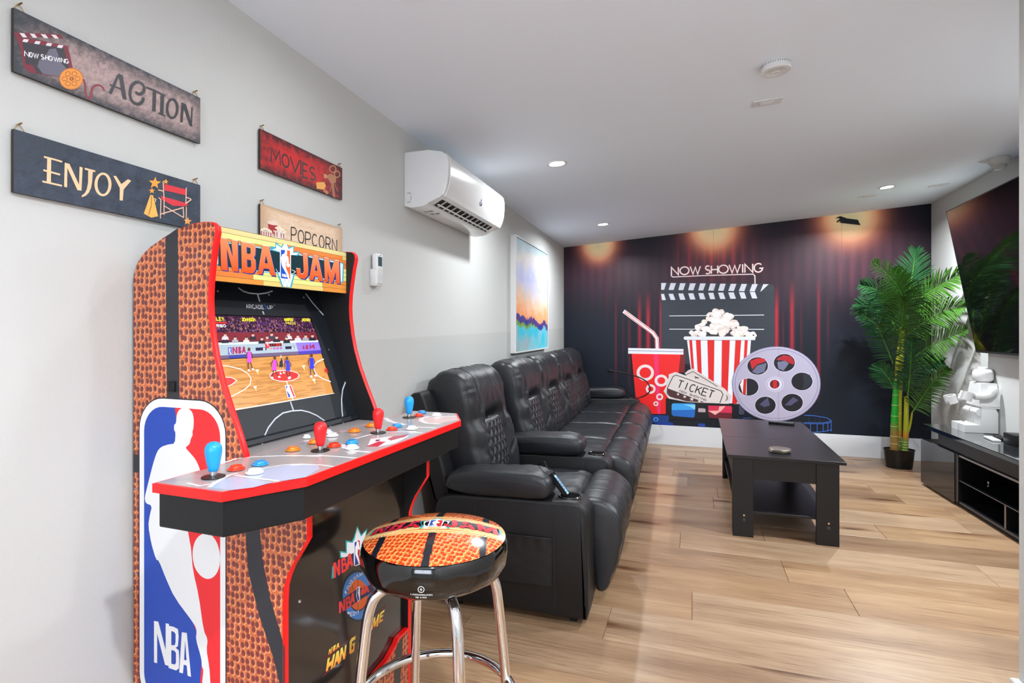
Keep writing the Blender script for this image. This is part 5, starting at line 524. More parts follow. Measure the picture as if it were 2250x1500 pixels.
# cathedral figure and knots
wv = N.new('ShaderNodeTexWave'); wv.wave_type = 'RINGS'; wv.rings_direction = 'SPHERICAL'; wv.inputs['Scale'].default_value = 9; wv.inputs['Distortion'].default_value = 3.5; wv.inputs['Detail'].default_value = 3; wv.inputs['Detail Scale'].default_value = 1.6
L.new(mapn((.22, 1.5, 1)), wv.inputs['Vector'])
fig = ramp(wv.outputs['Fac'], [(.0, '#c9b39c'), (.35, '#ffffff'), (1., '#ffffff')])
msk = ramp(noi(mapn((.5, 3.2, 1)), 1.7, 2), [(.5, '#000000'), (.66, '#ffffff')])
col = mixn(msk, col, mixn(.7, col, fig, 'MULTIPLY'))
vo = N.new('ShaderNodeTexVoronoi'); vo.inputs['Scale'].default_value = 1.0; vo.voronoi_dimensions = '2D'; L.new(mapn((.8, 3.4, 1)), vo.inputs['Vector'])
wob = N.new('ShaderNodeMath'); wob.operation = 'MULTIPLY_ADD'; wob.inputs[1].default_value = .16; L.new(noi(mapn((3, 14, 1)), 3, 4), wob.inputs[0]); L.new(vo.outputs['Distance'], wob.inputs[2])
kn = ramp(wob.outputs[0], [(.09, '#6c4a30'), (.13, '#a88868'), (.22, '#ffffff')])
col = mixn(.85, col, kn, 'MULTIPLY')
tone = ramp(oi.outputs['Random'], [(0., '#cdbfb4'), (.35, '#ffffff'), (.7, '#e6d8c8'), (1., '#fff4e6')])
col = mixn(.8, col, tone, 'MULTIPLY'); L.new(col, b.inputs['Base Color'])
bp = N.new('ShaderNodeBump'); bp.inputs['Strength'].default_value = .12; bp.inputs['Distance'].default_value = .002; L.new(noi(mapn((2, 40, 1)), 6, 4), bp.inputs['Height']); L.new(bp.outputs[0], b.inputs['Normal'])
PW = .269; pr = random.Random(5); TH = -.031
def plank(xa, xb, ya):
    g = .0006; P = []
    bm = new(); hx, hy = (xb - xa) / 2, PW / 2
    box(bm, -hx + g, hx - g, -hy + g, hy - g, -.006, 0, .0012, 1)
    o = obj('plank', bm, mo, floor); cx_ = (xa + xb) / 2
    o.location = (cx_, ya + hy + TH * cx_, 0); o.rotation_euler = (0, 0, math.atan(TH))
ends = {0: -.281, 1: .078, 2: .795, 4: 1.553, 7: .275, 10: -.01}
j = -18
y = 2.53 - .269 * 19
row = -19
while y < 6.38:
    L0 = 1.52; e0 = ends.get(row + 1, pr.uniform(-1.2, .3))
    xs = sorted([e0 + L0 * k for k in range(-3, 4)])
    lim = 2.42 if y > 1.9 else 1.03
    xa = -1.25
    for e in xs:
        if e - xa > .12 and e < lim - .12: plank(xa, e, y); xa = e
    if lim - xa > .02: plank(xa, lim, y)
    y += PW; row += 1
# added, unseen fill light behind the camera: window-shaped frame, glowing pane and area lamp
bm = new()
for a in ((-.95, .75, .98, 1.04), (-.95, .75, 2.02, 2.08), (-.95, -.89, 1.04, 2.02), (.69, .75, 1.04, 2.02), (-.125, -.075, 1.04, 2.02)): box(bm, a[0], a[1], YF, YF + .05, a[2], a[3], .004, 1)
wn = struct('fill_window_1', bm, M_TRIM)
bm = new(); box(bm, -.89, .69, YF + .004, YF + .012, 1.04, 2.02); obj('fill_pane', bm, mat('fill_pane_glow', '#eef4ff', .2, emit=1.6), wn)
wl = bpy.data.lights.new('fill_light', 'AREA'); wl.shape = 'RECTANGLE'; wl.size = 1.55; wl.size_y = .95; wl.energy = FILL_W; wl.color = (.93, .97, 1.)
wo = bpy.data.objects.new('fill_light', wl); COL.objects.link(wo); wo.location = (-.1, YF + .06, 1.53); wo.rotation_euler = (radians(90), 0, radians(180)); 
# skirting boards
def skirt(name, p, q, t=.016, hgt=.214, side=1):
    d = Vector((q[0]-p[0], q[1]-p[1])).normalized(); n = Vector((-d.y, d.x)) * side * t
    bm = new(); P = [p, q, (q[0]+n.x, q[1]+n.y), (p[0]+n.x, p[1]+n.y)]
    lo = [bm.verts.new((x, y_, .0008)) for x, y_ in P]; hi = [bm.verts.new((x, y_, hgt)) for x, y_ in P]
    bm.faces.new(lo[::-1]); bm.faces.new(hi)
    for i in range(4): bm.faces.new((lo[i], lo[(i+1) % 4], hi[(i+1) % 4], hi[i]))
    bmesh.ops.bevel(bm, geom=[e for e in bm.edges if all(v_.co.z > .1 for v_ in e.verts)], offset=.003, segments=2, affect='EDGES')
    return struct(name, bm, M_TRIM)
skirt('baseboard_back', (-1.228, 6.3164), (2.35, 6.2037), side=-1)
skirt('baseboard_left', (-1.244, YF), (-1.244, 6.30), side=-1)
skirt('baseboard_right', (RWX(2.08), 2.08), (RWX(6.18), 6.18), side=1)
skirt('baseboard_right_near', (1.021, YF), (1.021, 2.065), t=.024, hgt=.2, side=1)
skirt('baseboard_front', (-1.22, YF), (1.0, YF), side=1)

# ------------------------------------------------------------------ printed wall mural (part of the back wall)
nb = Vector((bk.y, -bk.x, 0))                         # towards the room
def mural3(x, z, d): return (-1.2435 + bk.x * x + nb.x * d, 6.3169 + bk.y * x + nb.y * d, z)
MLEN = hypot(CX[0] + 1.244, CX[1] - 6.317)
STK = [(.50, .02, .15, 2.0, 1.3), (.604, .018, .30, 1.75, .5), (.684, .014, .15, 1.6, .7), (.754, .018, .32, 1.6, .5), (.867, .024, .8, 1.72, .5), (.962, .028, .95, 1.72, .5), (1.031, .010, .25, 1.6, .6), (1.098, .018, 1.0, 1.75, .5),
       (1.28, .02, .5, 2.4, 1.75), (1.398, .03, .7, 2.4, 1.7), (1.48, .018, .4, 2.4, 1.7), (1.56, .018, .4, 2.4, 1.7), (1.625, .03, .8, 2.4, 1.7), (1.70, .018, .4, 2.4, 1.7), (1.752, .025, .6, 2.4, 1.7), (1.847, .028, .7, 2.4, 1.7), (1.94, .02, .4, 2.4, 1.7), (2.04, .02, .3, 2.3, 1.8),
       (2.262, .028, 1.1, 1.75, .45), (2.326, .012, .25, 1.6, .7), (2.41, .026, .85, 1.8, .45), (2.495, .014, .2, 1.7, .8), (2.654, .02, .5, 1.85, .5), (2.739, .014, .2, 1.7, .9), (2.85, .02, .25, 2.1, 1.5), (2.95, .024, .3, 2.1, 1.5), (3.05, .02, .25, 2.1, 1.55)]
GL = [(.406, 2.25, .25), (1.645, 2.36, .31), (2.936, 2.40, .33)]
def mural_col(u, v):
    x = u * MLEN; ztop = 2.233 + .0702 * x; z = .2145 + v * (ztop - .2145)
    n_ = .5 + .5 * nz(x * 1.2, z * .9)
    c = [.0065 + .004 * n_, .0085 + .006 * n_, .014 + .012 * n_]
    for sx_, w_, a, zt, zb_ in STK:
        top = max(0., min(1., (zt - z) / .3)); bot = max(0., min(1., (z - zb_) / .35)); w2 = w_ * (.5 + .5 * (1 - top * .6))
        k = .8 * a * exp(-((x - sx_) / w2) ** 2) * top * bot
        k = k ** 1.25; c[0] += .50 * k; c[1] += .012 * k; c[2] += .026 * k
    for gx, gz, R_ in GL:
        dx = (x - gx) / R_; dz = (z - gz) / R_; d = sqrt(dx * dx + dz * dz)
        core = exp(-(d / .66) ** 4)
        c[0] += .75 * core; c[1] += .80 * core; c[2] += .42 * core
        mid = exp(-((d - .6) / .36) ** 2); c[0] += .68 * mid; c[1] += .19 * mid; c[2] += .07 * mid
        w_ = exp(-(dx / (1.0 + .55 * max(0., -dz))) ** 2) * exp(-(max(0., -dz) / 1.7) ** 2)
        st = .85 + .15 * sin(x * 62) * max(0., min(1., -dz * .8))
        c[0] += .20 * w_ * st; c[1] += .060 * w_ * st; c[2] += .085 * w_ * st
    return c
mural = grid_print('mural', 330, 190, lambda u, v: mural3(u * MLEN, .2145 + v * (2.233 + .0702 * u * MLEN - .2145), .0015), mural_col, mat('mural_vinyl', rough=.4, attr=True, spec=.32, bump=.04, bscale=7), wall_back)
its = decode('mural')
rr_ = random.Random(11); pcs = []
def lobed(x, z, r, i, n=15): return [(x + r * (1 + .14 * sin(2*pi*k*3/n + i)) * cos(2*pi*k/n), z + r * .85 * (1 + .12 * cos(2*pi*k*2/n + i * 1.7)) * sin(2*pi*k/n)) for k in range(n)]
for i in range(95):
    t = (1 - i / 95) ; zz = 1.212 + t ** 1.25 * .265 * rr_.uniform(.85, 1); hw = .325 * (1 - ((zz - 1.205) / .30) ** .9) + .02
    x = 1.708 + rr_.uniform(-1, 1) * hw; r = rr_.uniform(.024, .040); P = lobed(x, zz, r, i)
    pcs.append(poly('#b99a8c', [(a + .003, b_ - .005) for a, b_ in P])); pcs.append(poly(rr_.choice(['#f4ebe8', '#e9dcd8', '#faf5f3', '#e2d2cc', '#f3e4da']), P))
    if rr_.random() < .5: pcs.append(poly('#fffdfb', lobed(x - r * .2, zz + r * .25, r * .45, i + 2)))
    if i % 7 == 0: pcs.append(poly('#4c2418', lobed(x + .008, zz - .004, .009, i)))
cut = max(i for i, it in enumerate(its) if it[1] == lin('#dc1a16')) + 1
artwork('mural_figures', its[:cut] + pcs + its[cut:], mural3, M_PRINT, mural, base=.002, step=.00002)
for x in (.62, 1.03, 1.645, 2.25, 2.86, 3.3):
    artwork('mural_seam', [stroke('#07080b' if x not in (1.645,) else '#2c1c14', [(x, .2145), (x, 2.22 + .0702 * x)], .0016)], mural3, M_PRINT, mural, base=.0022)

# ------------------------------------------------------------------ recessed lamps
lamp0 = None
names = ['second lamp from the back on the left, above the wall air conditioner', 'ceiling lamp nearest the mural on the left side', 'ceiling lamp nearest the mural on the right, above the palm']
lab = {0: 'round recessed ceiling lamp above the arcade cabinet, outside the frame', 1: 'larger bright round recessed lamp, nearest of the two on the left of the ceiling', 2: 'small bright round recessed lamp on the left, nearest the dark mural', 3: 'bright round recessed lamp on the right of the ceiling, above the palm',
       4: 'round recessed ceiling lamp above the near end of the low table, outside the frame', 5: 'round recessed ceiling lamp behind the camera on the right', 6: 'round recessed ceiling lamp behind the camera on the left', 7: 'round recessed ceiling lamp farthest behind the camera', 8: 'added unseen fill lamp above the camera side of the stool, outside the frame'}
for i, (x, y) in enumerate(LAMPS):
    z = ceil_z(x); T = Matrix.Translation((0, 0, 0)) @ Matrix.Rotation(-math.atan(.0702), 4, 'Y')
    if lamp0 is None:
        t = thing('recessed_lamp', (x, y, z), lab[i], 'ceiling lamp', group='recessed ceiling lamps')
        bm = new(); lathe(bm, [(.050, -.0005), (.062, -.001), (.060, -.006), (.047, -.006), (.044, -.001)], M=T); obj('lamp_rim', bm, M_WHITE, t, world=False, smooth=40)
        bm = new(); lathe(bm, [(0, -.003), (.046, -.003)], M=T); obj('lamp_diffuser', bm, M_GLOW, t, world=False)
        lamp0 = t
    else:
        t = lamp0.copy(); COL.objects.link(t); t.location = (x, y, z); t['label'] = lab[i]
        for ch in lamp0.children:
            c = ch.copy(); COL.objects.link(c); c.parent = t
    ld = bpy.data.lights.new('lamp_light', 'AREA'); ld.shape = 'DISK'; ld.size = .088; ld.energy = LAMP_W * LAMP_K[i]; ld.color = (.915, .965, 1.); ld.spread = radians(164)
    lo = bpy.data.objects.new('lamp_light', ld); COL.objects.link(lo); lo.parent = t; lo.location = (0, 0, -.007)

# ------------------------------------------------------------------ arcade cabinet (local x = depth out of the wall, y = width, away from the camera)
AW = .525
ac = thing('arcade_cabinet', (-1.234, .989, 0), 'tall arcade machine with orange ball-leather sides, red edges and four joysticks', 'arcade machine', rz=-radians(3.231))
PR = [(0, 0), (0, 1.40), (.010, 1.432), (.030, 1.455), (.055, 1.471), (.10, 1.492), (.142, 1.508), (.185, 1.5165), (.225, 1.5185), (.2455, 1.5165), (.2555, 1.508), (.257, 1.495), (.250, 1.465), (.2425, 1.42), (.2375, 1.383), (.2355, 1.345), (.2375, 1.31),
      (.244, 1.262), (.254, 1.215), (.272, 1.160), (.295, 1.105), (.318, 1.055), (.338, 1.005), (.345, .96), (.40, .945), (.507, .935), (.507, .862), (.507, .845), (.490, .818), (.468, .785), (.455, .758), (.4475, .735), (.445, .70), (.445, 0)]
FR = PR[7:]
SIDE = []
for it in decode('side'):
    if it[0] == 'p' and it[1] == lin('#dcdcdc'):
        Q = it[3][0]; n_ = len(Q); R2 = []
        for i in range(n_):                       # round the corners a little
            a, b_ = Q[i], Q[(i+1) % n_]; R2 += [(a[0] * .78 + b_[0] * .22, a[1] * .78 + b_[1] * .22), (a[0] * .22 + b_[0] * .78, a[1] * .22 + b_[1] * .78)]
        it = (it[0], it[1], None, [R2], 0)
    SIDE.append(it)
bc = (.1875, .765)
SIDE.append(('p', lin('#dcdcdc'), None, [[(.2312 + .0410 * cos(2*pi*k/40), .7715 + .0500 * sin(2*pi*k/40)) for k in range(40)]], 0))
for k, y0 in enumerate((0., AW - .016)):
    bm = new(); prism_y(bm, PR, y0, y0 + .016)
    sp = obj('side_panel', bm, [M_PEB, M_BLACKD], ac, world=False)
    inner = 1 if k == 0 else -1
    for p in sp.data.polygons:
        if abs(p.normal.y) > .9 and p.normal.y * inner > 0: p.material_index = 1
    # moulded red edge
    bm = new(); n = len(FR); rows = []
    for i, (x, z) in enumerate(FR):
        a = FR[max(i-1, 0)]; c = FR[min(i+1, n-1)]; d = Vector((c[0]-a[0], c[1]-a[1])).normalized(); nx, nz_ = -d.y, d.x
        rows.append([bm.verts.new((x + nx * dd, y0 + yy, z + nz_ * dd)) for dd, yy in ((.0002, -.0008), (.0018, .0022), (.0018, .0138), (.0002, .0168))])
    for A, B in zip(rows, rows[1:]):
        for q in range(3): bm.faces.new((A[q], A[q+1], B[q+1], B[q]))
        bm.faces.new((A[3], A[0], B[0], B[3]))
    obj('edge_moulding', bm, M_RED, sp, world=False, smooth=30)
    if k == 0:
        bm = new(); box(bm, .118, .138, -.006, -.0004, 1.135, 1.160, .002, 2); obj('cable_clip', bm, M_BLACKD, sp, world=False, smooth=40)
        artwork('side_emblem', SIDE, lambda s, z, d: (s, -d, z), M_PRINT, sp, world=False)
        for s, z in ((.205, 1.444), (.012, 1.285), (.008, .90), (.012, .70), (.49, .715), (.36, .66)):
            bm = new(); lathe(bm, [(0, 0), (.0028, 0), (.0034, .0008)], M=Matrix.Translation((s, -.0004, z)) @ Matrix.Rotation(radians(90), 4, 'X'), n=12); obj('screw', bm, M_SCREW, sp, world=False)
    else:
        artwork('side_emblem', SIDE, lambda s, z, d: (s, AW + d, z), M_PRINT, sp, world=False)
y0, y1 = .0162, AW - .0162
# back board, top board
bm = new(); box(bm, .004, .014, y0, y1, .05, 1.40); obj('back_board', bm, M_BLACKD, ac, world=False)
bm = new(); box(bm, .165, .225, y0, y1, 1.5055, 1.5155); obj('top_board', bm, M_PRINT and mat('top_board_yellow', '#d8c98a', .4), ac, world=False)
# marquee with printed boards and lettering
bm = new(); box(bm, .214, .224, y0, y1, 1.3895, 1.5175, .001, 1); mqo = obj('marquee', bm, M_BLACK, ac, world=False)
rb = random.Random(4); its = [poly('#24140e', [(y0, 1.390), (y1, 1.390), (y1, 1.517), (y0, 1.517)])]
nb_ = 10
for i in range(nb_):
    za = 1.390 + .127 * i / nb_; zc = za + .127 / nb_ - .0007; x = y0
    while x < y1:
        x2 = min(y1, x + rb.uniform(.12, .27)); cc = rb.choice(['#dd8c3c', '#e6d588', '#dde08c', '#e4c274', '#e07c3a', '#e69a4c', '#d9dc86'])
        its.append(poly(cc, [(x, za), (x2, za), (x2, zc), (x, zc)])); x = x2 + .0008
artwork('marquee_print', its + decode('marquee_deco'), lambda w, z, d: (.2242 + d, w, z), M_PRINT_GLOSS, mqo, world=False, step=.00001)
# underside of the marquee with speaker slots
bm = new(); prism_y(bm, [(.214, 1.3885), (.214, 1.3985), (.085, 1.437), (.085, 1.427)], y0, y1); sb = obj('speaker_board', bm, M_BLACKD, ac, world=False)
for c0 in (.06, .42):
    for a in range(6):
        for b_ in range(4):
            bm = new(); x_ = .135 + b_ * .014; zz_ = 1.3885 + (.214 - x_) * .2985; box(bm, x_, x_ + .008, c0 + a * .008, c0 + a * .008 + .004, zz_ - .0035, zz_ + .001); obj('speaker_slot', bm, M_BLACK, sb, world=False)
# sloped bezel
SL = hypot(1, .38)
def bez(w, q, d=0.):
    z = 1.0 + q / SL; s = .262 - .38 * (z - 1.011); return (s + d / SL, w, z + d * .38 / SL)
bm = new()
SX0, SX1, SQ0, SQ1 = .0665, .4445, .0925, .3375
cs = [(y0, -.02), (y1, -.02), (y1, .462), (y0, .462)]; ci = [(SX0, SQ0), (SX1, SQ0), (SX1, SQ1), (SX0, SQ1)]
A = [bm.verts.new(bez(*p)) for p in cs]; B = [bm.verts.new(bez(*p)) for p in ci]; C_ = [bm.verts.new(bez(p[0], p[1], -.006)) for p in ci]; D_ = [bm.verts.new(bez(p[0], p[1], -.012)) for p in cs]
for i in range(4):
    j = (i+1) % 4
    bm.faces.new((A[i], A[j], B[j], B[i])); bm.faces.new((B[i], B[j], C_[j], C_[i])); bm.faces.new((A[j], A[i], D_[i], D_[j]))
M_BEZ = mat('bezel_navy_black', '#14181f', .42, bump=.1, bscale=500)
bz = obj('screen_bezel', bm, M_BEZ, ac, world=False)
its = [it for it in decode('bezel')]
its += words('ARCADE', .202, .3575, .063, .0105, '#c2c6cc', .0026, .25) + words('1', .2655, .3565, .008, .0135, '#2a62c8', .0034, .2) + words('UP', .2765, .3585, .023, .0095, '#c2c6cc', .0026, .25)
its += words('TM', .3015, .3680, .005, .003, '#c2c6cc', .0006, .25)
artwork('bezel_print', its, bez, M_PRINT, bz, world=False, step=.00002)
for w, q in ((.126, .402), (.297, .402), (.437, .402), (.478, .23)):
    bm = new(); lathe(bm, [(0, .0012), (.002, .0012), (.003, 0)], n=12, M=Matrix.Translation(bez(w, q, .0005)) @ Matrix.Rotation(radians(69), 4, 'Y')); obj('screw', bm, M_SCREW, bz, world=False)
# lit screen with the game picture
bm = new(); bm.faces.new([bm.verts.new(bez(w, q, -.0055)) for w, q in ci]); scn = obj('screen', bm, M_GLOSS, ac, world=False)
gi = [poly('#2a1428', ci), poly('#b07a3e', [(SX0, SQ0), (SX1, SQ0), (SX1, .2215), (SX0, .2215)])]
rg = random.Random(2)
for i in range(700):
    w = rg.uniform(SX0 + .003, SX1 - .003); q = rg.uniform(.291, SQ1 - .003); r = rg.uniform(.0016, .0032)
    gi.append(poly(rg.choice(['#3a1a38', '#5a2c4a', '#7a4a52', '#2a1428', '#4a2a66', '#6a3a70', '#86584e', '#40203a']), [(w-r, q), (w-r*.8, q-r*1.3), (w+r*.8, q-r*1.3), (w+r, q), (w, q+r*1.2)]))
def inside(it): return it[0] == 's' or True
game = []
for k, c, c2, R_, w in decode('screen'):
    R_ = [[(min(max(x, SX0), SX1), min(max(q, SQ0), SQ1)) for x, q in P] for P in R_]
    if c == lin('#b07a3e') and len(R_[0]) == 4 and k == 'p': 
        for a in range(34):
            q = SQ0 + .002 + a * .0037
            for b_ in range(4):
                w0 = rg.uniform(SX0, SX1 - .06); game.append(poly(rg.choice(['#a57238', '#b98448', '#9c6a32', '#ad7a3c']), [(w0, q), (w0 + rg.uniform(.03, .06), q), (w0 + .045, q + .0016), (w0, q + .0016)]))
        continue
    game.append((k, c, c2, R_, w))
gi += game
gi += words('BARKLEY', SX0 + .004, .3215, .052, .0085, '#e8e020', .0016, .2) + words('JOHNSON', .176, .3215, .046, .0085, '#e8e020', .0016, .2) + words('HARPER', .329, .3235, .034, .0085, '#e8e020', .0016, .2) + words('PRESS', .331, .3135, .04, .0065, '#c8b838', .0014, .3) + words('JACKSON', .400, .3245, .036, .0085, '#e8e020', .0015, .2)
gi += words('TURBO', SX0 + .009, .3045, .048, .0065, '#f0f0f0', .0014, .3)
artwork('game_picture', gi, lambda w, q, d: bez(w, q, -.0055 + d), M_SCREEN, scn, world=False, step=.000004, base=.0002)
# control deck: wide top with cut corners
H = .2625
def deck_outline(i=0.):
    return [(.335 + i, H - .467 + i), (.500 - i*.6, H - .467 + i), (.574 - i, H - .341 + i*.2), (.574 - i, H + .341 - i*.2), (.500 - i*.6, H + .467 - i), (.335 + i, H + .467 - i)]
DO = deck_outline()
mid = [(.335, AW + .002), (.262, AW - .0165), (.262, .0165), (.335, -.002)]
bm = new(); prism_z(bm, DO + [(.335, AW + .001), (.336, AW + .0008), (.336, -.0008), (.335, -.001)], .982, .9985)
dk = obj('control_deck', bm, M_RED, ac, world=False)
bmd = new(); prism_z(bmd, [(.2635, y0), (.3365, y0), (.3365, y1), (.2635, y1)], .984, .9992); obj('deck_rear', bmd, mat('deck_satin', '#a39c9c', .28, coat=.3), dk, world=False)
bm = new(); I_ = deck_outline(.006); prism_z(bm, I_, .9984, .9996); obj('deck_overlay', bm, mat('deck_satin'), dk, world=False)
artwork('deck_print', decode('deck'), lambda s, w, d: (s, w, .9996 + d), M_PRINT_GLOSS, dk, world=False, step=.00001, base=.0002)
bm = new(); B_ = deck_outline(.008); prism_z(bm, B_, .917, .9818, .003); dbx = obj('deck_box', bm, M_BLACK, ac, world=False)
bm = new(); prism_y(bm, [(.250, 1.0), (.262, 1.0), (.274, 1.006), (.270, 1.016), (.252, 1.02)], y0, y1); obj('bezel_ledge', bm, M_BEZ, ac, world=False)
# joysticks
jm = {'blue': mat('joy_blue', '#1c96dc', .32), 'red': mat('joy_red', '#dc1e22', .32)}
jl = ['blue', 'red', 'red', 'blue']
for i, (s, w) in enumerate(JOY):
    T = Matrix.Translation((s, w, .9998))
    bm = new(); lathe(bm, [(0, .0035), (.003, .0035), (.0062, .003), (.0062, .013), (0, .013)], M=T, n=16)
    js = obj('joystick', bm, M_SILVER, ac, world=False, smooth=40); js['label'] = jl[i] + ' bat-top joystick'
    bm = new(); lathe(bm, [(0, .0002), (.0205, .0002), (.021, .0010), (.0205, .0022), (0, .0026)], M=T, n=32); obj('dust_washer', bm, M_BLACK, js, world=False, smooth=40)
    pf = [(0, .012), (.0075, .012), (.0088, .0135), (.0105, .022), (.0128, .034), (.0146, .045), (.0150, .051), (.0142, .0575), (.0115, .0630), (.0065, .0665), (0, .0675)]
    bm = new(); lathe(bm, pf, M=T, n=28); obj('joystick_handle', bm, jm[jl[i]], js, world=False, smooth=60)
bcol = {'r': mat('button_red', '#e8340f', .25, coat=.3), 'b': mat('button_blue', '#1f8fd8', .25, coat=.3), 'w': mat('button_white', '#f0f0f2', .25, coat=.3), 'o': mat('button_orange', '#f08018', .25, coat=.3)}
for s, w, c in BTN:
    T = Matrix.Translation((s, w, .9996)); k = .62 if c == 's' else 1.
    mm = bcol['w' if c == 's' else c]
    bm = new(); lathe(bm, [(0, .001), (.0155*k, .001), (.0165*k, .002), (.016*k, .0038), (.0125*k, .0048), (.0118*k, .004), (.0114*k, .008), (.0105*k, .0092), (0, .0086)], M=T, n=28)
    bo = obj('push_button', bm, mm, ac, world=False, smooth=40); bo['label'] = {'r': 'red', 'b': 'blue', 'w': 'white', 'o': 'orange', 's': 'small white'}[c] + ' push button'
# kick panel, riser front
bm = new(); box(bm, .420, .432, y0, y1, .30, .935); kk = obj('kick_panel', bm, mat('kick_gloss', '#1d1a19', .16, coat=.5), ac, world=False)
artwork('kick_print', decode('kick') , lambda w, z, d: (.4322 + d, w, z), M_PRINT_GLOSS, kk, world=False, step=.000006)
top = [(0.0165, .386), (.075, .386), (.086, .375), (.130, .356), (.20, .349), (.2625, .347), (.325, .349), (.395, .356), (.439, .375), (.450, .386), (.5085, .386)]
bm = new(); prism(bm, [(.0165, .004)] + top + [(.5085, .004)], lambda a, b_: (.434, a, b_), lambda a, b_: (.446, a, b_)); rf = obj('riser_front', bm, pebble('orange_pebble_front', 72, ('#b8552a', '#c0643c', '#7c2c2a', '#6c3634', '#d89868'), ('Y', 'Z')), ac, world=False)
bm = new()
rows = [[bm.verts.new((s_, a, b_ + q)) for s_, q in ((.4335, .0), (.4335, .004), (.4475, .004), (.4475, -.004))] for a, b_ in top]
for A, B in zip(rows, rows[1:]):
    for q in range(3): bm.faces.new((A[q], A[q+1], B[q+1], B[q]))
obj('riser_edge_moulding', bm, M_RED, rf, world=False, smooth=30)
artwork('riser_stripe', [poly('#3b3937', [(.45, .372), (.438, .362), (.425, .22), (.425, .01), (.455, .01), (.458, .22), (.478, .38), (.47, .38)]), poly('#3b3937', [(.075, .372), (.087, .362), (.1, .22), (.1, .01), (.07, .01), (.067, .22), (.047, .38), (.055, .38)])], lambda w, z, d: (.4462 + d, w, z), M_PRINT, rf, world=False)
for yy in (.14, .38):
    bm = new(); box(bm, .02, .05, yy, yy + .03, .0, .05); obj('foot', bm, M_BLACKD, ac, world=False)

# ------------------------------------------------------------------ bar stool
SXY = (-.546, 1.196)
st = thing('bar_stool', (SXY[0], SXY[1], 0), 'round swivel stool with orange ball-print vinyl seat and chrome tube legs', 'stool')
R = .171
def dome(r): return .783 + .029 * (1 - (r / R) ** 2) if r < R else .783
ct, snt = cos(radians(16.57)), sin(radians(16.57))
def loc2(x, y): return (x * ct - y * snt, x * snt + y * ct)       # text axes -> room axes
bm = new(); lathe(bm, [(0, .700), (.110, .700), (.145, .704), (.163, .716), (.172, .735), (.1735, .760), (.1715, .777), (.1675, .7845), (.160, .7840), (0, .7840)], n=72)
for v in bm.verts:
    r_ = hypot(v.co.x, v.co.y)
    if r_ > .15 and v.co.z < .777: a_ = math.atan2(v.co.y, v.co.x); k_ = 1 + .006 * sin(a_ * 9) + .004 * sin(a_ * 17 + 1); v.co.x *= k_; v.co.y *= k_; v.co.z += .002 * sin(a_ * 7)
seat = obj('seat', bm, mat('stool_vinyl_black', '#070708', .06, coat=.6, bump=.05, bscale=16), st, world=False, smooth=50)
# printed dome: pebbles plus coloured bands from the vertex colours (alpha-like mask in a second attribute)
mp_ = pebble('orange_pebble_seat', 96, ('#d8692c', '#dd7430', '#b9381c', '#b9381c', '#f2b070'), ('X', 'Y'))
nt = mp_.node_tree; N = nt.nodes; L = nt.links; b = N['Principled BSDF']; b.inputs['Roughness'].default_value = .14; b.inputs['Coat Weight'].default_value = .4
old = b.inputs['Base Color'].links[0].from_socket
at_ = N.new('ShaderNodeAttribute'); at_.attribute_name = 'Col'; mk = N.new('ShaderNodeAttribute'); mk.attribute_name = 'Mask'
mx = N.new('ShaderNodeMix'); mx.data_type = 'RGBA'; L.new(mk.outputs['Fac'], mx.inputs['Factor']); L.new(old, mx.inputs['A']); L.new(at_.outputs['Color'], mx.inputs['B']); L.new(mx.outputs['Result'], b.inputs['Base Color'])
nr, na = 90, 260; V, F, C_, K_ = [], [], [], []
ORG, YEL, BLK = lin('#e8792c'), lin('#f0dc9c'), lin('#1b1e26')
BY = .012                                           # band centre offset away from the camera
def seatcol(x, y):
    yy = y - BY
    e = .056 * (1 - (x / .19) ** 2 * .35)               # half width of the lettering band
    a = abs(yy)
    if a < e - .013: return BLK if abs(x) < .152 and a < .021 else (ORG if a > .036 else YEL if a > .033 else mixc(ORG, YEL, .5)), 1.
    if a < e - .008: return YEL, 1.
    if a < e - .004: return ORG, 1.
    if a < e: return YEL, 1.
    if abs(x) < .0095: return BLK, 1.
    for s_ in (-1, 1):
        cx_ = s_ * (.118 - .10 * max(0., (a - e)) * 1.2 + .35 * max(0., a - e - .02) * .5)
        if abs(x - cx_) < .0085: return BLK, 1.
    return ORG, 0.
for i in range(nr + 1):
    r = .1665 * i / nr
    for k in range(na):
        a = 2 * pi * k / na; x, y = r * cos(a), r * sin(a); V.append((x, y, dome(r) + .0012)); lx, ly = x * ct + y * snt, -x * snt + y * ct
        c, m_ = seatcol(lx, ly); C_ += [*c, 1.]; K_ += [m_, m_, m_, 1.]
for i in range(nr):
    for k in range(na): F.append((i*na+k, i*na+(k+1) % na, (i+1)*na+(k+1) % na, (i+1)*na+k))
me = bpy.data.meshes.new('seat_print'); me.from_pydata(V, [], F); me.update()
me.color_attributes.new('Col', 'FLOAT_COLOR', 'POINT').data.foreach_set('color', C_); me.color_attributes.new('Mask', 'FLOAT_COLOR', 'POINT').data.foreach_set('color', K_)
sp_ = finish('seat_print', me, mp_, seat, world=False, smooth=60)
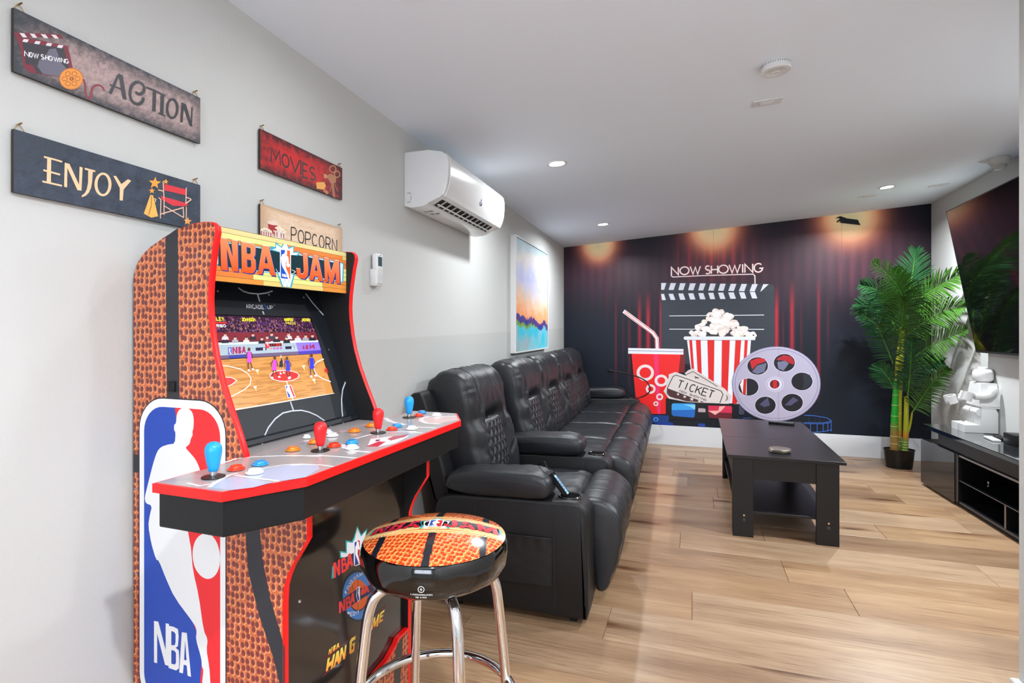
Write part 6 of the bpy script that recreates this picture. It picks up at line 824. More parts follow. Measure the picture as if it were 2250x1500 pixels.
# lettering, taken from the marquee letter outlines
lt = [it for it in decode('marquee_deco') if it[0] == 'g']
def onseat(x, y, d):
    X, Y = loc2(x, y + BY); return (X, Y, dome(hypot(X, Y)) + .0016 + d)
its = []
def sl(P, dx=0., dy=0.):
    out = []
    for w, z in P:
        u = (w - .262) / .212; v_ = (z - 1.452) / .0675
        out.append((u * .146 + v_ * .010 * (1 if u < 0 else -.4) + dx, v_ * .047 * (1 - .18 * u * u) + dy - .001))
    return out
EM = len(its)
its += [poly('#2aa0a8', [(-.034, .012), (-.012, .02), (0, .034), (.012, .02), (.034, .012), (.026, -.016), (.03, -.028), (.01, -.034), (-.01, -.034), (-.03, -.028), (-.026, -.016)]),
        poly('#e6ecee', [(-.026, .010), (-.010, .018), (0, .028), (.010, .018), (.026, .010), (.022, -.018), (.02, -.028), (-.02, -.028), (-.022, -.018)])]
its += [poly('#2aa0a8', [(x0 * s_, a) for x0, a in ((.150, .017), (.155, .017), (.160, -.016), (.154, -.016))]) for s_ in (-1, 1)]
for k, c, c2, R_, w in lt: its.append(('p', lin('#1c2258'), None, [sl(P, .0014, -.0014) for P in R_], 0))
for k, c, c2, R_, w in lt: its.append(('g', lin('#e2404a'), lin('#cc0e16'), [sl(P) for P in R_], 0))
its += [poly('#f0f0f4', [(-.0145, .018), (.0125, .018), (.0145, .015), (.0125, -.022), (-.0125, -.022), (-.0145, -.018)]), poly('#c82a2a', [(-.0005, .016), (.0115, .016), (.0115, -.020), (.004, -.020)]),
        poly('#244c9c', [(-.0125, .016), (-.002, .016), (-.004, 0), (.002, -.020), (-.0115, -.020)]), poly('#f0f0f4', [(-.002, .017), (.002, .015), (.0015, .009), (.006, .004), (.007, -.003), (.003, -.002), (.001, -.008), (.005, -.020), (.001, -.020), (-.004, -.010), (-.008, 0), (-.006, .008), (-.002, .010)])]
its += words('NBA', -.0095, -.019, .013, .006, '#f0f0f4', .0012, .25)
for q_ in [it for it in its if max(abs(p[0]) for p in it[3][0]) < .036]: q_[3][0][:] = [(p[0] * 1.22, p[1] * 1.22) for p in q_[3][0]]
artwork('seat_lettering', its, onseat, M_PRINT_GLOSS, seat, world=False, step=.000012, base=0)
# seam and maker's mark on the side
az = math.atan2(-SXY[1], -SXY[0])
def side_pt(a, z, d=0.): rr = .1738 + d + (.0 if z > .72 else -.0); return (rr * cos(a), rr * sin(a), z)
bm = new(); tube(bm, [side_pt(az + .03, .778 - .0045 * i, .0004 - .004 * max(0, i - 7) * .55) for i in range(13)], .0007, 6); obj('seat_seam', bm, mat('stool_vinyl_black'), seat, world=False)
am = az - .17
its = [stroke('#e8e8e8', [(.0062 * cos(k * pi / 8), .0062 * sin(k * pi / 8)) for k in range(17)], .0012), poly('#e8e8e8', [(.001, .004), (-.003, -.0005), (0, -.0005), (-.001, -.004), (.003, .0005), (0, .0005)])]
its += words('2020TASTEMAKERSALLRIGHTS'.replace('2', 'Z').replace('0', 'O'), -.024, -.012, .048, .0026, '#d0d0d0', .0005, .3) + words('MADE IN CHINA', -.011, -.0168, .023, .0026, '#d0d0d0', .0005, .3)
artwork('maker_mark', its, lambda x, y, d: side_pt(am + x / .1738, .742 + y, d + .0009), M_PRINT, seat, world=False)
# legs and foot ring
for k in range(4):
    fa = radians(25 + 90 * k); bx, by = sin(fa), -cos(fa)            # sideways, towards camera
    ux, uy = bx * ct - by * snt, bx * snt + by * ct
    P = cr([(ux * .03, uy * .03, .688), (ux * .09, uy * .09, .690), (ux * .130, uy * .130, .680), (ux * .152, uy * .152, .652), (ux * .165, uy * .165, .58), (ux * .186, uy * .186, .36), (ux * .204, uy * .204, .012)], 8)
    bm = new(); tube(bm, P, .0125, 18); lg = obj('leg', bm, M_CHROME, st, world=False, smooth=60)
    bm = new(); lathe(bm, [(0, 0), (.015, 0), (.016, .004), (.015, .022), (0, .022)], c=(ux * .2045, uy * .2045, 0), n=20); obj('foot_cap', bm, M_BLACKD, lg, world=False, smooth=40)
    bm = new(); lathe(bm, [(0, .0035), (.003, .003), (.0045, 0)], n=14, M=Matrix.Translation((ux * .1965, uy * .1965, .387)) @ Vector((ux, uy, 0)).to_track_quat('Z', 'Y').to_matrix().to_4x4()); obj('leg_bolt', bm, M_CHROME, lg, world=False)
bm = new(); tube(bm, [(.188 * cos(2*pi*k/72), .188 * sin(2*pi*k/72), .395) for k in range(72)], .0115, 16, closed=True); obj('foot_ring', bm, M_CHROME, st, world=False, smooth=60)
bm = new(); lathe(bm, [(0, .675), (.06, .675), (.065, .679), (.065, .701), (0, .701)], n=32); obj('swivel_plate', bm, M_BLACKD, st, world=False, smooth=40)

# ------------------------------------------------------------------ upholstery
def inset_prof(P, d):
    n = len(P); out = []
    for i in range(n):
        a, c = P[i-1], P[(i+1) % n]; t = Vector((c[0]-a[0], c[1]-a[1])); l = t.length or 1
        out.append((P[i][0] - (t.y / l) * d * SGN[0], P[i][1] + (t.x / l) * d * SGN[0]))
    return out
SGN = [1]
def area(P): return sum(P[i-1][0] * P[i][1] - P[i][0] * P[i-1][1] for i in range(len(P))) / 2
def cushion(name, prof, y0, y1, edge, m, parent, ny=20, res=5, disp=None, smooth=70):
    """closed profile (x,z) swept along y with rounded ends and an outward displacement disp(x,z,y,k)"""
    P = [(v.x, v.y) for v in cr([(a, b_, 0) for a, b_ in prof], res, True)]
    SGN[0] = 1 if area(P) > 0 else -1
    n = len(P); st_ = []
    for k in (0., .15, .35, .6, 1.): st_.append((k * edge, edge * .8 * (1 - sqrt(max(0, 1 - (1 - k) ** 2)))))
    mid_ = [y0 + edge + (y1 - y0 - 2 * edge) * i / ny for i in range(1, ny)]
    S_ = [(y0 + a, i_) for a, i_ in st_] + [(y_, 0.) for y_ in mid_] + [(y1 - a, i_) for a, i_ in reversed(st_)]
    bm = new(); rings = []
    nrm = []
    for i in range(n):
        a, c = P[i-1], P[(i+1) % n]; t = Vector((c[0]-a[0], c[1]-a[1])); l = t.length or 1; nrm.append((t.y / l * SGN[0], -t.x / l * SGN[0]))
    for y_, ins in S_:
        ring = []
        for i in range(n):
            d = -ins + (disp(P[i][0], P[i][1], y_, i / n) * (1 - ins / edge) if disp else 0.)
            ring.append(bm.verts.new((P[i][0] + nrm[i][0] * d, y_, P[i][1] + nrm[i][1] * d)))
        rings.append(ring)
    for A, B in zip(rings, rings[1:]):
        for i in range(n): bm.faces.new((A[i], A[(i+1) % n], B[(i+1) % n], B[i]))
    bm.faces.new(rings[0]); bm.faces.new(rings[-1][::-1])
    return obj(name, bm, m, parent, smooth=smooth)
BACK = [(-.985, .42), (-.915, .43), (-.884, .48), (-.886, .56), (-.903, .64), (-.922, .72), (-.938, .785), (-.948, .83), (-.953, .875), (-.957, .925), (-.970, .985), (-1.002, 1.035), (-1.055, 1.065), (-1.115, 1.068), (-1.168, 1.045), (-1.205, .99), (-1.208, .92), (-1.18, .80), (-1.135, .66), (-1.085, .52), (-1.04, .44)]
def back_disp(yc, hw, seed):
    def f(x, z, y, k):
        u = (y - yc) / hw; au = abs(u); front = x > -1.02 or z > 1.0
        d = 0.
        if x > -1.03 and z < .86:                             # side bolsters round a middle recess for the quilting
            t = max(0., min(1., (.83 - z) / .06) * min(1., (z - .42) / .04))
            d += (.026 * exp(-((au - .76) / .17) ** 2) - .020 * exp(-(u / .48) ** 6)) * t
        if x > -1.08 and z >= .74:                            # head roll; deep fold only above the quilting
            h = exp(-((z - .815) / .030) ** 2)
            d -= .036 * h * exp(-(u / .42) ** 4); d += .012 * (1 - u * u) * min(1., max(0., (z - .80) / .08))
            h2 = exp(-((z - .83) / .07) ** 2)
            d += .014 * h2 * exp(-((au - .52) / .10) ** 2) - .012 * h2 * exp(-((au - .62) / .035) ** 2)
        if front:
            d += .0055 * nz(y * 9 + seed * 3, z * 5, seed) + .0016 * nz(y * 26, z * 12 + seed, seed)
            d -= .0040 * exp(-((au - .58) / .018) ** 2) * (1 if z > .86 else 0)
            if au > .72: d += .0055 * sin(z * 48 + seed * 2 + 8 * u) * (au - .72) / .28
            d -= .007 * exp(-((z - .60 - .30 * (au - .6)) / .012) ** 2) * (1 if au > .55 else 0)
        if z > .97 and au > .50: d -= .011 * abs(sin(x * 30 + seed)) ** 6 * (au - .50) / .50
        return d
    return f
def front_x(z):
    P = [p for p in BACK[1:13]]
    for a, c in zip(P, P[1:]):
        if a[1] <= z <= c[1]: return a[0] + (c[0] - a[0]) * (z - a[1]) / (c[1] - a[1])
    return -.9
def quilt(parent, yc, hw=.140, z0=.455, z1=.805):
    nx, nz_ = 60, 80; V, F = [], []
    for j in range(nz_ + 1):
        for i in range(nx + 1):
            u = i / nx * 2 - 1; v = j / nz_; z = z0 + (z1 - z0) * v; w_ = hw * (1 - .10 * v) * (1 if v < .93 else sqrt(max(0, 1 - ((v - .93) / .07) ** 2 * .35)))
            y = yc + u * w_; a = (u * 2.4 + v * 4.0); c = (u * 2.4 - v * 4.0)
            da = abs(a - round(a)); dc = abs(c - round(c)); q = min(da, dc) * 2
            h = .0085 * min(1., q / .42) ** .5 if q > 0 else 0.
            ed = max(0., abs(u) - .93) / .07; eb = max(0., abs(v - .5) - .47) / .03
            x = front_x(z) - .004 + .012 * (1 - u * u) + h - .014 * max(ed, eb) ** 1.5
            V.append((x, y, z + .003 * nz(y * 20, z * 20)))
    for j in range(nz_):
        for i in range(nx): F.append((j*(nx+1)+i, j*(nx+1)+i+1, (j+1)*(nx+1)+i+1, (j+1)*(nx+1)+i))
    me = bpy.data.meshes.new('quilted_panel'); me.from_pydata(V, [], F); me.update()
    return finish('quilted_panel', me, M_LEATHER, parent, smooth=80)
SEAT = [(-.93, .34), (-.93, .445), (-.86, .472), (-.70, .476), (-.56, .480), (-.475, .476), (-.440, .455), (-.435, .40), (-.45, .34), (-.7, .33)]
FOOT = [(-.445, .36), (-.448, .44), (-.425, .478), (-.375, .492), (-.315, .486), (-.265, .458), (-.234, .405), (-.226, .34), (-.238, .26), (-.262, .18), (-.288, .115), (-.312, .082), (-.340, .088), (-.352, .16), (-.37, .26)]
def seat_disp(seed):
    return lambda x, z, y, k: (.005 * nz(x * 6 + seed, y * 7, seed) + .0022 * nz(x * 22, y * 22, seed)) + (.004 if z > .44 else 0) * sin((x + .93) / .49 * pi)
def foot_disp(yc, hw, seed):
    def f(x, z, y, k):
        u = (y - yc) / hw; d = .005 * nz(y * 9, z * 9 + seed, seed) + .0022 * nz(y * 28, z * 28, seed)
        if x > -.33: d -= .009 * exp(-((z - .30) / .012) ** 2) * (.6 + .4 * cos(u * 9))
        d += .006 * (1 - u * u)
        if abs(u) > .75: d += .005 * sin(z * 60 + seed) * (abs(u) - .75) / .25
        return d
    return f
def seam_line(bmx, P, r=.0012): tube(bmx, cr(P, 6), r, 6)
def one_seat(root, ya, yb, seed):
    yc, hw = (ya + yb) / 2, (yb - ya) / 2
    bk_ = cushion('backrest', BACK, ya + .007, yb - .007, .055, M_LEATHER, root, ny=64, res=7, disp=back_disp(yc, hw, seed))
    quilt(bk_, yc)
    for s_ in (-1, 1):
        bm = new(); P = []
        for q in range(9, 17):
            x, z = BACK[q]; t = Vector((BACK[q+1][0] - BACK[q-1][0], BACK[q+1][1] - BACK[q-1][1])).normalized()
            dd = back_disp(yc, hw, seed)(x, z, yc + s_ * hw * .58, 0) + .0035
            P.append((x + t.y * dd, yc + s_ * hw * .58, z - t.x * dd))
        seam_line(bm, P, .0011)
        obj('head_seam', bm, M_STITCH, bk_, smooth=60)
    cushion('seat_cushion', SEAT, ya + .004, yb - .004, .03, M_LEATHER, root, ny=24, res=6, disp=seat_disp(seed))
    fr_ = cushion('footrest', FOOT, ya + .006, yb - .006, .02, M_LEATHER, root, ny=40, res=7, disp=foot_disp(yc, hw, seed))
    bm = new(); P = []
    for q in range(2, 13):
        x, z = FOOT[q]; P.append((x + .006 * (1 if z < .45 else .4), ya + .045, z + (.006 if z > .45 else 0)))
    seam_line(bm, P, .0011); obj('footrest_seam', bm, M_STITCH, fr_, smooth=60)
ARM = [(-1.05, .06), (-1.07, .30), (-1.06, .47), (-1.00, .515), (-.90, .523), (-.70, .526), (-.50, .532), (-.43, .534), (-.385, .522), (-.356, .485), (-.349, .42), (-.350, .28), (-.352, .14), (-.356, .045), (-.40, .034), (-.70, .040)]
PAD = [(-1.005, .545), (-1.012, .585), (-.985, .618), (-.90, .632), (-.78, .640), (-.65, .645), (-.57, .640), (-.528, .618), (-.516, .580), (-.528, .545), (-.58, .528), (-.75, .524), (-.92, .524)]
def arm(root, ya, yb, seed, label=None, pocket=False):
    a_ = cushion('arm', ARM, ya, yb, .018, M_LEATHER2, root, ny=14, res=5, disp=lambda x, z, y, k: .0035 * nz(x * 5 + seed, z * 5, y * 3) + .0018 * nz(x * 20, z * 20, seed))
    p_ = cushion('arm_pad', PAD, ya - .008, yb + .004, .034, M_LEATHER, root, ny=16, res=6, disp=lambda x, z, y, k: .003 * nz(x * 10 + seed, y * 12, z * 6) + .0015 * nz(x * 34, y * 34, seed))
    bm = new()
    seam_line(bm, [(-1.0, ya - .0050, .575), (-.9, ya - .0095, .594), (-.75, ya - .0100, .600), (-.62, ya - .0095, .600), (-.55, ya - .006, .590), (-.53, ya + .002, .560)], .0012); obj('pad_seam', bm, M_STITCH, p_, smooth=60)
    yc = (ya + yb) / 2; T = Matrix.Translation((-.447, yc, .5345))
    bm = new(); lathe(bm, [(.041, .0008), (.041, .004), (.043, .0062), (.049, .0062), (.051, .004), (.051, -.002)], n=40, M=T); ch = obj('cup_holder_ring', bm, mat('dark_chrome', '#77797d', .14, metal=1.), root, smooth=40)
    bm = new(); lathe(bm, [(0, .0020), (.0415, .0020)], n=40, M=T); obj('cup_well_shade', bm, mat('well_shade_black', '#010101', .9, spec=.1), ch)  # flat black disc stands in for the shaded hole; no well is cut
    bm = new()
    for x in (-.86, -.50): seam_line(bm, [(x, ya - .002, .50), (x, ya - .0040, .40), (x + .004, ya - .0042, .25), (x + .006, ya - .003, .08)], .0013)
    seam_line(bm, [(-.86, ya - .0035, .512), (-.7, ya - .003, .516), (-.5, ya - .003, .520), (-.42, ya - .0025, .520), (-.375, ya - .002, .505), (-.362, ya - .001, .44), (-.362, ya - .002, .3), (-.366, ya - .002, .1)], .0012)
    obj('arm_seam', bm, M_STITCH, a_, smooth=60)
    if pocket:
        bm = new(); V = []
        nx, nz_ = 24, 20
        for j in range(nz_ + 1):
            for i in range(nx + 1):
                u, v = i / nx, j / nz_; x = -.845 + .335 * u; z = .165 + .205 * v
                y = ya - .0045 - .012 * sin(pi * u) ** .6 * (.35 + .65 * v) - (.003 * sin(u * 38) * v ** 4) - .002 * nz(x * 14, z * 14)
                V.append(bm.verts.new((x, y, z + .004 * sin(pi * u) * v)))
        for j in range(nz_):
            for i in range(nx): bm.faces.new((V[j*(nx+1)+i], V[j*(nx+1)+i+1], V[(j+1)*(nx+1)+i+1], V[(j+1)*(nx+1)+i]))
        pk = obj('side_pocket', bm, M_LEATHER2, a_, smooth=70)
        bm = new(); seam_line(bm, [(-.845, ya - .006, .371), (-.75, ya - .0165, .375), (-.66, ya - .018, .376), (-.57, ya - .014, .374), (-.51, ya - .006, .371)], .0018); obj('pocket_hem', bm, M_STITCH, pk, smooth=60)
    return a_
def shell(root, ya, yb):
    # upright board behind the backrest
    P = [(-1.215, .90), (-1.226, .935), (-1.215, .962), (-1.19, .972), (-1.15, .955), (-1.10, .80), (-1.02, .52), (-1.03, .478), (-1.075, .468), (-1.10, .50)]
    cushion('back_shell', P, ya, yb, .012, M_LEATHER2, root, ny=4, res=4)
def base(root, ya, yb):
    bm = new(); box(bm, -1.03, -.39, ya, yb, .045, .335, .004, 1); obj('seat_base', bm, M_BLACKD, root)
    for x in (-.98, -.44):
        for y_ in (ya + .03, yb - .06):
            bm = new(); box(bm, x, x + .03, y_, y_ + .03, 0, .046); obj('foot', bm, M_BLACKD, root)
rc = thing('recliner', (-.70, 2.70, 0), 'single black leather recliner with one arm and side pocket, nearest the stool', 'armchair')
arm(rc, 2.318, 2.492, 1., pocket=True); one_seat(rc, 2.497, 3.10, 2.); shell(rc, 2.375, 3.09); base(rc, 2.34, 3.09)
sf = thing('recliner_sofa', (-.70, 4.65, 0), 'long black leather four seat sofa with quilted backs against left wall', 'sofa')
arm(sf, 3.185, 3.365, 4.)
for i in range(4): one_seat(sf, 3.370 + .6425 * i, 3.370 + .6425 * (i+1), 5. + i * 1.7)
arm(sf, 5.945, 6.125, 9.); shell(sf, 3.24, 6.08); base(sf, 3.21, 6.10)
# handset standing in the near cup holder
t = thing('massage_handset', (-.452, 2.405, .537), 'slim pale blue handset with corded top leaning in the near cup holder', 'remote control')
A_, B_v = Vector((-.455, 2.405, .541)), Vector((-.527, 2.412, .628)); d = (B_v - A_).normalized(); T = Matrix.Translation(A_) @ d.to_track_quat('Z', 'Y').to_matrix().to_4x4() @ Matrix.Rotation(radians(90), 4, 'Z')
T = Matrix.Translation(A_) @ Matrix(((d.x, 0, -d.z, 0), (d.y, 1, 0, 0), (d.z, 0, d.x, 0), (0, 0, 0, 1))) if False else T
bx_ = Vector((0, -1, 0)); bx_ = (bx_ - d * bx_.dot(d)).normalized(); bz_ = d.cross(bx_).normalized()
if bz_.x < 0: bz_ = -bz_
T = Matrix.Translation(A_) @ Matrix((bx_, bz_, d)).transposed().to_4x4()
bm = new(); box(bm, -.0175, .0175, -.012, .0, 0, .112, .005, 2, M=T); obj('handset_body', bm, M_BLACK, t, smooth=40)
bm = new(); box(bm, -.0145, .0145, .0, .0022, .004, .100, .002, 2, M=T); fc_ = obj('handset_face', bm, mat('handset_face_blue', '#9dc4d8', .3), t, smooth=40)
its = [poly('#1c5cb0', [(-.0025, .022), (.0025, .022), (.0025, .085), (-.0025, .085)])]
for i in range(6):
    for x in (-.009, .009): its.append(poly('#2a3440', [(x - .003, .012 + .014 * i), (x + .003, .012 + .014 * i), (x + .003, .017 + .014 * i), (x - .003, .017 + .014 * i)]))
artwork('handset_print', its, lambda x, z, d_: tuple(T @ Vector((x, .0024 + d_, z))), M_PRINT, fc_, base=.0002)
bm = new(); tube(bm, cr([B_v + d * .02, B_v + d * .035 + Vector((-.01, .01, 0)), (-.575, 2.45, .668), (-.62, 2.492, .64), (-.66, 2.505, .56), (-.68, 2.505, .50)], 8), .0028, 8); obj('handset_cord', bm, M_BLACKD, t, smooth=60)
# gooseneck light on the far arm
t = thing('gooseneck_light', (-.304, 6.035, .53), 'thin black gooseneck lamp curving up from the far sofa arm before the mural', 'lamp')
GN = [(-.375, 6.03, .533), (-.31, 6.03, .56), (-.262, 6.02, .600), (-.250, 6.02, .645), (-.285, 6.02, .711), (-.352, 6.02, .752), (-.419, 6.02, .774), (-.546, 6.02, .806), (-.650, 6.02, .822)]
bm = new(); tube(bm, cr(GN, 8), .0065, 10); obj('gooseneck', bm, M_BLACK, t, smooth=60)
bm = new(); box(bm, -.70, -.648, 6.0, 6.04, .805, .842, .006, 2); hd = obj('lamp_head', bm, M_BLACK, t, smooth=40)
bm = new(); box(bm, -.69, -.66, 6.005, 6.035, .792, .806, .002, 1); obj('lamp_clip', bm, M_BLACKD, hd)
bm = new(); lathe(bm, [(0, .002), (.02, .002), (.02, .006), (0, .008)], c=(-.375, 6.03, .532), n=20); obj('lamp_base', bm, M_BLACK, t, smooth=40)

# ------------------------------------------------------------------ low table
tt = thing('coffee_table', (.31, 3.62, 0), 'black lift-top coffee table with open lower shelf on the oak floor', 'table', rz=0.)
TR = -math.atan2(.02, .647)
ex = Vector((cos(TR), sin(TR), 0)); ey = Vector((.0365, .999, 0)).normalized(); TO = Vector((.315, 3.628, 0))
TM = Matrix((( ex.x, ey.x, 0, TO.x), (ex.y, ey.y, 0, TO.y), (0, 0, 1, 0), (0, 0, 0, 1)))
def tb(name, x0, x1, y0_, y1_, z0, z1, m=M_TABLE2, b_=.0012, par=tt):
    bm = new(); box(bm, x0, x1, y0_, y1_, z0, z1, b_, 1, M=TM); return obj(name, bm, m, par)
tb('tabletop', 0, .648, 0, .62, .481, .50, M_TABLE); tb('tabletop', 0, .648, .622, 1.462, .481, .50, M_TABLE)
for x0, x1 in ((.031, .149), (.491, .612)):
    for y_ in (.005, 1.442):
        lg = tb('leg', x0, x1, y_, y_ + .018, 0, .481)
        if y_ < .1:
            for z, r_, m_ in ((.131, .0055, mat('cam_brass', '#c9a67e', .3, metal=.6)), (.104, .0095, mat('cover_cap', '#32343a', .45))):
                bm = new(); lathe(bm, [(0, .0012), (r_ * .8, .0012), (r_, 0)], n=20, M=TM @ Matrix.Translation(((x0 + x1) / 2 + .005, y_ - .0001, z)) @ Matrix.Rotation(radians(90), 4, 'X')); obj('fixing_cap', bm, m_, lg)
    for y_, yy in ((.023, .10), (1.365, 1.442)): tb('leg_side', x0 if x0 < .1 else x1 - .016, (x0 + .016) if x0 < .1 else x1, y_, yy, 0, .481)
tb('apron', .149, .491, .010, .026, .357, .481); tb('apron', .149, .491, 1.44, 1.455, .357, .481)
tb('apron', .031, .047, .10, 1.365, .357, .481); tb('apron', .596, .612, .10, 1.365, .357, .481)
tb('box_bottom', .047, .596, .026, 1.44, .357, .367)
tb('shelf', .047, .596, .024, 1.44, .142, .157, M_TABLE)
# things on it
def tpt(x, y, z=0.): return TM @ Vector((x, y, z))
ctr = Vector((.641, 3.812, 0)); 
for i in range(4):
    t = thing('coaster', (ctr.x + .002 * (i % 2), ctr.y - .002 * (i % 3), .5003 + .0052 * i), ['lowest round silver coaster of the small stack on the black table', 'second round silver coaster from the bottom of the stack on the black table', 'third round silver coaster from the bottom of the stack on the black table', 'topmost round silver coaster with engraved pattern on the black table'][i], 'coaster', group='silver coasters stacked on the table')
    bm = new(); lathe(bm, [(0, 0), (.058, 0), (.0625, .0016), (.0635, .0034), (.0615, .0048), (.056, .0042), (0, .0040)], n=48); obj('coaster_disc', bm, mat('coaster_silver', '#bdb7a8', .3, metal=1., bump=.5, bscale=170), t, world=False, smooth=40)
def remote(name, loc, rz, L_, W_, Hh, col, label, keys, kc, cat='remote control', txt=None):
    t = thing(name, loc, label, cat, rz=rz)
    bm = new(); box(bm, -L_/2, L_/2, -W_/2, W_/2, 0, Hh, min(.004, Hh * .35), 2); b_ = obj('remote_body', bm, col, t, world=False, smooth=40)
    for i in range(keys[0]):
        for j in range(keys[1]):
            bm = new(); x = -L_/2 + .012 + (L_ - .03) * i / (keys[0] - 1); y = -W_/2 + .008 + (W_ - .016) * j / (keys[1] - 1); box(bm, x - .0032, x + .0032, y - .0028, y + .0028, Hh - .0005, Hh + .0014, .0006, 1); obj('key', bm, kc[(i * 3 + j) % len(kc)], b_, world=False)
    return t
kc = [mat('key_grey', '#c8ccc8', .5), mat('key_dark', '#3c4044', .5), mat('key_green', '#8cae90', .5)]
remote('tv_remote', (.838, 4.905, .5003), radians(-14), .19, .046, .018, M_BLACK, 'slim black remote control with pale keys at the far end of the table', (12, 3), kc)

# ------------------------------------------------------------------ media console along the right wall
cs_ = thing('media_console', (1.96, 4.4, 0), 'long glossy black media console with glass shelf along the right wall', 'media console')
def cb_(name, x0, x1, y0_, y1_, z0, z1, m, par=cs_, b_=.001):
    bm = new(); box(bm, x0, x1, y0_, y1_, z0, z1, b_, 1); return obj(name, bm, m, par)
YN = 3.1
cb_('console_top', 1.948, 2.205, YN, 5.262, .472, .4995, M_GLOSS)
bm = new(); P = [(2.204, YN), (RWX(YN) - .02, YN), (RWX(5.262) - .02, 5.262), (2.204, 5.262)]
prism_z(bm, P, .472, .4995); obj('console_top', bm, M_GLOSS, cs_)
cb_('top_glass', 1.952, 2.20, YN + .004, 5.258, .4996, .5015, mat('tinted_glass_top', '#23282b', .03, coat=1.))
cb_('drawer_front', 1.966, 1.984, YN, 5.02, .378, .4715, M_BLACK, b_=.004)
cb_('upper_side', 1.984, 2.24, 5.002, 5.02, .378, .4715, M_BLACK)
cb_('lower_top', 1.955, 2.26, YN, 5.275, .362, .3775, M_BLACK); cb_('shelf_edge', 1.9535, 1.9555, YN, 4.665, .3635, .3760, mat('edge_silver', '#8f8a88', .3, metal=.8))
cb_('plinth', 1.975, 2.25, YN, 5.25, 0, .028, M_BLACKD)
cb_('lower_bottom', 1.958, 2.26, YN, 5.27, .028, .044, M_BLACK); cb_('bottom_edge', 1.9555, 1.9585, YN, 4.69, .030, .043, mat('edge_dark', '#55565a', .3, metal=.6))
dr = cb_('door', 1.946, 1.957, 4.712, 5.275, .020, .3785, mat('mirror_black', '#3c3d40', .03, metal=.85))
cb_('end_panel', 1.957, 2.26, 5.258, 5.275, .028, .3775, M_GLOSS)
cb_('bay_side', 1.950, 2.26, 4.668, 4.708, .028, .3775, M_BLACK); cb_('bay_back', 2.245, 2.26, YN, 4.668, .044, .362, M_BLACKD)
cb_('bay_edge', 1.9492, 1.9502, 4.667, 4.671, .044, .362, mat('edge_silver'))
cb_('glass_shelf', 1.958, 2.245, YN, 4.666, .189, .195, mat('dark_glass_shelf', '#20262a', .04, trans=.75))
cb_('shelf_front', 1.9566, 1.9582, YN, 4.666, .1895, .1945, mat('edge_silver'))
cb_('divider', 1.960, 2.245, 4.095, 4.111, .044, .188, M_BLACK); cb_('divider_edge', 1.9575, 1.9600, 4.095, 4.111, .044, .188, mat('edge_silver'))
for y_ in (4.60, 4.02):
    bm = new(); lathe(bm, [(0, 0), (.008, 0), (.009, .004), (.009, .014), (.007, .018), (0, .018)], n=16, c=(2.10, y_, .1955)); obj('shelf_bracket', bm, M_CHROME, cs_, smooth=40)
# figurine
fg = thing('figurine', (2.18, 5.0, .502), 'seated plain white blocky figurine with round head on the black console', 'figurine')
def fb(name, *a, b_=.004, M=None, par=fg):
    bm = new(); box(bm, *a, b_, 2, M=M); return obj(name, bm, M_PLASTER, par, smooth=40)
for y_ in (4.893, 4.998):
    bm = new(); prism_y(bm, [(2.085, .5022), (2.295, .5022), (2.295, .655), (2.282, .684), (2.188, .684), (2.188, .56), (2.085, .56)], y_, y_ + .101, .003); obj('leg_block', bm, M_PLASTER, fg, smooth=40)
bm = new()
for y_ in (4.893, 4.998): lathe(bm, [(0, 0), (.028, 0), (.028, .096), (0, .096)], n=24, M=Matrix.Translation((2.186, y_ + .0985, .657)) @ Matrix.Rotation(radians(90), 4, 'X'))
obj('hip_roll', bm, M_PLASTER, fg, smooth=40)
fb('waist', 2.19, 2.31, 4.893, 5.099, .685, .697, b_=.002)
bm = new(); lo_ = [(2.178, 4.890), (2.313, 4.890), (2.313, 5.102), (2.178, 5.102)]; hi_ = [(2.195, 4.917), (2.300, 4.917), (2.300, 5.075), (2.195, 5.075)]
a_ = [bm.verts.new((x, y_, .698)) for x, y_ in lo_]; b2 = [bm.verts.new((x, y_, .872)) for x, y_ in hi_]; bm.faces.new(a_); bm.faces.new(b2[::-1])
for i in range(4): bm.faces.new((a_[i], a_[(i+1) % 4], b2[(i+1) % 4], b2[i]))
bmesh.ops.bevel(bm, geom=bm.edges[:], offset=.003, segments=2, affect='EDGES'); obj('torso', bm, M_PLASTER, fg, smooth=30)
bm = new(); lathe(bm, [(0, .870), (.040, .870), (.040, .882), (.055, .886), (.064, .900), (.064, .948), (.060, .958), (.047, .970), (.031, .974), (.030, .986), (.0275, .989), (0, .989)], c=(2.246, 4.996, 0), n=40); obj('head', bm, M_PLASTER, fg, smooth=40)
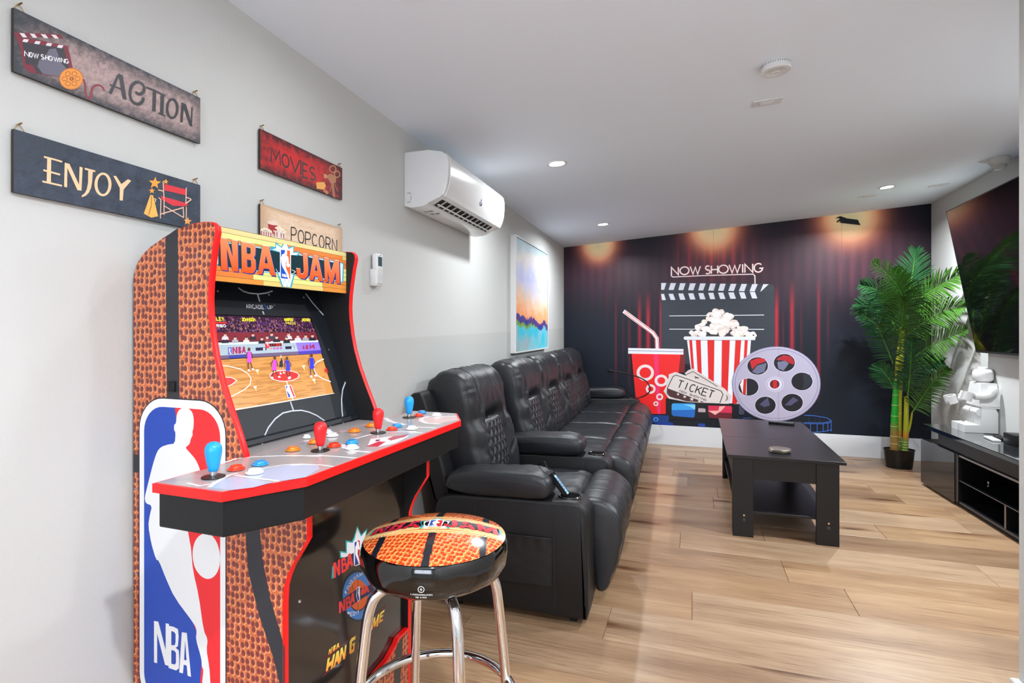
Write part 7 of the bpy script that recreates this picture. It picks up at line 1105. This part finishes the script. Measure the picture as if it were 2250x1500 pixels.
for s_, yc in ((-1, 4.878), (1, 5.114)):
    dz = 0. if s_ < 0 else -.035
    bm = new(); tube(bm, cr([(2.262, yc + .012 * -s_, .838 + dz * .2), (2.252, yc, .822 + dz * .4), (2.225, yc - s_ * -.004, .790 + dz * .6), (2.185, yc, .778 + dz * .8), (2.140, yc, .778 + dz)], 8), [.030] * 12 + [.028] * 12 + [.026] * 9, 20); am_ = obj('arm', bm, M_PLASTER, fg, smooth=60)
    bm = new(); n_ = 18; th = .012
    C0 = Vector((2.085, yc, .780 + dz * 1.6)); vs = []
    M_ = Matrix.Translation(C0) @ Matrix.Rotation(radians(-18 * s_), 4, 'Y')
    rows = []
    for k in range(n_ + 1):
        a = radians(-128 + 256 * k / n_)
        rows.append([bm.verts.new(M_ @ Vector((r_ * cos(a), r_ * sin(a), zz))) for r_, zz in ((.044, -.032), (.044, .032), (.031, .032), (.031, -.032))])
    for A, B in zip(rows, rows[1:]):
        for q in range(4): bm.faces.new((A[q], A[(q+1) % 4], B[(q+1) % 4], B[q]))
    bm.faces.new(rows[0]); bm.faces.new(rows[-1][::-1]); obj('hand', bm, M_PLASTER, am_, smooth=40)
remote('white_handset', (2.135, 4.63, .5017), radians(84), .15, .05, .014, M_WHITE, 'flat white handset lying on the black console beside the figurine', (5, 2), [mat('key_white', '#dcdcdc', .5)])
remote('black_handset', (2.215, 4.70, .5017), radians(80), .15, .045, .014, M_BLACK, 'small black handset lying behind the white one on the console', (6, 2), [mat('key_dark')])
t = thing('set_top_box', (2.20, 4.40, .5017), 'small black box standing on the console at the right picture edge', 'box')
bm = new(); box(bm, 2.15, 2.25, 4.40, 4.53, .5017, .575, .004, 2); obj('box_body', bm, M_BLACK, t, smooth=40)

# ------------------------------------------------------------------ television tilted on the right wall
tv = thing('television', (2.20, 4.3, 1.10), 'very large flat black television tilted forward on the right wall', 'television')
wdv = Vector((.0558, .9984, 0)); up = Vector((2.044 - 2.240, 0, 2.199 - 1.104)).normalized(); ox = wdv.cross(up).normalized()
if ox.x > 0: ox = -ox
TT = Matrix(((wdv.x, up.x, ox.x, 2.240), (wdv.y, up.y, ox.y, 5.080), (wdv.z, up.z, ox.z, 1.104), (0, 0, 0, 1)))   # local: x along wall, y up the panel, z into the room
bm = new(); box(bm, -1.92, 0, 0, 1.112, -.030, -.001, .003, 2, M=TT); obj('tv_case', bm, M_BLACK, tv, smooth=40)
bm = new(); box(bm, -1.914, -.006, .012, 1.106, -.002, .0008, 0, M=TT); obj('tv_screen', bm, mat('tv_glass', '#050506', .05, coat=.5), tv)
bm = new(); box(bm, -1.92, 0, -.006, .006, -.012, .0012, .001, 1, M=TT); obj('lower_bezel', bm, mat('edge_dark'), tv)
bm = new(); box(bm, -1.2, -.7, .3, .8, -.075, -.030, .004, 1, M=TT); obj('wall_bracket', bm, M_BLACKD, tv)
# round ceiling device at the right edge
t = thing('ceiling_camera', (2.17, 4.62, ceil_z(2.17)), 'pale grey dome camera in the corner above the television', 'camera')
bm = new(); lathe(bm, [(0, 0), (.062, 0), (.064, -.012), (.058, -.035), (.045, -.050), (0, -.052)], n=36); obj('camera_base', bm, mat('pale_grey_plastic', '#cfcfca', .45), t, world=False, smooth=40)
bm = new(); lathe(bm, [(.043, -.050), (.042, -.066), (.028, -.082), (0, -.088)], n=32); obj('camera_dome', bm, mat('pale_grey_plastic2', '#b9bab6', .25), t, world=False, smooth=50)
bm = new(); tube(bm, [(-.05, 0, -.03), (-.085, .03, -.012), (-.1, .05, -.002)], .008, 8); obj('camera_cable', bm, mat('pale_grey_plastic'), t, world=False, smooth=50)

# ------------------------------------------------------------------ ceiling devices
def oncl(x, y): return (x, y, ceil_z(x))
CT = Matrix.Rotation(-math.atan(.0702), 4, 'Y')
t = thing('smoke_alarm', oncl(.391, 2.42), 'round white smoke alarm with vent slots on the ceiling', 'smoke alarm')
bm = new(); lathe(bm, [(0, 0), (.052, 0), (.054, -.003), (.054, -.010), (.057, -.011), (.057, -.026), (.054, -.030), (.040, -.031), (.0385, -.030), (0, -.0305)], n=56, M=CT); sb_ = obj('alarm_body', bm, M_WHITE, t, world=False, smooth=35)
for k in range(40):
    a = 2 * pi * k / 40; bm = new(); box(bm, .0535, .0545, -.0011, .0011, -.0095, -.0035, M=CT @ Matrix.Rotation(a, 4, 'Z')); obj('vent_slot', bm, mat('slot_grey', '#6b6b6b', .7), sb_, world=False)
bm = new(); lathe(bm, [(0, -.0335), (.009, -.0330), (.0105, -.0305)], n=24, M=CT @ Matrix.Diagonal((1.5, .8, 1, 1))); obj('test_button', bm, M_WHITE, sb_, world=False, smooth=40)
vl = ['rectangular white slotted ceiling vent below the smoke alarm', 'thin white ceiling vent just beyond the right lamp', 'small white ceiling vent nearest the mural', 'thin white ceiling vent nearest the television wall']
v0 = None
for i, (x, y, rz) in enumerate(((.418, 2.81, -.0), (1.60, 5.42, -.05), (1.80, 6.03, -.03), (2.09, 5.33, .02))):
    if v0 is None:
        t = thing('ceiling_vent', oncl(x, y), vl[i], 'vent', rz=rz, group='small white ceiling vents')
        bm = new(); box(bm, -.064, .064, -.035, .035, -.006, 0, .002, 1, M=CT); obj('vent_frame', bm, M_WHITE, t, world=False)
        bm = new(); box(bm, -.034, .030, -.016, .016, -.0085, -.0055, .001, 1, M=CT); gp = obj('vent_grille', bm, mat('vent_grey', '#d2d2d2', .5), t, world=False)
        for k in range(4):
            bm = new(); box(bm, -.030, .026, -.013 + .0075 * k, -.010 + .0075 * k, -.0096, -.0082, M=CT); obj('slat', bm, M_WHITE, t, world=False)
        v0 = t
    else:
        t = v0.copy(); COL.objects.link(t); t.location = oncl(x, y); t.rotation_euler = (0, 0, rz); t['label'] = vl[i]
        for ch in v0.children:
            c = ch.copy(); COL.objects.link(c); c.parent = t

# ------------------------------------------------------------------ wall air conditioner
aco = thing('air_conditioner', (-1.244, 2.8, 1.85), 'white split air conditioner with open louvre high on the left wall', 'air conditioner')
Y0, Y1 = 2.365, 3.235
bm = new(); prism_y(bm, [(-1.2435, 2.128), (-1.2435, 1.868), (-1.205, 1.858), (-1.150, 1.862), (-1.118, 1.872), (-1.062, 1.903), (-1.040, 1.908), (-1.026, 1.94), (-1.016, 2.00), (-1.014, 2.055), (-1.022, 2.095), (-1.050, 2.115), (-1.116, 2.126)], Y0, Y1, .004)
bd = obj('housing', bm, mat('ac_white', '#dedede', .2, coat=.3), aco, smooth=35)
bm = new(); rows = []
for x, z in [(-1.0385, 1.9045), (-1.024, 1.932), (-1.0135, 1.97), (-1.0095, 2.02), (-1.0095, 2.06), (-1.016, 2.090), (-1.033, 2.108)]:
    rows.append([bm.verts.new((x + a, y_, z + b_)) for a, b_, y_ in ((0, 0, Y0 + .018), (0, 0, Y1 - .004), (-.004, 0, Y1 - .002), (-.004, 0, Y0 + .016))])
for A, B in zip(rows, rows[1:]):
    for q in range(4): bm.faces.new((A[q], A[(q+1) % 4], B[(q+1) % 4], B[q]))
bm.faces.new(rows[0]); bm.faces.new(rows[-1][::-1]); fp = obj('front_panel', bm, mat('ac_white'), aco, smooth=50)
# outlet: dark slot set in the slanted underside, louvre blade and vanes
oa, ob = Vector((-1.1135, 0, 1.8735)), Vector((-1.0655, 0, 1.9005)); od = (ob - oa).normalized(); on = Vector((od.z, 0, -od.x))
def op(t_, y_, n_=0.): p = oa + od * t_ + on * n_; return (p.x, y_, p.z)
LL = (ob - oa).length
bm = new()
q = [op(.004, Y0 + .05, .0006), op(LL - .002, Y0 + .05, .0006), op(LL - .002, Y1 - .07, .0006), op(.004, Y1 - .07, .0006)]
bm.faces.new([bm.verts.new(p) for p in q]); obj('air_outlet', bm, M_BLACKD, aco)
bm = new()
for sgn, n0, n1 in ((0, .0008, .004),):
    P = [op(.016, Y0 + .055, .004), op(.026, Y0 + .055, .006), op(.026, Y1 - .075, .006), op(.016, Y1 - .075, .004)]
    P2 = [tuple(Vector(p) + on * .0022) for p in P]
    a_ = [bm.verts.new(p) for p in P]; b2 = [bm.verts.new(p) for p in P2]; bm.faces.new(a_); bm.faces.new(b2[::-1])
    for i in range(4): bm.faces.new((a_[i], a_[(i+1) % 4], b2[(i+1) % 4], b2[i]))
obj('louvre', bm, M_WHITE, aco)
for k in range(11):
    yv = Y0 + .085 + .0655 * k; bm = new()
    P = [op(.002, yv, .0008), op(LL - .002, yv + .004, .0008), op(LL - .002, yv + .007, .0030), op(.002, yv + .003, .0030)]; P2 = [(a, b_ + .010, c) for a, b_, c in P]
    a_ = [bm.verts.new(p) for p in P]; b2 = [bm.verts.new(p) for p in P2]; bm.faces.new(a_); bm.faces.new(b2[::-1])
    for i in range(4): bm.faces.new((a_[i], a_[(i+1) % 4], b2[(i+1) % 4], b2[i]))
    obj('vane', bm, mat('vane_grey', '#b9bcbe', .4), aco)
bm = new(); P = [op(-.012, Y0 + .03, .002), op(.002, Y0 + .03, .003), op(.002, Y1 - .05, .003), op(-.012, Y1 - .05, .002)]; P2 = [tuple(Vector(p) + on * .003) for p in P]
a_ = [bm.verts.new(p) for p in P]; b2 = [bm.verts.new(p) for p in P2]; bm.faces.new(a_); bm.faces.new(b2[::-1])
for i in range(4): bm.faces.new((a_[i], a_[(i+1) % 4], b2[(i+1) % 4], b2[i]))
obj('lower_flap', bm, mat('ac_white'), aco)
def acfront(y_, z, d): # y to the right seen from the room is +y
    for (xa, za), (xb, zb) in zip([(-1.024, 1.932), (-1.0135, 1.97), (-1.0095, 2.02)], [(-1.0135, 1.97), (-1.0095, 2.02), (-1.0095, 2.06)]):
        if za <= z <= zb: return (xa + (xb - xa) * (z - za) / (zb - za) + d, y_, z)
    return (-1.0095 + d, y_, z)
its = words('TGM', 2.79, 1.952, .045, .016, '#1c2c5c', .0035, .25, slant=.2) + [poly('#1e4c9c', [(2.806, 1.974), (2.822, 1.974), (2.816, 1.990), (2.812, 1.990)])] + words('INVERTER', 3.13, 1.938, .045, .007, '#6c7078', .0014, .3)
artwork('maker_print', its, acfront, M_PRINT, fp, base=.0006)
its = [stroke('#55585c', P, .0022) for P in ([(-1.228, 1.930), (-1.214, 1.930), (-1.207, 1.923)], [(-1.207, 1.915), (-1.207, 1.896)], [(-1.228, 1.885), (-1.214, 1.885), (-1.208, 1.890)])]
artwork('side_print', its, lambda x, z, d: (x, Y0 - d, z), M_PRINT, bd, base=.0004)
its = [poly('#9c9ea0', [(x0, y_), (x0 + .02, y_), (x0 + .02, y_ + .03), (x0, y_ + .03)]) for x0, y_ in ((-1.19, 2.46), (-1.165, 2.46), (-1.185, 2.52), (-1.16, 2.53))]
artwork('warning_labels', its, lambda x, y_, d: (x, y_, 1.8595 + (x + 1.205) * .06 - d), M_PRINT, bd, base=.0016)
# handset and holder on the wall
rw = thing('wall_remote', (-1.244, 2.09, 1.53), 'white air conditioner remote in a white holder on the left wall', 'remote control')
bm = new(); box(bm, -1.2438, -1.2145, 2.055, 2.112, 1.462, 1.535, .004, 2); obj('holder', bm, M_WHITE, rw, smooth=40)
bm = new(); box(bm, -1.236, -1.2105, 2.059, 2.110, 1.468, 1.602, .006, 3); rb_ = obj('remote_body', bm, M_WHITE, rw, smooth=40)
its = [poly('#3c5560', [(2.068, 1.548), (2.101, 1.548), (2.101, 1.588), (2.068, 1.588)]), poly('#1e4c9c', [(2.080, 1.5915), (2.090, 1.5915), (2.085, 1.598)])]
its += [stroke('#8c9094', [(2.0845 + .011 * cos(a * pi / 8), 1.527 + .0075 * sin(a * pi / 8)) for a in range(17)], .0012)]
artwork('remote_display', its, lambda y_, z, d: (-1.2105 + d, y_, z), M_PRINT_GLOSS, rb_, base=.0004)
for i in range(5):
    for j in range(3):
        bm = new(); box(bm, -1.211, -1.2093, 2.067 + .0135 * j, 2.0745 + .0135 * j, 1.474 + .0088 * i, 1.479 + .0088 * i, .0008, 1); obj('key', bm, mat('vane_grey'), rb_)

# ------------------------------------------------------------------ hanging word boards
def board(name, y0_, y1_, z0, z1, colf, art, label, group='hanging word boards'):
    t = thing(name, (-1.244, (y0_ + y1_) / 2, z0), label, 'sign', group=group)
    bm = new(); box(bm, -1.240, -1.2325, y0_, y1_, z0, z1, .0006, 1); b_ = obj('board', bm, mat('board_edge', '#2c211a', .6), t)
    g = grid_print('board_print', 110, 34, lambda u, v: (-1.2321, y0_ + (y1_ - y0_) * u, z0 + (z1 - z0) * v), colf, M_PRINT_WOOD, b_)
    artwork('board_art', decode(art), lambda y_, z, d: (-1.2320 + d, y_, z), M_PRINT, b_, step=.00002, base=.0002)
    for y_, s_ in ((y0_ + .012, 1), (y1_ - .012, 1)):
        bm = new(); tube(bm, [(-1.236, y_ - .010, z1 - .001), (-1.238, y_ - .002, z1 + .012), (-1.238, y_ + .002, z1 + .012), (-1.236, y_ + .010, z1 - .001)], .0010, 6); obj('jute_loop', bm, mat('jute', '#a8895c', .8), t)
        bm = new(); tube(bm, [(-1.2438, y_, z1 + .0125), (-1.229, y_, z1 + .0150)], .0016, 8); obj('nail', bm, mat('nail_brass', '#8c7448', .3, metal=1.), t)
    return t
def c_action(u, v):
    n_ = nz(u * 30, v * 9) * .5 + nz(u * 90, v * 30, 2) * .35; e = max(abs(v - .5) * 2, 0)
    cx_ = .55; k = 1 - max(0., ((e + .25 * n_) - .25) / .75) ** 1.3; l_ = 1 - max(0., (.28 - u + .08 * n_) / .28) ** 1.0 if u < .3 else 1.
    r_ = 1 - max(0., (u - .93) / .07) * .6
    return mixc(lin('#3f434a'), mixc(lin('#c4aca6'), lin('#8a7278'), .5 + .8 * n_ * .8), max(0., k * max(0., l_) * r_ * 1.1))
def c_enjoy(u, v):
    n_ = nz(u * 16, v * 5, 4) * .6 + nz(u * 70, v * 30, 5) * .3
    c = mixc(lin('#2b303b'), lin('#434d5e'), .5 + .7 * n_)
    return mixc(c, lin('#37404a'), .6) if v > .35 + 2.6 * (u - .0) and u < .2 else c
def c_movies(u, v):
    n_ = nz(u * 22, v * 8, 7) * .6 + nz(u * 90, v * 40, 8) * .5; e = max(abs(v - .5) * 2, abs(u - .42) * 1.75)
    return mixc(lin('#c82a2c'), lin('#4e2428'), max(0., min(1., (e - .42) * 1.7 + n_ * .7 + .12)))
def c_popcorn(u, v):
    n_ = nz(u * 5, v * 14, 9) * .5 + nz(u * 60, v * 30, 3) * .2; e = max(abs(v - .5) * 2, abs(u - .5) * 2)
    return mixc(mixc(lin('#dcb694'), lin('#ecd4bc'), .5 + n_), lin('#9a6a3c'), max(0., (e - .72) * 2.0 + .25 * n_))
board('word_sign', .742, 1.178, 1.781, 1.905, c_action, 'sign_action', 'grey pink hanging sign reading ACTION with a clapperboard, upper left wall')
board('word_sign', .742, 1.178, 1.546, 1.669, c_enjoy, 'sign_enjoy', 'dark slate hanging sign reading ENJOY with a red director chair')
board('word_sign', 1.402, 1.838, 1.777, 1.901, c_movies, 'sign_movies', 'red hanging sign reading MOVIES with a gold film camera')
board('word_sign', 1.402, 1.838, 1.546, 1.668, c_popcorn, 'sign_popcorn', 'cream hanging sign reading POPCORN, partly behind the arcade machine')

# ------------------------------------------------------------------ framed abstract painting
pa = thing('painting', (-1.244, 4.71, 1.09), 'abstract landscape painting of orange sky and turquoise water in white frame', 'painting')
py0, py1, pz0, pz1 = 4.135, 5.295, 1.085, 2.022
for nm, a in dict(l=(py0, py0 + .010, pz0, pz1), r=(py1 - .010, py1, pz0, pz1), b=(py0 + .010, py1 - .010, pz0, pz0 + .012), t=(py0 + .010, py1 - .010, pz1 - .010, pz1)).items():
    bm = new(); box(bm, -1.2438, -1.198, *a, .001, 1); obj('frame_rail', bm, M_WHITE, pa)
bm = new(); box(bm, -1.2438, -1.206, py0 + .010, py1 - .010, pz0 + .012, pz1 - .010); cv = obj('canvas', bm, mat('canvas_edge', '#5a6a70', .7), pa)
def c_paint(u, v):
    n1 = nz(u * 3, v * 3, 1); n2 = nz(u * 9, v * 9, 2); n3 = nz(u * 30, v * 22, 3)
    hor = .335 - .09 * u + .045 * nz(u * 5, 0, 6) + .022 * nz(u * 26, 0, 7)
    if v > hor:
        t = (v - hor) / (1 - hor) + .10 * n1 + .05 * n2
        S_ = [(0, '#f29c66'), (.12, '#f0a878'), (.25, '#e2bca0'), (.38, '#cfc2c4'), (.5, '#b4b8e0'), (.62, '#c2c4dc'), (.78, '#d6d0cc'), (.9, '#a8bfcc'), (1.1, '#7fa8c0')]
        for a, b_ in zip(S_, S_[1:]):
            if t < b_[0] or b_ is S_[-1]: c = mixc(lin(a[1]), lin(b_[1]), (t - a[0]) / (b_[0] - a[0])); break
        return mixc(c, lin('#f0e0d0'), .25 * max(0, n2 + .2))
    if v > hor - .062 - .015 * n2: return mixc(lin('#1c3c9c'), lin('#122c5c'), .5 + n3 * 1.4) if n3 < .28 else lin('#8c2c5c')
    if v > hor - .11 + .05 * u and u < .62: return mixc(lin('#3c8c34'), lin('#8cb04c'), .5 + n3)
    t = (hor - v) / .3
    c = mixc(lin('#28b8d4'), lin('#6cc4cc'), t * .8 + .5 * n2)
    c = mixc(c, lin('#9ca8a4'), max(0, min(1, (1.1 - u * 1.9) * t + n1)))
    return mixc(c, lin('#b0a8d0'), .4 * max(0., n2))
grid_print('canvas_print', 110, 110, lambda u, v: (-1.2055, py0 + .012 + (py1 - py0 - .024) * u, pz0 + .014 + (pz1 - pz0 - .026) * v), c_paint, M_PRINT_WOOD, cv)

# ------------------------------------------------------------------ artificial palm
pl = thing('potted_palm', (1.985, 5.85, 0), 'tall artificial palm with ringed green stems in a black oval pot', 'plant')
bm = new(); lathe(bm, [(0, .001), (.100, .001), (.106, .01), (.122, .160), (.125, .165), (.125, .172), (.119, .172), (.116, .158), (0, .158)], c=(1.985, 5.845, 0), n=48, sy=.72); obj('pot', bm, mat('pot_black', '#0d0d0f', .3), pl, smooth=40)
bm = new(); lathe(bm, [(0, .159), (.115, .159)], c=(1.985, 5.845, 0), n=40, sy=.72); obj('moss', bm, mat('moss_brown', '#4c3c28', .9, bump=1., bscale=80), pl)
def stemmat(name, E_):
    m = mat(name, '#3a9a2c', .35); nt = m.node_tree; N = nt.nodes; L = nt.links
    sx = N.new('ShaderNodeSeparateXYZ'); L.new([n for n in N if n.type == 'TEX_COORD'][0].outputs['Object'], sx.inputs[0])
    r = N.new('ShaderNodeValToRGB'); L.new(sx.outputs['Z'], r.inputs['Fac']); el = r.color_ramp.elements
    el[0].position, el[0].color = E_[0][0], lin(E_[0][1]) + (1,); el[1].position, el[1].color = E_[-1][0], lin(E_[-1][1]) + (1,)
    for p_, c_ in E_[1:-1]: q = el.new(p_); q.color = lin(c_) + (1,)
    L.new(r.outputs[0], N['Principled BSDF'].inputs['Base Color']); return m
S1 = stemmat('stem_green', [(.30, '#8a6c34'), (.36, '#6c7c34'), (.44, '#1f9a28'), (.8, '#2ca030')]); S2 = stemmat('stem_yellow', [(.25, '#5a7c2c'), (.3, '#b87424'), (.36, '#9ca024'), (.9, '#b0ac28')])
RING = mat('stem_ring', '#d8cc8c', .5)
def stem(P, r0, r1, m, rings=()):
    Q = cr(P, 8); n = len(Q); bm = new(); tube(bm, Q, [r0 + (r1 - r0) * i / (n-1) for i in range(n)], 16); s_ = obj('stem', bm, m, pl, smooth=60)
    for z in rings:
        for a, b_ in zip(Q, Q[1:]):
            if a.z <= z < b_.z:
                t = (z - a.z) / (b_.z - a.z); p = a.lerp(b_, t); rr = r0 + (r1 - r0) * (Q.index(a) / (n-1)) + .0014
                bm = new(); tube(bm, [p - Vector((0, 0, .002)), p + Vector((0, 0, .002))], rr, 16); obj('stem_ring', bm, RING, s_, smooth=60); break
stem([(1.949, 5.85, .152), (1.949, 5.85, .404), (1.956, 5.85, .615), (1.963, 5.85, .80)], .0355, .020, S1, (.22, .29, .38, .475, .575, .67, .74))
stem([(1.994, 5.87, .156), (1.996, 5.87, .365), (1.998, 5.87, .617), (2.005, 5.85, .953), (2.021, 5.85, 1.35)], .019, .018, S2, (.20, .24, .28, .5, .58))
stem([(2.025, 5.83, .150), (2.032, 5.83, .283), (2.036, 5.83, .451), (2.039, 5.83, .66)], .026, .018, S2, (.17, .195, .22, .245))
stem([(1.963, 5.85, .742), (1.974, 5.85, .952), (1.992, 5.85, 1.12), (2.01, 5.85, 1.372)], .020, .015, S2, ())
stem([(2.032, 5.83, .283), (2.064, 5.83, .389), (2.080, 5.82, .516)], .014, .006, S2)
LEAF = mat('palm_leaf', '#46722c', .28, var=.25, vscale=14); LEAFD = mat('palm_leaf_dark', '#2c5834', .26, var=.25, vscale=14)
RACH = mat('rachis', '#5a8c30', .4)
def frond(P, LMAX, m, seed, n=27, droop=.22, wid=.0044):
    rg_ = random.Random(seed); Q = cr(P, 12); N_ = len(Q)
    bm = new(); tube(bm, Q, [.0062 * (1 - .8 * i / (N_-1)) for i in range(N_)], 6); fr_ = obj('frond', bm, RACH, pl, smooth=60)
    V, F = [], []
    view = Vector((-.45, -1, .35)).normalized()
    for i in range(n):
        t = .10 + .90 * i / (n-1); f = t * (N_-1); a = int(min(f, N_-2)); p = Q[a].lerp(Q[a+1], f - a); tg = (Q[a+1] - Q[a]).normalized()
        nrm = (view - tg * view.dot(tg)).normalized(); sd_ = tg.cross(nrm).normalized()
        L0 = LMAX * (sin(pi * min(1., .16 + .80 * t)) ** .7) * rg_.uniform(.92, 1.05)
        for s_ in (-1, 1):
            al = radians(58 - 34 * t + rg_.uniform(-5, 5)); d = (tg * cos(al) + sd_ * s_ * sin(al) + nrm * rg_.uniform(.04, .28)).normalized()
            wv_ = d.cross(nrm).normalized(); K = 5; b0 = len(V)
            for k in range(K + 1):
                u = k / K; c = p + d * (L0 * u) + Vector((0, 0, -droop * L0 * u * u)) + nrm * (.03 * u)
                w = wid * (.35 + 1.2 * sin(pi * min(1, u * .9 + .12)) ** .8) * (1 if u < .95 else .12)
                c.y = min(c.y, 6.165); c.x = min(c.x, RWX(c.y) - .03)
                V += [tuple(c - wv_ * w), tuple(c - nrm * w * .45), tuple(c + wv_ * w)]
            for k in range(K):
                q = b0 + 3 * k; F += [(q, q+1, q+4, q+3), (q+1, q+2, q+5, q+4)]
    me = bpy.data.meshes.new('leaflets'); me.from_pydata(V, [], F); me.update(); finish('leaflets', me, m, fr_, smooth=30)
FR_ = [([(2.007, 5.8, 1.288), (1.943, 5.633, 1.53), (1.814, 5.467, 1.693), (1.609, 5.3, 1.85)], .27, 0, 28),
 ([(2.039, 5.85, 1.414), (2.062, 5.833, 1.622), (2.081, 5.817, 1.786), (2.1, 5.8, 1.991)], .26, 1, 26),
 ([(2.029, 5.8, 1.454), (2.107, 5.65, 1.569), (2.183, 5.5, 1.656), (2.257, 5.35, 1.736)], .25, 0, 26),
 ([(1.997, 5.75, 1.206), (2.123, 5.6, 1.359), (2.212, 5.45, 1.441), (2.266, 5.3, 1.457)], .22, 0, 26),
 ([(2.029, 5.8, .956), (2.112, 5.617, 1.109), (2.173, 5.433, 1.192), (2.254, 5.25, 1.28)], .22, 0, 26),
 ([(2.01, 5.85, 1.288), (1.914, 5.8, 1.497), (1.79, 5.75, 1.622), (1.64, 5.7, 1.684)], .25, 1, 26),
 ([(1.986, 5.8, 1.184), (1.907, 5.833, 1.373), (1.807, 5.867, 1.459), (1.679, 5.9, 1.513)], .24, 1, 26),
 ([(1.925, 5.8, .954), (1.838, 5.733, 1.143), (1.746, 5.667, 1.309), (1.59, 5.6, 1.427)], .19, 1, 24),
 ([(1.979, 5.8, 1.08), (1.946, 5.683, 1.227), (1.916, 5.567, 1.368), (1.886, 5.45, 1.542)], .29, 0, 30),
 ([(2.018, 5.75, .663), (2.001, 5.65, .844), (1.972, 5.55, .971), (1.947, 5.45, 1.191)], .25, 1, 28),
 ([(2.075, 5.8, .522), (2.109, 5.7, .66), (2.156, 5.6, .813), (2.229, 5.5, .94)], .19, 0, 24),
 ([(1.96, 5.85, .699), (1.918, 5.867, .802), (1.875, 5.883, .872), (1.836, 5.9, .946)], .16, 1, 18),
 ([(2.021, 5.85, 1.372), (2.01, 5.767, 1.515), (1.953, 5.683, 1.655), (1.876, 5.6, 1.812)], .26, 0, 26),
 ([(2.022, 5.8, .749), (2.069, 5.733, .9), (2.148, 5.667, .967), (2.223, 5.6, .992)], .18, 1, 22)]
for i, (P, L_, dk_, n_) in enumerate(FR_): frond(P, L_ * .98, LEAFD if dk_ else LEAF, 20 + i, n_ + 10)
